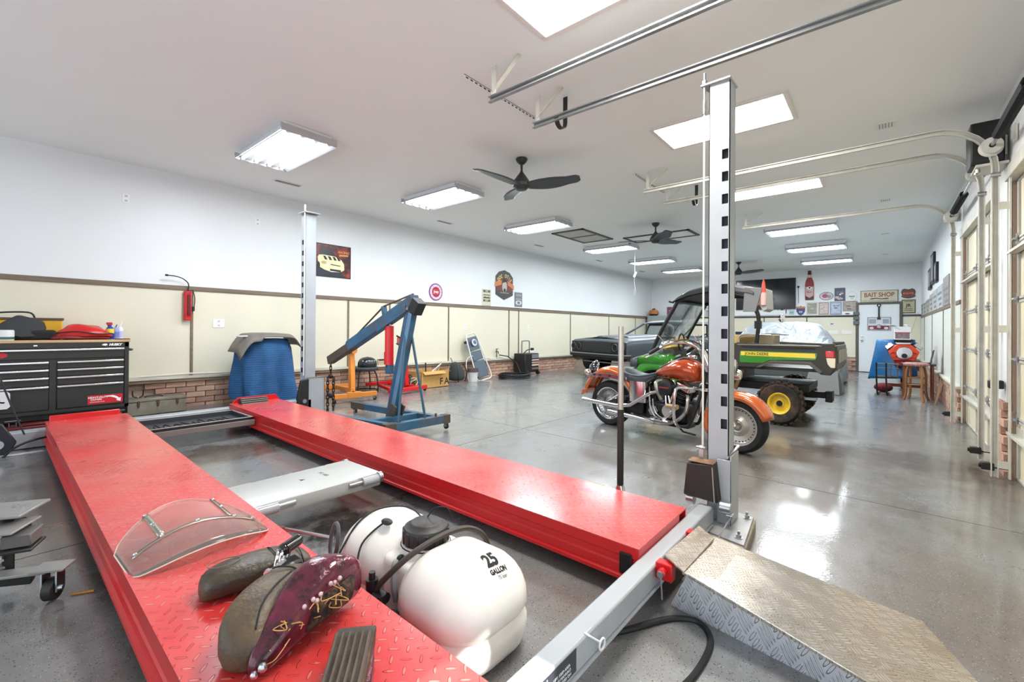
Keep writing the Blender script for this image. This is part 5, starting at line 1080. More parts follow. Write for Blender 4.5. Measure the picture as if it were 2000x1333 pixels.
# small wall things
def plate(x,z,l,w_=.07,h=.115,par=None,double=False,y=YL,nm='wall_outlet'):
    t=thing(nm,l,'outlet' if nm=='wall_outlet' else 'switch',(x,y,z)); MB().bx((-w_/2,-.006,-h/2),(w_/2,0,h/2)).build('plate',M_W,t,bevel=.002)
    for s in (-1,1): MB().bx((-.013,-.008,s*.028-.012),(.013,-.006,s*.028+.012)).build('socket',mat('socket shade','#b9b9b6',.5),t)
    return t
plate(1.159,2.736,'white outlet high on the wall, upper left of the picture'); plate(2.621,2.73,'white outlet high on the wall between the first outlet and the far post')
plate(2.14,1.256,'wide white switch plate on the cream panel above the blanket',.14,.115,nm='wall_switch'); plate(6.80,1.247,'white outlet on the cream panel above the creeper'); plate(9.02,1.253,'white outlet on the cream panel above the welder'); plate(11.89,1.197,'white outlet on the cream panel just left of the black car')
t=thing('power_box','small tan power box on the ledge behind the hoist mast','power box',(4.70,YL-.04,.56)); MB().bx((-.09,-.03,-.03),(.09,.03,.08)).build('box',mat('tan box','#b7a88c',.5),t,bevel=.004); MB().bx((-.08,-.034,.07),(.08,.03,.09)).build('top',BLACK,t)
o=MB().tube(spline([(x,YL-.07+.01*math.sin(x*9),zl(x)+.03+.02*math.sin(x*13)) for x in [7.0+.12*k for k in range(16)]],3),.010,n=5).build('cable_run',mat('cable pale','#cfc9bd',.6)); tag(o,'loose pale cables strung along the ledge beside the tap','cable')
for i,(x,z) in enumerate(((5.64,2.746),(7.1,2.75),(8.9,2.74),(10.6,2.74),(13.2,2.73))):
    t=thing('wall_clip','tiny white hook high on the left wall, '+('first','second','third','fourth','fifth')[i]+' from the car poster','hook',(x,YL,z)); MB().bx((-.012,-.004,-.03),(.012,0,.03)).cyl((0,-.004,.015),(0,-.03,.02),.004,n=6).build('clip',M_W,t)
# gooseneck lamp and red wall-mounted unit
t=thing('work_lamp','red trouble lamp with a curved black gooseneck hung on the brown batten','work lamp',(1.775,YL-.045,1.29))
MB().bx((-.045,-.03,0),(.04,.03,.38)).build('body',mat('lamp red','#b0141c',.35,coat=.2),t,bevel=.012,seg=2); MB().bx((-.012,-.042,.06),(.02,-.03,.33)).build('slot',mat('lamp dark red','#5c0d10',.5),t,bevel=.004)
MB().tube(spline([(-.0,0,.38),(-.0,-.02,.47),(-.06,-.03,.53),(-.14,-.04,.555),(-.23,-.05,.56)],6),.007,n=6).build('gooseneck',BLACK,t); MB().cyl((-.22,-.05,.56),(-.25,-.05,.56),.012,n=8).build('head',BLACK,t)
MB().tube(spline([(.05,0,.40),(.075,0,.3),(.07,0,.17)],4),.006,n=5).build('cord',BLACK,t); MB().box((.06,0,.15),(.025,.03,.06)).build('plug',BLACK,t)
MB().bx((-.04,-.035,-.0),(.035,.0,.035)).build('base_cap',RED,t,bevel=.008)
# ================================================================ SIGNS ON THE LEFT WALL
def sign(name,lab,pts,m,y=YL,d=.012,cx=None):
    xs=[p[0] for p in pts]; zs=[p[1] for p in pts]; c=(sum(xs)/len(xs) if cx is None else cx, min(zs)); t=thing(name,lab,'sign',(c[0],y,c[1]))
    MB().prism([(x-c[0],z-c[1]) for x,z in pts],(0,0,0),(1,0,0),(0,0,1),(0,-1,0),d).build('board',m,t,smooth=0); t['_d']=0; return t,c
def flat(t,c,pts,m,k=1,name='print'):
    MB().prism([(x-c[0],z-c[1]) for x,z in pts],(0,-.012-.0012*k,0),(1,0,0),(0,0,1),(0,1,0),.001).build(name,m,t,smooth=0)
def ell(cx,cz,a,b,n=28): return [(cx+a*math.cos(2*PI*k/n),cz+b*math.sin(2*PI*k/n)) for k in range(n)]
FT=lambda c,x,z,y=-.0135: basis((x-c[0],y,z-c[1]),(1,0,0),(0,0,1))
def noisy(name,a,b_,sc=20):
    m=mat(name,a,.45,var=0); return mat(name+' print',a,.45,var=.25,vs=sc,dirt=b_,da=.85,ds=sc)
t,c=sign('car_poster','framed poster of a cream race car on a dark red flaming ground',[(3.48,2.035),(4.09,2.035),(4.09,2.57),(3.48,2.57)],BLACK)
flat(t,c,[(3.495,2.05),(4.075,2.05),(4.075,2.555),(3.495,2.555)],mat('poster ground','#3a1418',.35,var=.5,vs=5,dirt='#a8382a',da=.9,ds=6),1)
flat(t,c,[(3.495,2.05),(4.0,2.05),(3.9,2.12),(3.495,2.19)],mat('poster blue black','#232a3a',.4,var=.3,vs=12),2)
CR=mat('poster cream','#e6d9b0',.4); flat(t,c,[(3.51,2.34),(3.53,2.38),(3.62,2.39),(3.80,2.38),(3.92,2.33),(3.965,2.27),(3.97,2.17),(3.90,2.13),(3.75,2.12),(3.62,2.15),(3.54,2.19),(3.52,2.26)],CR,3,'car_body'); flat(t,c,[(3.55,2.39),(3.62,2.47),(3.75,2.46),(3.83,2.385),(3.70,2.385)],mat('poster glass','#1f2226',.3),3,'car_glass')
for x in (3.60,3.68,3.76,3.83): flat(t,c,[(x,2.375),(x+.04,2.37),(x+.075,2.315),(x+.03,2.315)],BLACK,4,'hood_stripe')
flat(t,c,[(3.73,2.235),(3.90,2.225),(3.90,2.238),(3.73,2.25)],BLACK,4,'grille'); flat(t,c,[(3.72,2.14),(3.91,2.13),(3.91,2.165),(3.72,2.17)],BLACK,4,'air_dam'); flat(t,c,ell(3.615,2.265,.045,.025),mat('poster lamp','#b9a67a',.4),4,'headlamp'); flat(t,c,ell(3.525,2.21,.025,.06),BLACK,4,'wheel')
text('poster_title','RACING',.05,FT(c,3.955,2.46,-.017),mat('poster orange','#d98a3d',.4),t,world=False,bold=.002); flat(t,c,[(3.88,2.395),(4.04,2.405),(4.04,2.43),(3.88,2.42)],mat('poster tan','#cf9550',.4),3,'caption_bar')
MP=mat('sign purple','#8a4a86',.4); t,c=sign('round_sign','round purple and red metal sign left of the tall shield sign',ell(5.97,1.945,.175,.175),MP)
flat(t,c,ell(5.97,1.945,.15,.15),mat('sign lilac','#d9c6d6',.4),1); flat(t,c,ell(5.97,1.945,.105,.105),mat('sign maroon','#98203a',.4),2); flat(t,c,ell(5.97,1.945,.095,.06),mat('sign red','#c23040',.4),3)
text('sign_text','Jeep',.075,FT(c,5.97,1.95,-.018),M_W,t,world=False,bold=.001)
for k in range(14):
    a=2*PI*k/14; m_=basis((5.97-c[0]+.128*math.cos(a),-.0145,1.945-c[1]+.128*math.sin(a)),(math.sin(a),0,-math.cos(a)),(math.cos(a),0,math.sin(a))); text('rim_text','GENUINE PARTS*'[k],.035,m_,MP,t,world=False)
t,c=sign('tall_panel_sign','narrow cream sign with black patterns left of the shield sign',[(7.33,1.74),(7.61,1.74),(7.61,2.11),(7.33,2.11)],mat('sign cream','#c9c3ab',.5))
for z0,z1 in ((2.04,2.09),(1.97,1.99),(1.83,1.88),(1.90,1.93)): flat(t,c,[(7.355,z0),(7.585,z0),(7.585,z1),(7.355,z1)],mat('sign ink','#4a4a44',.5,var=.2),1)
flat(t,c,[(7.36,1.96),(7.47,1.90),(7.58,1.96),(7.47,1.93)],MATS['sign ink'],2); text('sign_text','FIRE',.05,FT(c,7.47,2.064,-.0145),MATS['sign cream'],t,world=False,bold=.001); text('sign_text','DEPT',.05,FT(c,7.47,1.855,-.0145),MATS['sign cream'],t,world=False,bold=.001)
t,c=sign('shield_sign','tall dark shield sign with an orange ribbon and a portrait, on the left wall',[(7.78,2.02),(8.08,1.90),(8.40,2.02),(8.40,2.45),(8.28,2.56),(8.09,2.61),(7.90,2.56),(7.78,2.45)],mat('shield dark','#3d3b3a',.45))
flat(t,c,[(7.81,2.12),(8.37,2.12),(8.37,2.40),(7.81,2.40)],mat('shield red','#7a2c22',.45,var=.4,vs=14),1); OB=mat('ribbon orange','#c97a3a',.45)
flat(t,c,[(7.74,2.19),(7.98,2.26),(7.98,2.37),(7.76,2.31)],OB,3,'ribbon'); flat(t,c,[(8.44,2.16),(8.20,2.26),(8.20,2.37),(8.43,2.27)],OB,3,'ribbon')
flat(t,c,ell(8.09,2.22,.085,.14),mat('portrait grey','#b5b0a8',.5),2,'portrait'); flat(t,c,[(8.01,2.30),(8.17,2.34),(8.15,2.39),(8.09,2.41),(8.03,2.39)],BLACK,4,'hat'); flat(t,c,ell(8.09,2.13,.04,.045),BLACK,4,'beard')
for k,chh in enumerate('DOC OTIS'):
    a=1.12-2.24*k/7; text('sign_text',chh,.115,basis((8.09+.24*math.sin(-a)-c[0],-.0165,2.30+.17*math.cos(a)-c[1]),(math.cos(-a),0,-math.sin(-a)*.6),(math.sin(-a)*.6,0,math.cos(-a))),mat('sign gold','#e0c46a',.4),t,world=False,bold=.003,sx=.8)
flat(t,c,[(7.93,2.055),(8.25,2.055),(8.25,2.08),(7.93,2.08)],mat('shield tan','#8d7d68',.5),2)
t,c=sign('grey_panel_sign','narrow grey sign with a pale ring right of the shield sign',[(8.48,1.76),(8.77,1.76),(8.77,2.115),(8.48,2.115)],mat('sign grey','#77787c',.5,var=.15,vs=18)); flat(t,c,ell(8.625,1.86,.12,.055),mat('sign pale','#cfcfd2',.5),1); flat(t,c,ell(8.625,1.86,.06,.035),MATS['sign grey'],2); flat(t,c,[(8.52,1.945),(8.73,1.945),(8.73,1.955),(8.52,1.955)],MATS['sign pale'],1)
text('sign_text','MOTOR',.055,FT(c,8.625,2.04,-.014),MATS['sign pale'],t,world=False)
# ================================================================ MOTORCYCLE (x forward, camera side is -y)
bk=thing('motorcycle','burnt orange cruiser motorcycle with solid disc wheels standing between the posts','motorcycle',(4.95,2.54,.061),rz=math.atan2(-.986,-.169))
M_ORG=mat('candy orange','#a83c08',.2,.35,coat=1.0); M_ORGL=mat('candy orange light','#bd5a20',.22,.3,coat=1.0)
M_LTH=mat('black leather','#2c3036',.42,bump=.15,bs=120); M_ENG=mat('engine black','#1b1b1c',.42,.2); M_AL2=mat('polished alloy','#b7b5b0',.2,.95,var=.2,vs=30); M_WHL=mat('painted disc wheel','#b6b0a8',.3,.6,var=.08,vs=20)
def B(): return MB()
def wheel(cx,cz,R,r,w,nm,front):
    t_=bk; prof=[(r,-w*.42),(r+.02,-w*.5),(R-.03,-w*.5),(R-.008,-w*.30),(R,0),(R-.008,w*.30),(R-.03,w*.5),(r+.02,w*.5),(r,w*.42)]
    ty=B().lathe(prof,(cx,0,cz),(0,1,0),n=56).build(nm+'_tyre',RUBBER,bk,smooth=40)
    B().lathe([(r+.004,-w*.43),(r-.012,-w*.40),(r-.02,-w*.3),(r-.02,w*.3),(r-.012,w*.40),(r+.004,w*.43)],(cx,0,cz),(0,1,0),n=48).build('rim',CHROME if not front else M_WHL,ty)
    B().lathe([(.035,-.045),(.06,-.05),(.09,-.03),(r*.55,-.018),(r*.8,-.024),(r-.018,-.035),(r-.018,.03),(.05,.03)],(cx,0,cz),(0,1,0),n=48).build('disc_wheel',M_WHL if front else M_AL2,ty,smooth=30)
    b=B(); 
    for k in range(30):
        a=2*PI*k/30; b.cyl((cx+(r-.035)*math.cos(a),-.036,cz+(r-.035)*math.sin(a)),(cx+(r-.035)*math.cos(a),-.030,cz+(r-.035)*math.sin(a)),.006,n=6)
    b.build1('rim_holes',DARK,ty,kind='stuff'); B().lathe([(.001,-.075),(.03,-.07),(.045,-.05),(.05,-.03)],(cx,0,cz),(0,1,0),n=24).build('hub',M_AL2,ty)
wheel(0,.262,.272,.190,.15,'rear',False); wheel(1.49,.235,.262,.185,.14,'front',True)
# brown dust on the front tyre
def fender(cx,cz,R,w,a0,a1,name,m,lip=.02,n=26):
    rings=[]
    for k in range(n+1):
        a=a0+(a1-a0)*k/n; ca,sa=math.cos(a),math.sin(a); r=[]
        e=min(1,k/3,(n-k)/3)**.5
        for q_ in range(13):
            th=PI*q_/12; yy=-w*.5*math.cos(th)*(.9+.1*e); rr=R-.075+.075*(math.sin(th)**.5)*(.8+.2*e)
            r.append((cx+rr*ca,yy,cz+rr*sa))
        rings.append(r)
    return MB().loft(rings,caps=False,closed=False).build(name,m,bk,solid=.006,smooth=60)
rf=fender(.03,.30,.405,.235,math.radians(170),math.radians(20),'rear_fender',M_ORGL)
# flared tip
B().loft([[(-.36,-.117,.40),(-.375,0,.40),(-.36,.117,.40),(-.30,.117,.41),(-.30,0,.415),(-.30,-.117,.41)],[(-.405,-.105,.32),(-.42,0,.31),(-.405,.105,.32),(-.36,.105,.335),(-.36,0,.335),(-.36,-.105,.335)]]).build('fender_tip',M_ORGL,bk,bevel=.006)
B().prism([(-.30,.585),(-.15,.62),(.05,.625),(.30,.60),(.30,.55),(.05,.575),(-.15,.575),(-.29,.55)],(0,-.122,0),(1,0,0),(0,0,1),(0,-1,0),.010).build('fender_strut',CHROME,bk,bevel=.003)
for x in (-.18,-.09,.05): B().bx((x,-.1335,.585),(x+.035,-.132,.61)).build('strut_slot',DARK,bk)
for s in (-1,): fender(1.49,.235,.325,.20,math.radians(205),math.radians(18),'front_fender',M_ORGL)
# dark round luggage guard and tail lamp behind the rear fender
B().lathe([(.001,.07),(.05,.06),(.09,.03),(.105,0),(.09,-.03),(.001,-.035)],(-.235,-.03,.655),(-.55,-.80,.2),n=28).build('tail_cover',mat('gloss black tail','#101215',.12,coat=.8),bk,smooth=60)
B().tube([Vector((-.235,-.03,.655))+(frame((-.55,-.80,.2))[0]*math.cos(a)+frame((-.55,-.80,.2))[1]*math.sin(a))*.108 for a in [2*PI*k/28 for k in range(28)]],.007,n=6,closed=True).build('cover_ring',CHROME,bk)
B().ball((-.27,-.14,.62),(.035,.035,.035)).build('turn_signal',mat('amber lens','#c98a62',.2,trans=.2),bk); B().lathe([(.04,0),(.042,.02),(.03,.045),(.001,.05)],(-.255,-.14,.62),(1,0,0),n=18).build('signal_shell',CHROME,bk)
B().ball((-.36,.0,.56),(.04,.06,.035)).build('tail_lamp',mat('red lens','#7d1512',.2),bk)
# seat
def ring(x,z,w,h,n=14,e=.7):
    r=[]
    for k in range(n):
        a=2*PI*k/n; c,s=math.cos(a),math.sin(a); r.append((x,math.copysign(abs(c)**e,c)*w,z+math.copysign(abs(s)**e,s)*h))
    return r
B().loft([ring(x,z,w,h) for x,z,w,h in ((.19,.66,.05,.05),(.22,.64,.10,.075),(.30,.60,.14,.085),(.40,.575,.15,.075),(.50,.585,.13,.06),(.58,.62,.09,.045),(.66,.66,.06,.03))]).build('seat',M_LTH,bk,sub=1,smooth=80)
B().tube([(x,-.13+.08*max(0,(x-.42)/.25),z) for x,z in ((.22,.70),(.28,.655),(.36,.635),(.46,.63),(.56,.65),(.64,.675))],.009,n=6).build('seat_piping',mat('seat piping','#5a626b',.4),bk)
# tank
def tk(x,zt,zb,w): 
    r=[]
    for k in range(18):
        a=2*PI*k/18; c,s=math.cos(a),math.sin(a); zz=(zt+zb)/2+(zt-zb)/2*math.copysign(abs(s)**.8,s); r.append((x,math.copysign(abs(c)**.75,c)*w*(1-.25*max(0,-s)),zz))
    return r
B().loft([tk(*q_) for q_ in ((.60,.685,.655,.035),(.66,.72,.63,.07),(.74,.765,.62,.105),(.84,.815,.61,.135),(.94,.845,.60,.15),(1.03,.84,.595,.15),(1.10,.80,.60,.125),(1.135,.755,.63,.08))]).build('fuel_tank',M_ORG,bk,sub=1,smooth=80)
B().loft([[(x,-.03,z),(x,.03,z),(x,.03,z+.014),(x,-.03,z+.014)] for x,z in ((.66,.725),(.80,.80),(.94,.85),(1.06,.845))]).build('dash_console',CHROME,bk,bevel=.004); B().ball((1.02,0,.868),(.05,.045,.02)).build('speedometer',CHROME,bk)
# frame, rear guts, side cover
B().tube(spline([(.10,-.10,.30),(.35,-.12,.40),(.55,-.10,.56),(.62,-.06,.62)],5),.018,n=8).build('frame_tube',M_ENG,bk); B().tube(spline([(.55,-.10,.16),(.95,-.11,.15),(1.06,-.10,.22),(1.16,-.04,.60),(1.17,0,.80)],6),.018,n=8).build('down_tube',M_ENG,bk); B().tube(spline([(.55,.10,.16),(.95,.11,.15),(1.06,.10,.22),(1.16,.04,.60)],6),.018,n=8).build('down_tube',M_ENG,bk)
B().beam((.02,-.12,.262),(.30,-.13,.37),.03,.05).build('swingarm',M_ENG,bk,bevel=.004); B().cyl((.05,-.135,.30),(.25,-.135,.42),.013,n=8).build('swingarm_cover',CHROME,bk)
B().bx((.30,-.02,.16),(.62,.10,.55)).build('rear_frame_box',M_ENG,bk,bevel=.02)
B().loft([[(x,y0,z) for z in (.34,.42,.50,.57)]+[(x,y0+.09,z) for z in (.57,.50,.42,.34)] for x,y0 in ((.335,-.12),(.36,-.155),(.45,-.168),(.54,-.15),(.56,-.12))]).build('oil_tank_cover',CHROME,bk,smooth=60)
B().bx((.29,-.10,.20),(.50,-.02,.34)).build('battery_tray',M_ENG,bk,bevel=.01)
# engine: crankcase, gearbox, cylinders, air cleaner, pushrods
B().bx((.52,-.09,.17),(1.0,.10,.36)).build('crankcase',M_ENG,bk,bevel=.03,seg=2)
B().cyl((.83,-.09,.29),(.83,-.155,.29),.07,n=24).cyl((.83,-.155,.29),(.83,-.165,.29),.05,n=20).build('cam_cover',CHROME,bk,bevel=.004)
B().cyl((.64,-.08,.27),(.64,-.13,.27),.06,n=6).cyl((.64,-.13,.27),(.64,-.14,.27),.045,n=6).build('gearbox_cover',M_AL2,bk,bevel=.004)
for sgn,x0,nm in ((-1,.80,'rear_cylinder'),(1,.88,'front_cylinder')):
    d=Vector((sgn*.37,0,.93)).normalized(); p0=Vector((x0,-.01,.35)); c_=B().cyl(p0,p0+d*.17,.055,n=16).build(nm,M_ENG,bk)
    for k in range(8): B().cyl(p0+d*(.02+.019*k),p0+d*(.027+.019*k),.082,n=20).build('fin',M_ENG if k%2 else mat('fin grey','#55544f',.35,.6),c_)
    h=p0+d*.18; B().box(h+d*.03,(.16,.15,.07),rot=(0,sgn*.37,0)).build('rocker_box',CHROME,c_,bevel=.015,seg=2)
    for q_ in (-.02,.03): B().cyl((.835+q_+sgn*.02,-.12,.34),Vector((.835+q_*.5+sgn*.05,-.105,.52)),.0105,n=8).build('pushrod_tube',CHROME,c_)
B().lathe([(.001,-.04),(.04,-.045),(.078,-.03),(.085,0),(.085,.05),(.03,.06)],(.80,-.135,.535),(0,1,0),n=28).build('air_cleaner',M_ENG,bk,smooth=40); B().bx((.745,-.182,.53),(.855,-.176,.545)).build('air_cleaner_badge',CHROME,bk)
B().tube(spline([(.70,-.05,.60),(.66,-.10,.57),(.70,-.13,.48),(.74,-.12,.40)],5),.022,n=8).build('intake_elbow',mat('alloy dull','#8b8880',.35,.8),bk)
# exhausts: two long straight mufflers and headers
B().tube([(-.30,-.175,.285),(.20,-.17,.268),(.38,-.165,.30),(.62,-.15,.455)],[.027,.029,.022,.02],n=16).build('upper_exhaust',CHROME,bk); B().tube([(.08,-.17,.192),(.45,-.17,.175),(.68,-.16,.155)],[.027,.028,.024],n=16).build('lower_exhaust',CHROME,bk)
B().tube(spline([(.62,-.15,.455),(.70,-.13,.48),(.74,-.08,.47)],4),.019,n=10).build('rear_header',M_AL2,bk); B().tube(spline([(.68,-.16,.155),(.86,-.15,.17),(1.0,-.13,.28),(1.02,-.09,.42),(.98,-.05,.47)],6),.02,n=10).build('front_header',M_AL2,bk)
B().tube(spline([(.60,-.13,.42),(.62,-.14,.30),(.68,-.15,.22),(.78,-.15,.19)],6),.008,n=6).tube(spline([(.64,-.13,.40),(.66,-.14,.30),(.72,-.15,.23),(.82,-.15,.20)],6),.008,n=6).build('oil_line',CHROME,bk)
# crash bar, floorboard, forks
B().tube(spline([(1.20,-.03,.545),(1.08,-.17,.555),(1.00,-.24,.56),(.975,-.265,.52),(.965,-.27,.38),(.965,-.25,.22),(.965,-.15,.145)],6),.016,n=10).build('crash_bar',CHROME,bk)
B().tube(spline([(1.20,.03,.545),(1.08,.17,.555),(1.00,.24,.56),(.975,.265,.52),(.965,.27,.38),(.965,.25,.22),(.965,.15,.145)],6),.016,n=10).build('crash_bar',CHROME,bk)
B().bx((.62,-.27,.195),(.90,-.17,.212)).build('floorboard',CHROME,bk,bevel=.005); B().cyl((.86,-.22,.36),(1.0,-.26,.37),.024,n=12).build('highway_peg',mat('peg tan','#a8916c',.35,.5),bk); B().beam((.80,-.20,.20),(.94,-.17,.34),.02,.03).build('brake_pedal',M_AL2,bk,bevel=.003)
B().bx((.60,-.08,.125),(1.02,.08,.17)).build('lower_frame',M_ENG,bk,bevel=.01); B().tube([(.75,.14,.12),(.80,.22,.02),(.93,.25,.0)],.012,n=6).build('side_stand',M_ENG,bk)
for y in (-.105,.105): B().cyl((1.49,y,.235),(1.33,y,.58),.03,n=14).cyl((1.33,y,.58),(1.19,y,.93),.024,n=14).build('fork',CHROME,bk); 
B().beam((1.24,-.12,.80),(1.24,.12,.80),.06,.04).build('triple_clamp',CHROME,bk,bevel=.006); B().loft([[(1.20,-.09,.72),(1.26,-.11,.72),(1.26,.11,.72),(1.20,.09,.72)],[(1.12,-.09,.95),(1.19,-.11,.95),(1.19,.11,.95),(1.12,.09,.95)]]).build('nacelle',CHROME,bk,bevel=.01)
B().lathe([(.001,.10),(.07,.09),(.10,.05),(.105,0),(.10,-.06),(.05,-.10),(.001,-.105)],(1.36,0,.79),(1,0,0),n=28).build('headlamp',CHROME,bk,smooth=60)
for s in (-1,1): B().lathe([(.001,.05),(.045,.045),(.055,.02),(.055,-.02),(.001,-.05)],(1.38,s*.19,.70),(1,0,0),n=20).build('spot_lamp',CHROME,bk,smooth=60)
B().tube(spline([(1.12,-.04,.94),(1.06,-.12,1.0),(.98,-.24,1.02),(.90,-.34,.99),(.80,-.37,.92)],6),.0145,n=10).build('handlebar',CHROME,bk); B().tube(spline([(1.12,.04,.94),(1.06,.12,1.0),(.98,.24,1.02),(.90,.34,.99),(.80,.37,.92)],6),.0145,n=10).build('handlebar',CHROME,bk)
for s in (-1,1):
    g_=B().cyl((.86,s*.36,.965),(.76,s*.38,.90),.021,n=12).build('grip',M_ENG,bk); B().ball((.90,s*.345,1.0),(.035,.03,.03)).cyl((.88,s*.33,1.0),(.93,s*.30,1.03),.022,n=10).build('master_cylinder',CHROME,bk,bevel=.0); B().tube(spline([(.90,s*.36,.96),(.82,s*.40,.90),(.74,s*.42,.86)],5),.009,n=6).build('lever',CHROME,bk)
    B().tube(spline([(.92,s*.31,1.0),(1.05,s*.2,1.05),(1.18,s*.1,.98),(1.24,s*.05,.85)],6),.007,n=6).build('control_cable',BLACK,bk)
B().cyl((.90,-.34,1.02),(.84,-.36,1.09),.006,n=6).cyl((.90,.34,1.02),(.84,.36,1.09),.006,n=6).build('mirror_stem',CHROME,bk)
# ================================================================ GREEN UTILITY VEHICLE (x forward, camera side is +y .. near side at y=0)
uv=thing('utility_vehicle','green and yellow utility vehicle with a black cargo bed and muddy rear tyres','utility vehicle',(6.38,1.01,.03),rz=math.atan2(1,.014))
uv.scale=(.94,1,1)
M_UB=mat('olive black plastic','#34312a',.45,var=.08,vs=5); M_GR=mat('tractor green','#2f7d22',.3,coat=.4); M_YE=mat('tractor yellow','#e0c23a',.35,coat=.2); M_MUD=mat('muddy tyre','#2b2724',.85,var=.3,vs=6,dirt='#5d4636',da=.9,ds=6,bump=.3,bs=40); M_UK=mat('frame black','#141414',.5)
WU=1.36
def u_wheel(x,y0,side,nm):
    R,w_=.272,.24; yc=y0-side*w_/2
    ty=MB().lathe([(.13,-w_*.40),(.17,-w_*.48),(R-.045,-w_*.5),(R-.012,-w_*.36),(R-.012,w_*.36),(R-.045,w_*.5),(.17,w_*.48),(.13,w_*.40)],(x,yc,.27),(0,side,0),n=40).build(nm,M_MUD,uv,smooth=40)
    for k in range(22):
        a=2*PI*k/22
        for s in (-1,1):
            aa=a+(PI/22 if s>0 else 0); MB().box((x+(R-.006)*math.cos(aa),yc+s*.062,.27+(R-.006)*math.sin(aa)),(.022,.11,.045),rot=(s*.0,-aa,0)).build('tread_lug',M_MUD,ty)
    MB().lathe([(.02,.055),(.05,.06),(.055,.03),(.10,.025),(.105,.075),(.118,.10),(.132,.105),(.136,.10),(.132,.06)],(x,yc,.27),(0,side,0),n=36).build('rim',M_YE,ty,smooth=50); MB().cyl((x,yc+side*.055,.27),(x,yc+side*.075,.27),.036,n=14).build('hub_cap',M_UK,ty)
u_wheel(0,0,1,'rear_wheel'); u_wheel(0,-WU,-1,'rear_wheel'); u_wheel(1.70,-.02,1,'front_wheel'); u_wheel(1.70,-WU+.02,-1,'front_wheel')
MB().bx((-.3,-WU+.25,.40),(1.9,-.30,.50)).build('chassis',M_UK,uv,bevel=.01); MB().bx((-.2,-WU+.3,.30),(.25,-.35,.42)).cyl((0,-.25,.27),(0,-WU+.25,.27),.035,n=12).build('rear_axle',M_UK,uv,bevel=.01)
MB().beam((.45,-.10,.66),(.56,-.12,.40),.03,.05).build('bed_prop',mat('rusty strut','#6b4c30',.6),uv); MB().bx((-.46,-.80,.30),(-.15,-.70,.38)).bx((-.52,-.86,.26),(-.44,-.64,.40)).build('hitch',M_UK,uv,bevel=.006); MB().bx((-.40,-.2,.33),(-.22,-.15,.36)).build('bumper_bracket',STEEL,uv)
# cargo bed side (camera side) with green and yellow bands
def bed_side(y,sgn):
    pr=[(.56,.70),(.56,1.00),(.50,1.02),(-.46,1.00),(-.46,1.03),(-.60,1.03),(-.62,.74),(-.56,.655),(-.46,.66),(-.33,.77),(.12,.77),(.22,.72),(.30,.70)]
    s=MB().prism(pr,(0,y,0),(1,0,0),(0,0,1),(0,-sgn,0),.09).build('bed_side',M_UB,uv,bevel=.012,seg=2)
    if sgn>0:
        MB().prism([(.47,.885),(.47,.765),(.19,.765),(.10,.81),(-.40,.83),(-.42,.87),(-.42,.905),(-.40,.915),(.46,.915)],(0,y,0),(1,0,0),(0,0,1),(0,1,0),.004).build('green_band',M_GR,s,smooth=0)
        MB().prism([(.455,.855),(.455,.905),(-.40,.905),(-.405,.85)],(0,y+.004,0),(1,0,0),(0,0,1),(0,1,0),.003).build('yellow_band',M_YE,s,smooth=0)
        text('maker_name','JOHN DEERE',.048,basis((.26,y+.0075,.879),(-1,0,0),(0,0,1)),mat('decal black','#2c2a16',.5),s,world=False,sx=1.05,bold=.001)
        MB().prism([(.28,.70),(.20,.715),(.11,.775),(-.33,.775),(-.45,.67),(-.48,.70),(-.36,.805),(.09,.805),(.22,.735)],(0,y,0),(1,0,0),(0,0,1),(0,1,0),.02).build('arch_lip',mat('lip grey','#55524c',.45),s,bevel=.004)
        MB().bx((-.40,y-.06,.955),(.45,y+.006,.975)).build('side_groove',M_UK,s); MB().bx((-.44,y-.02,.985),(.50,y+.012,1.0)).build('top_rail',mat('rail grey','#77736a',.4),s,bevel=.004)
        MB().loft([[(-.505,y+.006,.86),(-.505,y+.006,.945),(-.60,y+.006,.945),(-.61,y+.006,.86)],[(-.51,y+.02,.865),(-.51,y+.02,.94),(-.59,y+.02,.94),(-.6,y+.02,.865)]]).build('tail_light_red',mat('tail red','#c0151b',.2,coat=.5),s,bevel=.006)
        MB().prism([(-.515,.86),(-.61,.86),(-.61,.745),(-.56,.745),(-.53,.79)],(0,y,0),(1,0,0),(0,0,1),(0,1,0),.02).build('tail_light_clear',mat('lens clear','#d8cdb4',.2,coat=.5),s,bevel=.006)
bed_side(0,1); bed_side(-WU,-1)
MB().bx((-.58,-WU+.08,.68),(.56,-.08,.72)).build('bed_floor',M_UB,uv); MB().bx((.50,-WU+.08,.70),(.56,-.08,1.0)).build('bed_front',M_UB,uv,bevel=.01)
tg=MB().bx((-.62,-WU+.06,.72),(-.585,-.06,1.0)).build('tailgate',M_UB,uv,bevel=.012)
for k in range(3): 
    y=-.12-(WU-.2)*k/3; MB().bx((-.632,y-.36,.79),(-.62,y-.02,.95)).build('tailgate_panel',mat('panel olive grey','#86826f',.45),tg,bevel=.006)
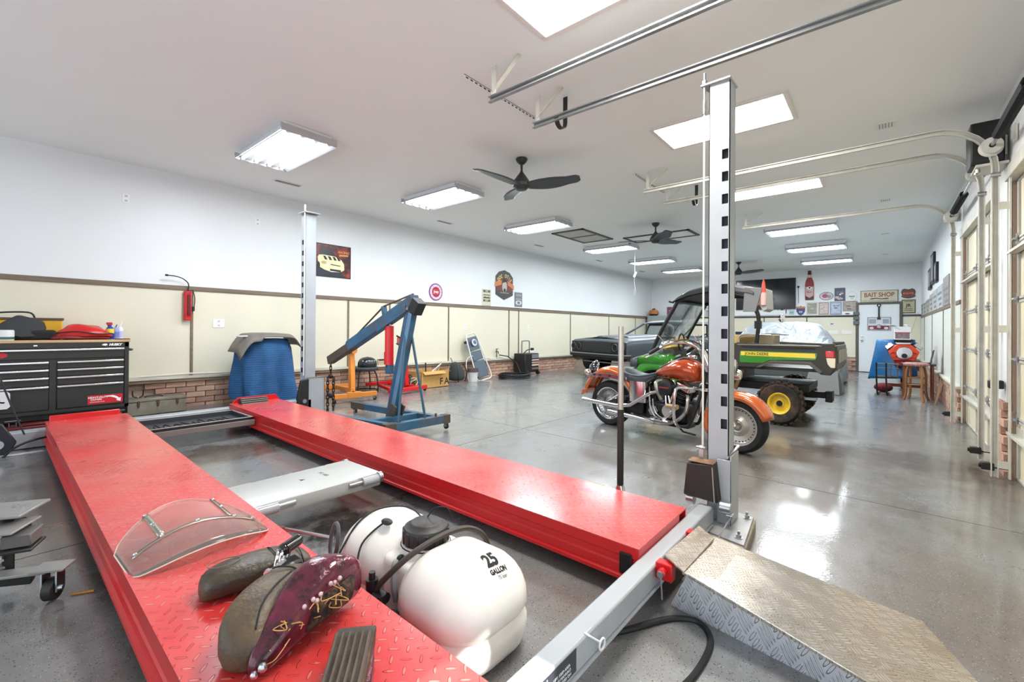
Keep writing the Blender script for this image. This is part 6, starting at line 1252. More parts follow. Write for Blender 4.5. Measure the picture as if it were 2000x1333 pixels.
# cab base, seat, dash, cowl, fenders
MB().bx((.58,-WU+.04,.40),(1.02,-.05,.78)).build('seat_base',M_UB,uv,bevel=.03); MB().bx((.60,-WU+.1,.78),(1.0,-.12,.88)).build('seat_cushion',M_YE,uv,bevel=.03,seg=2); MB().beam((.60,-WU/2,.86),(.54,-WU/2,1.12),WU-.3,.08).build('seat_back',mat('seat tan','#b99a55',.5),uv,bevel=.03,seg=2)
MB().bx((.95,-WU+.05,.36),(1.6,-.05,.42)).build('floor_pan',M_UB,uv); MB().bx((1.42,-WU+.08,.45),(1.62,-.10,.92)).build('dash',M_UB,uv,bevel=.03)
nose=[]
for x,z0,z1,w_ in ((1.45,.55,.93,.60),(1.62,.50,.90,.62),(1.80,.48,.86,.62),(1.98,.46,.80,.60),(2.10,.46,.72,.55),(2.16,.48,.62,.48)):
    r=[]
    for k in range(16):
        a=2*PI*k/16; c,s=math.cos(a),math.sin(a); r.append((x,-WU/2+math.copysign(abs(c)**.45,c)*w_,(z0+z1)/2+(z1-z0)/2*math.copysign(abs(s)**.55,s)))
    nose.append(r)
MB().loft(nose).build('cowl',M_UB,uv,smooth=60)
for y,s in ((-.01,1),(-WU+.01,-1)):
    R=[]
    for k in range(13):
        a=math.radians(160-150*k/12); rr=.34; 
        R.append([(1.70-(rr+.0)*math.cos(a)*-1*-1 if 0 else 1.70+rr*1.12*math.cos(a),y-s*.26,.30+rr*1.28*math.sin(a)+.06),(1.70+rr*1.12*math.cos(a),y-s*.02,.30+rr*1.28*math.sin(a)+.02),(1.70+rr*1.05*math.cos(a),y,.30+rr*1.1*math.sin(a)-.02),(1.70+rr*.98*math.cos(a),y-s*.004,.28+rr*1.0*math.sin(a)-.03)])
    MB().loft(R,caps=False,closed=False).build('front_fender',M_GR,uv,solid=.012,smooth=60)
    MB().loft([[(1.45,y-s*.25,.84),(1.45,y-s*.02,.80),(1.45,y,.66)],[(1.75,y-s*.25,.86),(1.75,y-s*.02,.815),(1.75,y,.68)],[(1.95,y-s*.25,.80),(1.98,y-s*.04,.76),(1.99,y-s*.02,.66)]],caps=False,closed=False).build('fender_top',M_GR,uv,solid=.012,smooth=60)
    MB().loft([[(1.40,y-s*.3,.80),(1.40,y-s*.02,.76),(1.36,y,.60)],[(1.50,y-s*.3,.86),(1.50,y-s*.02,.82),(1.46,y,.56)]],caps=False,closed=False).build('fender_flank',M_GR,uv,solid=.012,smooth=60)
MB().loft([[(1.99,-.25,.78),(1.99,-.04,.75),(1.99,-.02,.62)],[(2.12,-.25,.74),(2.12,-.06,.72),(2.12,-.04,.62)]],caps=False,closed=False).build('nose_corner',mat('nose grey','#3f464b',.45),uv,solid=.02,smooth=60); MB().bx((1.98,-WU+.05,.42),(2.17,-.03,.60)).build('front_bumper',MATS['nose grey'],uv,bevel=.03,seg=2)
MB().beam((1.60,-.30,.90),(1.45,-.28,.94),.35,.03).build('yellow_cowl_top',M_YE,uv,bevel=.01)
text('fender_text','UTILITY',.03,basis((1.85,.003,.775),(-1,0,0),(0,0,1)),M_YE,uv,world=False)
# roll cage, windshield, roof
def cage(name,pts,r=.022,m=M_UK): return MB().tube(pts,r,n=10).build(name,m,uv)
for y in (-.06,-WU+.06):
    cage('front_post',spline([(1.79,y,.80),(1.60,y,1.18),(1.36,y,1.58)],5),.028); (cage('rear_post',spline([(.28,y,.98),(.25,y,1.30),(.29,y,1.45),(.40,y,1.62)],6),.026) if y>-.5 else None); cage('roof_rail',spline([(1.36,y,1.58),(1.15,y,1.68),(.8,y,1.70),(.40,y,1.62)],5),.022)
    cage('grab_rail',spline([(.50,y,1.02),(.46,y,1.12),(.10,y,1.12)],4),.012,mat('rail silver','#a9a9a5',.3,.6))
MB().bx((.22,-.10,1.20),(.30,-.04,1.30)).build('latch_block',M_UK,uv); cage('cross_bar',[(1.36,-.06,1.58),(1.36,-WU+.06,1.58)],.02); cage('cross_bar',[(1.66,-.06,1.06),(1.66,-WU+.06,1.06)],.012)
cage('wiper',spline([(1.64,-.25,1.12),(1.60,-.5,1.06),(1.62,-.9,1.06),(1.56,-1.2,1.22)],6),.012,mat('wiper grey','#4d585c',.5)); MB().loft([[(1.77,-.08,.86),(1.77,-WU+.08,.86)],[(1.37,-.08,1.58),(1.37,-WU+.08,1.58)]],caps=False,closed=False).build('windshield',mat('windscreen glass','#eef5f2',.05,trans=1,ior=1.05,alpha=.6),uv,solid=.004)
ro=[]
for x,z,h_ in ((1.42,1.585,.012),(1.36,1.63,.03),(1.20,1.70,.045),(.95,1.745,.05),(.60,1.75,.05),(.35,1.70,.045),(.30,1.66,.03)):
    ro.append([(x,-.0,z-h_),(x,-.02,z+h_*.3),(x,-.12,z+h_),(x,-WU+.12,z+h_),(x,-WU+.02,z+h_*.3),(x,-WU,z-h_),(x,-WU+.12,z-h_*.6),(x,-.12,z-h_*.6)])
MB().loft(ro).build('roof',mat('roof black','#26282a',.42),uv,bevel=.006,smooth=40); MB().tube(spline([(1.40,-.03,1.57),(1.45,-.01,1.58),(1.47,.0,1.59)],3),.014,n=6).build('roof_clip',M_UK,uv)
MB().bx((.15,-.9,.98),(.35,-.5,1.12)).build('engine_cover',mat('vent tan','#8f8468',.6),uv,bevel=.01)
MB().ball((1.50,-.55,1.03),(.10,.09,.06)).build('straw_hat_crown',mat('straw hat','#c3a877',.8,var=.2,vs=20),uv,bevel=0); MB().lathe([(.1,0),(.16,.01),(.165,.02)],(1.50,-.55,1.0),n=24).build('straw_hat_brim',MATS['straw hat'],uv)
MB().tube([(1.40+.0,-.33+.12*math.cos(a),1.0+.12*math.sin(a)) for a in [2*PI*k/20 for k in range(20)]],.012,n=6,closed=True).build('steering_wheel',BLACK,uv)
MB().lathe([(.001,0),(.06,.0),(.065,.02),(.06,.035),(.001,.03)],(.22,-WU+.02,1.36),(-1,.4,0),n=20).build('side_mirror',CHROME,uv)
# grey bin and red can behind the roof
t=thing('roof_bin','grey plastic bin fixed behind the vehicle roof, tan inside','bin',tuple(uv.location)); t.rotation_euler=uv.rotation_euler; t.scale=uv.scale
MB().prism([(.28,1.42),(.20,1.72),(.42,1.74),(.44,1.42)],(0,-.02,0),(1,0,0),(0,0,1),(0,-1,0),.03).build('side',mat('bin grey','#77787a',.5),t,bevel=.004)
MB().prism([(.22,1.50),(.21,1.62),(.42,1.66),(.44,1.44)],(0,-.04,0),(1,0,0),(0,0,1),(0,-1,0),.5).build('tan_load',mat('tan load','#8d7864',.7),t,bevel=.02,seg=2)
MB().prism([(.25,1.52),(.18,1.71),(.165,1.71),(.15,1.45),(.20,1.42)],(0,-.06,0),(1,0,0),(0,0,1),(0,-1,0),.4).build('end_wall',mat('bin light','#a9a9a8',.5),t,bevel=.004)
t=thing('red_cone_bottle','red-tipped white bottle standing at the rear of the vehicle roof','bottle',(0,0,0)); m_=uv.location.copy(); R_=Matrix.Rotation(uv.rotation_euler.z,3,'Z'); t.location=m_+R_@Vector((.18,-.05,1.50)); MB().lathe([(.001,0),(.032,0),(.034,.12),(.03,.16)],n=14).build('bottle',mat('pinkish white','#d9b3ad',.5),t); MB().lathe([(.03,.16),(.018,.28),(.001,.34)],n=14).build('tip',mat('coral red','#d8503e',.5),t)
# ================================================================ BLACK MUSCLE CAR
ang=math.atan2(.363,-.932)
mc=thing('muscle_car','matte black classic coupe without glass, parked nose-out by the left wall','car',(9.57,5.33,.075),rz=ang)   # x forward, nose at x=0
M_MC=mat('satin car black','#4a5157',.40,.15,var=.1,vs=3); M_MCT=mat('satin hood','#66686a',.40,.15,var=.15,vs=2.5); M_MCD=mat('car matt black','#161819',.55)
mc.scale=(1,1,.95)
def sec(x,zt,zs,zb,w_,crown=.03,sh=.06):
    """body section: sill, side, shoulder, crowned top"""
    return [(x,-w_*.93,zb),(x,-w_,zb+.10),(x,-w_,zs-.08),(x,-w_+.015,zs),(x,-w_+sh,zt-.01),(x,-w_*.5,zt+crown*.7),(x,0,zt+crown),(x,w_*.5,zt+crown*.7),(x,w_-sh,zt-.01),(x,w_-.015,zs),(x,w_,zs-.08),(x,w_,zb+.10),(x,w_*.93,zb)]
MB().loft([sec(-.04,.90,.88,.52,1.00,.01),sec(-.10,.94,.90,.46,1.04,.02),sec(-.35,.965,.92,.42,1.06,.03),sec(-.9,.985,.93,.42,1.07,.035),sec(-1.35,1.00,.94,.40,1.07,.035),sec(-1.75,1.02,.95,.40,1.06,.02),sec(-3.3,1.02,.96,.40,1.06,.0),sec(-3.9,1.02,.97,.42,1.07,.01),sec(-4.6,1.0,.95,.46,1.04,.01),sec(-5.0,.95,.90,.50,.98,0)]).build('body',M_MC,mc,smooth=45)
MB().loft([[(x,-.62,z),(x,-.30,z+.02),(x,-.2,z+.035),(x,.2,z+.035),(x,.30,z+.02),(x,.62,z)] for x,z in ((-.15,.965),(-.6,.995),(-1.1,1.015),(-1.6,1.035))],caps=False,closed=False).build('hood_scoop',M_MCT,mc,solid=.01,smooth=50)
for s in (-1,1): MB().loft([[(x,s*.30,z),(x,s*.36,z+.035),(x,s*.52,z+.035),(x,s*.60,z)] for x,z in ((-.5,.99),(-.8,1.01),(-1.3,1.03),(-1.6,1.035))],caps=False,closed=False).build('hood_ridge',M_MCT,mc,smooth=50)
MB().bx((-.05,-.98,.60),(.00,.98,.90)).build('grille_panel',M_MCD,mc,bevel=.02)
for k in range(7): MB().bx((.0,-.52,.64+.035*k),(.006,.52,.648+.035*k)).build('grille_bar',M_MC,mc)
for s in (-1,1):
    for y in (.66,.88): MB().tube([(.006,s*y+.085*math.cos(a),.76+.085*math.sin(a)) for a in [2*PI*k/24 for k in range(24)]],.010,n=6,closed=True).build('headlamp_ring',M_MC,mc); MB().cyl((-.01,s*y,.76),(.003,s*y,.76),.08,n=24).build('headlamp_hole',mat('hole black','#0b0b0c',.6),mc)
MB().prism([(-1.05,-.12),(-1.0,.03),(-.5,.06),(.5,.06),(1.0,.03),(1.05,-.12),(1.03,-.14),(.97,0),(.5,.02),(-.5,.02),(-.97,0),(-1.03,-.14)],(0,0,.50),(0,1,0),(1,0,0),(0,0,1),.10).build('bumper',M_MCD,mc,bevel=.012); MB().prism([(-1.052,-.12),(-1.0,.035),(-.5,.066),(.5,.066),(1.0,.035),(1.052,-.12),(1.04,-.12),(.99,.03),(.5,.058),(-.5,.058),(-.99,.03),(-1.04,-.12)],(0,0,.575),(0,1,0),(1,0,0),(0,0,1),.03).build('bumper_trim',mat('bumper silver','#8f9396',.3,.6),mc)
MB().bx((-.10,-.95,.44),(.0,.95,.52)).build('valance',M_MCD,mc,bevel=.02); MB().bx((-.14,-.6,.36),(-.10,.6,.38)).build('front_tie_bar',STEEL,mc)
# greenhouse: pillars, roof, no glass
M_RF=mat('roof grey','#9ba0a2',.4,.1); 
rr=[[(x,-w_,z),(x,-w_*.8,z+.04),(x,0,z+.06),(x,w_*.8,z+.04),(x,w_,z)] for x,w_,z in ((-2.28,.72,1.36),(-2.5,.75,1.395),(-3.0,.76,1.40),(-3.35,.74,1.37))]; MB().loft(rr,caps=False,closed=False).build('roof',M_RF,mc,solid=.035,smooth=50)
for s in (-1,1):
    MB().beam((-1.70,s*.93,1.0),(-2.30,s*.73,1.37),.05,.05).build('windscreen_pillar',M_MC,mc,bevel=.006); MB().loft([[(-3.3,s*.74,1.38),(-3.42,s*.74,1.37),(-3.42,s*.70,1.37),(-3.3,s*.70,1.38)],[(-3.5,s*.94,1.0),(-4.2,s*.93,1.0),(-4.2,s*.88,1.0),(-3.5,s*.88,1.0)]]).build('rear_pillar',M_RF,mc,bevel=.004); MB().beam((-2.3,s*.735,1.385),(-3.35,s*.745,1.385),.03,.04).build('drip_rail',M_RF,mc)
    for p,q_ in (((-2.0,.6,.7),(-2.4,.62,1.34)),((-3.2,.62,.6),(-3.2,.62,1.34)),((-2.4,.62,1.34),(-3.2,.62,1.34)),((-2.1,.65,.75),(-3.2,.62,1.1))): MB().cyl((p[0],s*p[1],p[2]),(q_[0],s*q_[1],q_[2]),.022,n=8).build('roll_cage',M_MCD,mc)
MB().cyl((-3.2,-.6,1.34),(-3.2,.6,1.34),.022,n=8).cyl((-3.2,-.6,1.3),(-3.2,.55,.7),.022,n=8).cyl((-2.4,-.6,1.34),(-2.4,.6,1.34),.022,n=8).build('roll_cage',M_MCD,mc)
MB().bx((-3.4,-.85,.70),(-1.75,.85,.75)).bx((-1.72,-.85,.6),(-1.68,.85,1.02)).build('cabin_floor',M_MCD,mc)
for x in (-.78,-4.0):
    for s in (-1,1):
        w0=MB().lathe([(.16,-.1),(.19,-.12),(.29,-.12),(.325,-.09),(.325,.09),(.29,.12),(.19,.12),(.16,.1)],(x,s*.88,.325),(0,1,0),n=32).build('tyre',RUBBER,mc); MB().lathe([(.001,.02),(.06,.03),(.09,.0),(.16,.05),(.165,.1)],(x,s*.88,.325),(0,s,0),n=24).build('wheel',DARK,w0)
        MB().lathe([(.36,-.16),(.37,.16)],(x,s*.9,.36),(0,1,0),n=24).build('wheel_well',M_MCD,mc)
# ================================================================ TARP-COVERED CAR
tc_=thing('covered_car','car under a crinkled silver tarpaulin behind the utility vehicle','covered car',(12.42,1.72,fz(11,1.5)),rz=-PI/2+.045)
M_TP=mat('silver tarp','#a4abaf',.42,.35,var=.12,vs=4); tt=M_TP.node_tree; tcx=tt.nodes.new('ShaderNodeTexCoord'); nz=tt.nodes.new('ShaderNodeTexNoise'); nz.inputs['Scale'].default_value=3.2; nz.inputs['Detail'].default_value=5; nz.inputs['Distortion'].default_value=1.6; tt.links.new(tcx.outputs['Object'],nz.inputs[0]); bb=tt.nodes.new('ShaderNodeBump'); bb.inputs['Strength'].default_value=1; bb.inputs['Distance'].default_value=.09; tt.links.new(nz.outputs[0],bb.inputs['Height']); tt.links.new(bb.outputs[0],tt.nodes['Principled BSDF'].inputs['Normal'])
prof=[(-2.12,.50,.86),(-2.10,.86,.90),(-1.95,1.02,.95),(-1.72,1.27,.86),(-1.5,1.36,.80),(-.8,1.38,.80),(-.2,1.33,.82),(.35,.98,.95),(1.2,.92,.97),(2.0,.84,.93),(2.15,.55,.85)]
R=[]
for y,zt2,w_ in spline([(a,b_,c) for a,b_,c in prof],4):
    r=[]
    for k in range(26):
        u=k/25; 
        if u<.28: f=u/.28; p=(-w_*1.10+.02*math.sin(9*y+3*f)*(1-f), .03+(zt2*.80-.03)*f)
        elif u>.72: f=(1-u)/.28; p=(w_*1.10+.02*math.sin(7*y+3*f)*(1-f), .03+(zt2*.80-.03)*f)
        else: 
            f=(u-.28)/.44; a=PI*(1-f); ww=w_*.86; p=(ww*math.copysign(abs(math.cos(a))**.6,math.cos(a)), zt2*.80+zt2*.20*abs(math.sin(a))**.5)
            if u<.30: p=(-w_*.98,p[1])
            if u>.70: p=(w_*.98,p[1])
        r.append((p[0]+.012*math.sin(17*u+5*y),y+.012*math.sin(23*u),p[1]+.008*math.sin(31*u+9*y)))
    R.append(r)
MB().loft(R,caps=True,closed=True).build('tarp',M_TP,tc_,smooth=70)
b=MB(); b.loft([[(.98,-2.24,.0),(.95,-2.15,.45),(.80,-2.1,.62),(.5,-2.2,.40),(.42,-2.3,.02)],[(1.05,-1.9,.0),(1.02,-1.85,.5),(.8,-1.8,.6),(.5,-1.8,.4),(.4,-1.8,.02)]]).build('tarp_skirt',mat('tarp underside','#76797a',.5,.2,bump=1,bs=6),tc_,smooth=20)
MB().bx((-.85,-2.13,.25),(.85,-1.9,.80)).build('tail_panel',mat('car dark grey','#4b4f50',.45),tc_,bevel=.05,seg=2)
for s in (-1,1):
    for y in (-1.35,1.4): MB().cyl((s*.70,y,.30),(s*.88,y,.30),.29,n=28).build('tyre',RUBBER,tc_)
# ================================================================ BACK WALL
def bsign(name,lab,pts,m,d=.014,cat='sign',x=XB,group=None):
    """flat board on the back wall; pts are (y, z)"""
    ys=[p[0] for p in pts]; zs=[p[1] for p in pts]; c=((min(ys)+max(ys))/2,min(zs)); t=thing(name,lab,cat,(x,c[0],c[1]),group=group)
    MB().prism([(y-c[0],z-c[1]) for y,z in pts],(0,0,0),(0,1,0),(0,0,1),(-1,0,0),d).build('board',m,t,smooth=0); return t,c
def bflat(t,c,pts,m,k=1,name='print',d=.014):
    MB().prism([(y-c[0],z-c[1]) for y,z in pts],(-d-.0025*k,0,0),(0,1,0),(0,0,1),(1,0,0),.002).build(name,m,t,smooth=0)
BT=lambda c,y,z,x=-.019: basis((x,y-c[0],z-c[1]),(0,-1,0),(0,0,1))
def R4(y0,y1,z0,z1): return [(y0,z0),(y1,z0),(y1,z1),(y0,z1)]
# television
t,c=bsign('television','large wall-mounted black television above the panelled back wall',R4(2.20,3.95,1.92,2.92),mat('tv frame','#111213',.4),.06,'television')
bflat(t,c,R4(2.22,3.93,1.94,2.90),mat('tv screen','#0c0e11',.12,spec=.6),1,'screen',.06)
t,c=bsign('white_shelf_panel','long white panel mounted under the television',R4(2.48,4.2,1.715,1.88),WHITE,.03,'panel'); bflat(t,c,R4(2.5,4.18,1.73,1.74),mat('panel shade','#b9bcbe',.5),1,'groove',.03)
t=thing('hanging_line','thin black cord with a knob hanging right of the television','cord',(XB,2.12,2.1)); MB().cyl((-.012,0,-.0),(-.012,.01,.5),.006,n=6).build('cord',BLACK,t); MB().ball((-.02,.01,.52),.035).build('knob',BLACK,t)
# beer bottle cut-out
bp=[(-.11,0),(.11,0),(.118,.05),(.118,.50),(.10,.60),(.062,.70),(.05,.80),(.045,.93),(-.045,.93),(-.05,.80),(-.062,.70),(-.10,.60),(-.118,.50),(-.118,.05)]
t,c=bsign('bottle_sign','tall bottle-shaped red metal sign right of the television',[(1.832+a,2.185+b_) for a,b_ in bp],mat('bottle red','#8c2026',.35,var=.15,vs=8),.02)
bflat(t,c,[(1.832+a,2.185+b_) for a,b_ in [(-.10,.01),(.10,.01),(.105,.12),(-.105,.12)]],mat('bottle brown','#4a2322',.4),1,'base',.02); bflat(t,c,[(1.832+a,2.185+b_) for a,b_ in [(-.10,.14),(0,.07),(.10,.14),(.105,.42),(-.105,.42)]],mat('label pinkish','#c9a5a2',.4,var=.2,vs=30),2,'label',.02)
bflat(t,c,ell(1.832,2.57,.06,.045),M_W,3,'crest',.02); bflat(t,c,[(1.80,2.55),(1.86,2.55),(1.85,2.60),(1.81,2.60)],BLACK,4,'eagle',.02); bflat(t,c,[(1.832+a,2.185+b_) for a,b_ in [(-.06,.71),(.06,.71),(.05,.80),(-.05,.80)]],mat('neck band','#c9b9a6',.4),2,'neck_label',.02); bflat(t,c,[(1.832+a,2.185+b_) for a,b_ in [(-.048,.81),(.048,.81),(.044,.925),(-.044,.925)]],mat('bottle brown','#4a2322',.4),2,'cap',.02)
text('label_text','Beer',.075,BT(c,1.832,2.44,-.03),mat('beer red','#9c2028',.4),t,world=False,bold=.001)
# small signs
rnd=random.Random(21)
def patch(t,c,y0,y1,z0,z1,cols,n,k0=1):
    for i in range(n):
        a=rnd.uniform(y0,y1-.25*(y1-y0)); b_=rnd.uniform(z0,z1-.2*(z1-z0)); w_=rnd.uniform(.12,.4)*(y1-y0); h_=rnd.uniform(.06,.22)*(z1-z0)
        bflat(t,c,R4(a,min(y1,a+w_),b_,min(z1,b_+h_)),mat('patch '+cols[i%len(cols)],cols[i%len(cols)],.45),k0+i*.25)
t,c=bsign('oval_sign','oval sign with a red centre right of the bottle sign',ell(1.395,2.295,.18,.125),mat('oval rim','#4b4a52',.4)); bflat(t,c,ell(1.395,2.295,.165,.11),mat('oval pale','#c5bcc2',.4),1); bflat(t,c,ell(1.43,2.30,.075,.06),mat('oval red','#a8455a',.4),2); bflat(t,c,ell(1.32,2.28,.05,.05),mat('oval grey','#8d8a86',.4),2); text('sign_text','FISH',.05,BT(c,1.395,2.38,-.022),mat('oval rim','#4b4a52',.4),t,world=False)
t,c=bsign('dark_square_sign','dark blue square sign with pale figures above the lower row',R4(.925,1.19,2.13,2.53),mat('square navy','#3a3a4c',.4)); patch(t,c,.94,1.18,2.15,2.5,['#c9c4c4','#7a6a78','#b7a9a6','#5a5a70'],12)
t,c=bsign('round_white_sign','pale round sign beside the dark square sign',ell(.763,2.255,.125,.15),mat('round pale','#cfd0cb',.4)); bflat(t,c,ell(.763,2.255,.105,.125),mat('round inner','#dfe2de',.4),1); bflat(t,c,R4(.69,.84,2.24,2.28),mat('round ink','#8a9087',.5),2); text('sign_text','28',.08,BT(c,.763,2.20,-.022),mat('round ink','#8a9087',.5),t,world=False)
low=[('deer_sign','cream sign with a grey deer shape, first of the lower row of four',1.617,1.914,1.725,2.119,'#c9c6b8',['#9a988c','#b3b1a4','#8f8d85']),('red_frame_sign','pale sign with a brown red frame, second of the lower row of four',1.328,1.591,1.72,2.108,'#a08078',['#c9bfb6','#b9aaa2','#8d6a62']),('blue_sign','mottled blue sign, third of the lower row of four',1.01,1.304,1.715,2.114,'#7d86a0',['#b4bed0','#5d6480','#c3bccb']),('wide_picture_sign','wide brown picture sign beside the rear door frame',.628,.986,1.816,2.119,'#8d8078',['#a89a90','#6f665f','#b0a8a0'])]
for nm,lab,y0,y1,z0,z1,col,cols in low:
    t,c=bsign(nm,lab,R4(y0,y1,z0,z1),mat(nm+' board',col,.45)); bflat(t,c,R4(y0+.025,y1-.025,z0+.03,z1-.03),mat(nm+' field',cols[0],.45,var=.3,vs=22),1); patch(t,c,y0+.03,y1-.03,z0+.04,z1-.04,cols,9,2)
t,c=bsign('small_white_plaque','small white plaque under the wide picture sign',R4(.70,.98,1.705,1.79),WHITE); bflat(t,c,ell(.87,1.74,.06,.02,14),mat('ink dark','#3a3a3a',.5),1)
shp=lambda y,z,w,h:[(y-w,z+h*.9),(y-w*.5,z+h*.78),(y,z+h),(y+w*.5,z+h*.78),(y+w,z+h*.9),(y+w*.95,z+h*.4),(y+w*.5,z+h*.12),(y,z),(y-w*.5,z+h*.12),(y-w*.95,z+h*.4)]
t,c=bsign('blue_shield_sign','small blue and orange shield sign under the right corner of the television',shp(2.065,1.70,.12,.32),mat('shield navy','#3f4570',.4)); bflat(t,c,R4(1.96,2.17,1.93,1.99),mat('shield orange','#b9774a',.4),1); text('sign_text','66',.10,BT(c,2.065,1.82),M_W,t,world=False)
t,c=bsign('pale_shield_sign','small dark and white shield sign below the television',shp(2.58,1.69,.13,.24),mat('shield dark2','#54474a',.4)); bflat(t,c,R4(2.50,2.66,1.76,1.86),mat('shield pale','#d0cac8',.4),1)
t,c=bsign('teal_sign','tiny pale teal sign between the two small shields',R4(2.24,2.38,1.73,1.88),mat('teal pale','#a9c4c4',.4)); bflat(t,c,R4(2.26,2.36,1.78,1.83),mat('teal dark','#7fa3a6',.4),1)
t,c=bsign('magenta_sign','purple pink sign on the back wall left of the vehicle windshield',R4(6.05,6.37,1.72,2.09),mat('magenta','#7d4358',.4)); patch(t,c,6.07,6.35,1.75,2.07,['#b08a98','#5d3546','#c9aab4'],9)
for i,(y0,y1,z0,z1,col,cols,lab) in enumerate(((5.40,5.70,1.72,2.08,'#a9a9ac',['#c9c9cc','#84848a'],'grey sign seen through the vehicle windshield, leftmost of three'),(5.02,5.36,1.72,2.10,'#b4b48e',['#cfcfae','#8d9068'],'olive green sign seen through the vehicle windshield, middle of three'),(4.60,4.98,1.72,2.05,'#a3a8ac',['#c4c8cc','#7d8286'],'blue-grey sign seen through the vehicle windshield, rightmost of three'))):
    t,c=bsign('metal_sign',lab,R4(y0,y1,z0,z1),mat('ms%d'%i,col,.4)); patch(t,c,y0+.02,y1-.02,z0+.02,z1-.02,cols,8)
# bait shop board
t,c=bsign('bait_shop_sign','long cream BAIT SHOP board above the rear door',R4(-.29,.56,2.06,2.41),mat('bait rim','#55514a',.45),.02); bflat(t,c,R4(-.275,.545,2.075,2.395),mat('bait cream','#cdc5ae',.5,var=.08,vs=9),1,d=.02); MRT=mat('bait red','#8c4034',.5)
text('sign_text','BAIT SHOP',.175,BT(c,.135,2.275,-.027),MRT,t,world=False,sx=.80,bold=.003); bflat(t,c,[(.36,2.16),(.30,2.185),(.18,2.19),(.08,2.17),(-.05,2.185),(-.10,2.165),(-.04,2.15),(.1,2.15),(.2,2.165),(.3,2.15)],mat('fish ink','#3c3a34',.5),2,'fish',.02); text('sign_text','WORMS  MINNOWS  TACKLE  LICENSES  CRICKETS',.034,BT(c,.135,2.105,-.027),mat('fish ink','#3c3a34',.5),t,world=False)
t,c=bsign('rusty_shield_sign','dark shield sign with a red centre at the right of the BAIT SHOP board',[(-.37,2.40),(-.42,2.43),(-.505,2.405),(-.59,2.43),(-.64,2.40),(-.66,2.33),(-.64,2.25),(-.655,2.20),(-.60,2.165),(-.505,2.145),(-.41,2.165),(-.355,2.20),(-.37,2.25),(-.35,2.33)],mat('shield rust','#4c5248',.45)); bflat(t,c,[(-.38,2.22),(-.38,2.36),(-.46,2.385),(-.56,2.385),(-.63,2.35),(-.63,2.23),(-.55,2.19),(-.46,2.19)],mat('shield rust red','#8d4538',.45,var=.3,vs=14),1)
text('sign_text','ROUTE',.07,BT(c,-.505,2.29,-.02),mat('shield tan2','#c9a48d',.5),t,world=False)
t,c=bsign('tan_label_sign','square tan label sign with black scrollwork beneath the rusty shield',R4(-.657,-.364,1.731,2.115),mat('tan label rim','#3f3d36',.5)); bflat(t,c,R4(-.64,-.38,1.755,2.09),mat('tan label','#b4ab8c',.5,var=.1,vs=14),1); text('sign_text','JR',.12,BT(c,-.51,1.95,-.02),mat('fish ink','#3c3a34',.5),t,world=False,bold=.003); 
for z in (1.85,1.80,2.06): bflat(t,c,R4(-.60,-.42,z,z+.014),mat('fish ink','#3c3a34',.5),2)
# door ornaments
t,c=bsign('door_plaque','silver and maroon framed plaque hanging on the rear door',R4(-.133,.40,1.24,1.63),mat('plaque silver','#8d8a90',.35,.4),.015,x=XB-.022); bflat(t,c,R4(-.11,.375,1.265,1.605),mat('plaque grey','#c3c4c8',.3,.3),1,d=.015); bflat(t,c,R4(-.10,.37,1.27,1.38),mat('plaque maroon','#7d2438',.4,var=.3,vs=12),2,d=.015)
for y0,y1 in ((.20,.36),(-.09,.05)): bflat(t,c,R4(y0,y1,1.44,1.57),mat('plaque mid','#8f95a0',.3,.2),2,d=.015)
for y in (.30,-.03): bflat(t,c,ell(y,1.31,.05,.035,16),mat('plaque pale','#cfcbd0',.4),3,d=.015)
t=thing('piston_ornament','black piston and connecting rod hung over the door plaque','ornament',(XB-.05,.135,1.36)); MB().cyl((0,0,.58),(0,0,.24),.018,n=10).build('rod',BLACK,t); MB().tube([(0,.038*math.cos(a),.61+.038*math.sin(a)) for a in [2*PI*k/16 for k in range(16)]],.012,n=6,closed=True).build('small_end',BLACK,t); MB().prism([(-.05,.2),(.05,.2),(.02,.28),(-.02,.28)],(0,0,0),(0,1,0),(0,0,1),(-1,0,0),.02).build('yoke',BLACK,t); MB().lathe([(.001,0),(.055,0),(.058,.03),(.058,.09),(.04,.11),(.001,.12)],(-.0,0,-.06),n=18).build('piston',CHROME,t)
t=thing('alarm_panel','grey wall rack of three boxes on the door frame','box',(XB-.02,.66,1.39))
for k in range(3): MB().bx((-.06,-.07,.02+k*.14),(0,.07,.13+k*.14)).build('box',mat('rack grey','#5c625e',.5),t,bevel=.01)
t=thing('wall_thermostat','small white thermostat with a dark display on the back panel','thermostat',(XB,1.25,1.42)); MB().bx((-.02,-.05,-.04),(0,.05,.04)).build('case',WHITE,t,bevel=.004); MB().bx((-.024,-.035,0),(-.02,.035,.025)).build('display',DARK,t)
for i,y in enumerate((1.22,.88)):
    t=thing('switch_row','white row of switches on the back panel, '+('left' if i==0 else 'right')+' of the two','switch',(XB,y,1.18)); MB().bx((-.008,-.13,-.06),(0,.13,.06)).build('plate',mat('switch plate','#e4e1d6',.5),t,bevel=.002)
    for k in range(4): MB().bx((-.014,-.10+.055*k,-.02),(-.008,-.08+.055*k,.02)).build('toggle',WHITE,t)
t=thing('wall_clock','round black-rimmed clock left of the vehicle rear post','clock',(XB,4.22,1.42)); MB().lathe([(.001,0),(.17,0),(.17,.03),(.15,.035),(.001,.02)],(0,0,0),(-1,0,0),n=28).build('rim',BLACK,t); MB().cyl((-.022,0,0),(-.037,0,0),.135,n=28).build('face',M_W,t); MB().beam((-.04,0,0),(-.04,.06,.05),.012,.003).beam((-.04,0,0),(-.04,-.09,.01),.01,.003).build('hands',BLACK,t)
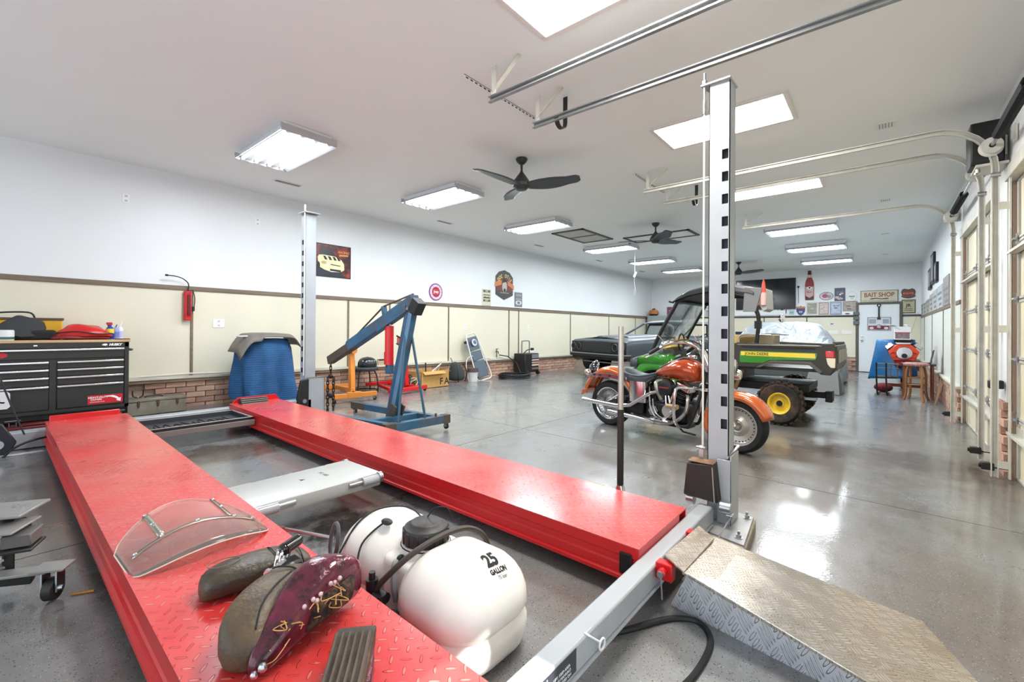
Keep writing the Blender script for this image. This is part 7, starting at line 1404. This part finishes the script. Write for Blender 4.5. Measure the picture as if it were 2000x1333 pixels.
# cabinet with a jar in the corner, bench with bottles
t=thing('grey_cabinet','tall grey metal cabinet in the back left corner behind the black car','cabinet',(16.5,6.25,fz(16.5,6.2))); M_CAB=mat('cabinet grey','#8d9493',.5)
MB().bx((-.3,-.62,.05),(.3,.62,1.72)).build('body',M_CAB,t,bevel=.01); 
for s in (-1,1):
    d_=MB().bx((-.32,min(s*.01,s*.6),.08),(-.30,max(s*.01,s*.6),1.68)).build('door',M_CAB,t,bevel=.004); MB().bx((-.335,s*.05-.01,.85),(-.32,s*.05+.01,1.0)).build('handle',CHROME,d_)
for x in (-.25,.25):
    for y in (-.55,.55): MB().bx((x-.03,y-.03,0),(x+.03,y+.03,.05)).build('foot',DARK,t)
t=thing('pumpkin_jar','orange pumpkin-like jar standing on the grey cabinet','jar',(16.45,6.72,fz(16.5,6.2)+1.72)); MB().lathe([(.001,0),(.12,0),(.17,.06),(.18,.13),(.14,.21),(.08,.235),(.001,.23)],n=24).build('jar',mat('pumpkin','#b9763a',.5,var=.4,vs=9),t); MB().lathe([(.06,.225),(.07,.26),(.03,.285),(.001,.28)],n=16).build('lid',mat('lid brown2','#5b3b22',.5),t); MB().lathe([(.121,.0),(.172,.055),(.165,.07)],n=24).build('base_band',DARK,t)
t=thing('work_bench','wooden work bench against the back wall seen under the vehicle windshield','bench',(16.35,4.45,fz(16,4.4))); MB().bx((-.4,-1.1,.70),(.45,1.1,.75)).build('top',mat('bench wood','#b9884f',.55,var=.2,vs=8,stretch=(1,.2,1)),t,bevel=.005)
for x in (-.35,.38):
    for y in (-1.0,-.35,.35,1.0): MB().bx((x-.04,y-.04,0),(x+.04,y+.04,.70)).build('leg',mat('bench dark','#4b4138',.6),t)
MB().bx((-.35,-1.0,.25),(.4,1.0,.28)).build('shelf',mat('bench dark','#4b4138',.6),t)
zb2=fz(16,4.4)+.751
for i,(y,h,c_,l) in enumerate(((5.02,.30,'#b9783f','orange brown oil jug, leftmost on the bench'),(4.90,.26,'#3c2620','dark brown jug second on the bench'),(4.72,.30,'#2347a5','bright blue jug on the bench'),(4.58,.24,'#1f2c55','navy jug beside the bright blue one'),(4.28,.30,'#9c2f45','dark red jug on the bench left of the tall post'),(4.12,.24,'#7a2438','short maroon bottle on the bench'))):
    t=thing('fluid_jug',l,'jug',(16.15,y,zb2)); MB().bx((-.06,-.055,0),(.06,.055,h*.72)).build('body',mat('jug '+c_,c_,.4),t,bevel=.018,seg=2); MB().cyl((0,.02,h*.72),(0,.02,h*.9),.02,n=10).build('cap',M_W,t); MB().tube([(0,-.045,h*.68),(0,-.045,h*.88),(0,.01,h*.88)],.010,n=6).build('handle',mat('jug '+c_,c_,.4),t)
t=thing('computer_monitor','small dark monitor on the bench behind the vehicle rear post','monitor',(16.3,3.62,zb2)); MB().bx((-.03,-.22,.08),(.02,.22,.40)).build('screen',mat('monitor navy','#1d2a44',.25),t,bevel=.006); MB().bx((-.1,-.1,0),(.1,.1,.02)).bx((-.02,-.03,.02),(.01,.03,.1)).build('stand',BLACK,t)
# ================================================================ RIGHT WALL: frames and signs
def rsign(name,lab,x0,x1,z0,z1,m,cat='sign',d=.02):
    t=thing(name,lab,cat,((x0+x1)/2,YR,z0)); w_=(x1-x0)/2; MB().bx((-w_,0,0),(w_,d,z1-z0)).build('board',m,t); return t,w_
M_FR=mat('frame black','#1a1a1c',.4)
for nm,x0,x1,z0,z1 in (('left low black picture frame of the trio on the right wall',13.1,13.75,2.14,2.58),('tall middle black picture frame of the trio on the right wall',12.3,13.0,2.2,2.82),('right black picture frame of the trio on the right wall',11.65,12.1,2.17,2.54)):
    t,w_=rsign('picture_frame',nm,x0,x1,z0,z1,M_FR,'picture',.04); MB().bx((-w_+.06,.04,.06),(w_-.06,.043,z1-z0-.06)).build('picture',mat('picture mauve','#8a8490',.3,var=.3,vs=6),t)
for i,(x0,x1,z1,c_) in enumerate(((15.9,16.6,1.95,'#9aa2a6'),(14.9,15.7,1.93,'#a3a79b'),(13.9,14.8,1.96,'#9a958a'),(12.9,13.7,2.02,'#a9a29a'),(11.9,12.8,2.04,'#aab0b2'),(10.8,11.75,2.05,'#b0b6b8'),(9.75,10.65,2.12,'#8f8b87'))):
    t,w_=rsign('wall_sign',('seventh','sixth','fifth','fourth','third','second','first')[i]+' grey sign on the right wall rail, counting from the garage doors',x0,x1,1.645,z1,mat('rs'+c_,c_,.5,var=.15,vs=5),'sign',.015)
    for k in range(3): 
        zz=.04+k*.10; MB().bx((-w_*.8,.015,zz),(w_*(.2+.3*k),.0165,zz+.045)).build('print',mat('rs ink','#6e6f70',.5),t)
# ================================================================ ENGINE, TABLE, CHAIRS IN THE FAR RIGHT CORNER
zf=fz(12,-.2)
t=thing('orange_engine','orange V8 engine on a stand with chrome valve covers','engine',(12.05,-.29,zf)); ME=mat('engine orange','#d8441c',.35,coat=.3,var=.1)
MB().loft([[(-.16,-.17,.62),(-.16,.17,.62),(-.16,.24,.80),(-.16,.13,.93),(-.16,-.13,.93),(-.16,-.24,.80)],[(.35,-.17,.62),(.35,.17,.62),(.35,.24,.80),(.35,.13,.93),(.35,-.13,.93),(.35,-.24,.80)]]).build('block',ME,t,bevel=.01)
MB().bx((-.12,-.14,.50),(.3,.14,.63)).build('oil_pan',mat('pan red','#8d1a18',.4),t,bevel=.02)
for s in (-1,1): MB().loft([[(-.15,s*.14,.93),(-.15,s*.25,.83),(-.15,s*.30,.89),(-.15,s*.20,.99)],[(.33,s*.14,.93),(.33,s*.25,.83),(.33,s*.30,.89),(.33,s*.20,.99)]]).build('valve_cover',CHROME,t,bevel=.01); MB().lathe([(.03,0),(.05,-.02),(.055,0)],(-.175,s*.16,.74),(1,0,0),n=14).build('water_port',ME,t)
MB().bx((-.12,-.12,.93),(.28,.12,1.0)).build('intake',CHROME,t,bevel=.02); MB().lathe([(.001,-.05),(.05,-.05),(.12,-.03),(.13,0),(.12,.02),(.001,.02)],(-.19,-.01,.77),(-1,0,0),n=28).build('pulley',CHROME,t); MB().cyl((-.24,-.01,.72),(-.20,-.01,.72),.045,n=16).build('balancer',BLACK,t)
MB().bx((-.12,-.15,1.0),(.2,.15,1.04)).build('manifold_plate',BLACK,t); 
for x,y in ((-.1,-.3),(-.1,.3),(.5,0)): caster(t,x,y,0,1,.1)
MB().beam((-.1,-.3,.12),(-.1,.3,.12),.06,.06).beam((-.1,0,.12),(.5,0,.12),.06,.06).beam((.42,0,.12),(.42,0,.80),.07,.07).build('stand',mat('stand dark red','#5a1d1a',.45),t)
t=thing('white_carton','white printed carton on top of the orange engine','box',(12.0,-.27,zf+1.04)); MB().bx((-.12,-.125,0),(.15,.125,.26)).build('box',mat('carton white','#dfe1e2',.6),t,bevel=.003); MB().bx((-.125,-.15,-.09) if 0 else (-.1215,-.11,.02),(-.12,.11,.14)).build('print',mat('carton print','#8d7a80',.5,var=.5,vs=20),t); MB().bx((-.1225,-.12,.135),(-.12,.12,.15)).build('red_line',mat('label red','#c01f2c',.4),t)
MB().beam((-.10,.12,.26),(-.14,.19,.30),.22,.004).beam((-.1,-.1,.26),(-.12,-.05,.30),.15,.004).build('flaps',mat('carton white','#dfe1e2',.6),t)
t=thing('blue_tarp','blue tarpaulin draped behind and beside the orange engine','tarp',(12.45,-.18,zf+.1)); MT=mat('tarp blue','#1f6196',.45,var=.15,vs=4)
def dr(u,v):
    a=-1.75+3.0*u; x=-.02-.30*math.cos(a)*(.8+.4*v); y=.37*math.sin(-a)*(.85+.62*v*(.55 if u<.5 else .2)); z=.93-.86*v*(1-.15*u)
    return Vector((x+.02*math.sin(11*u+4*v),y+.025*math.sin(9*u)*v,z))
MB().grid(dr,30,12).build('tarp',MT,t,solid=.006,smooth=70)
MB().grid(lambda u,v: Vector((-.15+.45*v,-.30+.55*u,.93+.03*math.sin(5*u)*v)),8,4).build('tarp_top',MT,t,solid=.006)
t=thing('red_rag_pile','red and black patterned cloth under the edge of the blue tarp','cloth',(11.6,.02,zf)); MB().ball((0,0,.09),(.13,.15,.09),16,8).build('cloth',mat('patterned cloth','#7a1f22',.8,var=.3,vs=18,dirt='#16161a',da=.95,ds=14),t)
# table with laptop-like tray and folding chair
t=thing('small_table','small black-topped table behind the round stool','table',(10.95,-.45,zf)); MB().bx((-.22,-.24,.60),(.22,.22,.63)).build('top',mat('table black','#2a2b2e',.3),t,bevel=.004)
for x in (-.18,.18):
    for y in (-.2,.18): MB().bx((x-.015,y-.015,0),(x+.015,y+.015,.60)).build('leg',mat('wood red brown','#7a3f22',.45),t)
MB().bx((-.2,-.02,.50),(.2,.0,.60)).build('drawer_front',mat('wood red brown','#7a3f22',.45),t)
t=thing('open_laptop','open black laptop on the small table','laptop',(10.95,-.46,zf+.631)); MB().bx((-.12,-.17,0),(.12,.17,.015)).build('base',BLACK,t); MB().beam((.0,-.17,.012),(.02,-.21,.24),.26,.012,up=(0,1,0)).build('lid',mat('laptop lid','#2d3236',.3),t)
t=thing('folding_chair','black tube folding chair left of the round stool','chair',(11.1,.02,zf)); 
for y in (-.14,.0): MB().tube(spline([(-.25,y+.10,.62),(-.22,y+.10,.35),(-.2,y+.09,.08),(-.12,y+.08,.015),(.25,y+.06,.015)],6),.014,n=7).build('side_frame',BLACK,t)
MB().bx((-.2,-.20,.33),(.18,.12,.36)).build('seat',BLACK,t,bevel=.008); MB().tube([(-.24,-.22,.60),(-.24,.10,.60)],.012,n=7).tube([(-.24,-.22,.52),(-.24,.10,.52)],.010,n=7).build('back_bar',mat('bar grey','#6a6e72',.4,.4),t)
for y in (-.20,-.1): MB().tube([(-.24,y,.60),(-.22,y,.36)],.010,n=6).build('back_slat',MATS['bar grey'],t)
t=thing('round_stool','wooden bent-leg stool with a red patterned round seat','stool',(10.55,-.42,fz(10.5,-.4))); MW=mat('stool wood','#7d5433',.45,var=.2,vs=9)
MB().lathe([(.001,.60),(.15,.60),(.17,.615),(.175,.64),(.15,.66),(.001,.67)],n=28).build('seat',mat('seat floral','#b98f88',.7,var=.3,vs=16,dirt='#7d2a2c',da=.95,ds=22),t)
for k,a in enumerate((.5,2.07,3.64,5.21)):
    MB().tube(spline([(.12*math.cos(a),.12*math.sin(a),.60),(.15*math.cos(a),.15*math.sin(a),.45),(.15*math.cos(a),.15*math.sin(a),.15),(.19*math.cos(a),.19*math.sin(a),.0)],6),.019,n=8).build('leg',MW if k%2 else mat('stool wood light','#9a673b',.45),t)
for z in (.28,.40): MB().tube([(.145*math.cos(2*PI*k/20),.145*math.sin(2*PI*k/20),z) for k in range(20)],.009,n=6,closed=True).build('foot_ring',MW,t)
t=thing('leaning_rods','thin wooden rods leaning on the brick beside the stool','rods',(10.1,-.70,fz(10,-.7)))
for k in range(4): MB().cyl((.12*k,.06-.01*k,0),(.12*k+.02,-.03,.36+.02*k),.012,n=6).build('rod',mat('rod brown','#8a6f55',.6),t)
t=thing('fishing_rod','thin rod leaning in the far corner behind the carton','rod',(16.7,-.60,0.02)); MB().cyl((0,.35,0),(.1,-.12,1.75),.008,.003,n=6).build('rod',mat('rod tan','#a8977a',.5),t); MB().cyl((0,.35,0),(.02,.26,.35),.014,n=8).build('grip',BLACK,t)
# ================================================================ GROUPS OF REPEATS
for base, g in (('shop_light','fluorescent shop lights on the ceiling'),('flat_panel_light','flat panel lights on the ceiling'),('ceiling_fan','dark ceiling fans down the middle'),('ceiling_vent','small vents in the ceiling'),('door_track','garage door tracks'),('ceiling_angle','slotted angles holding the door tracks'),('strap_hook','strap hooks by the track ends'),('torsion_spring','torsion springs over the garage doors'),('safety_eye','sensors low by the door tracks'),('ceiling_hatch','dark-framed ceiling hatches'),('wall_outlet','outlets on the left wall'),('wall_clip','tiny hooks high on the left wall'),('oil_bottle','bottles on the tool chest'),('fluid_jug','fluid jugs on the work bench'),('metal_sign','signs seen through the vehicle windshield'),('picture_frame','black frames on the right wall'),('wall_sign','grey signs along the right wall rail'),('switch_row','switch rows on the back panel')):
    for o in bpy.data.objects:
        if o.parent is None and o.name.split('.')[0] == base: o['group'] = g
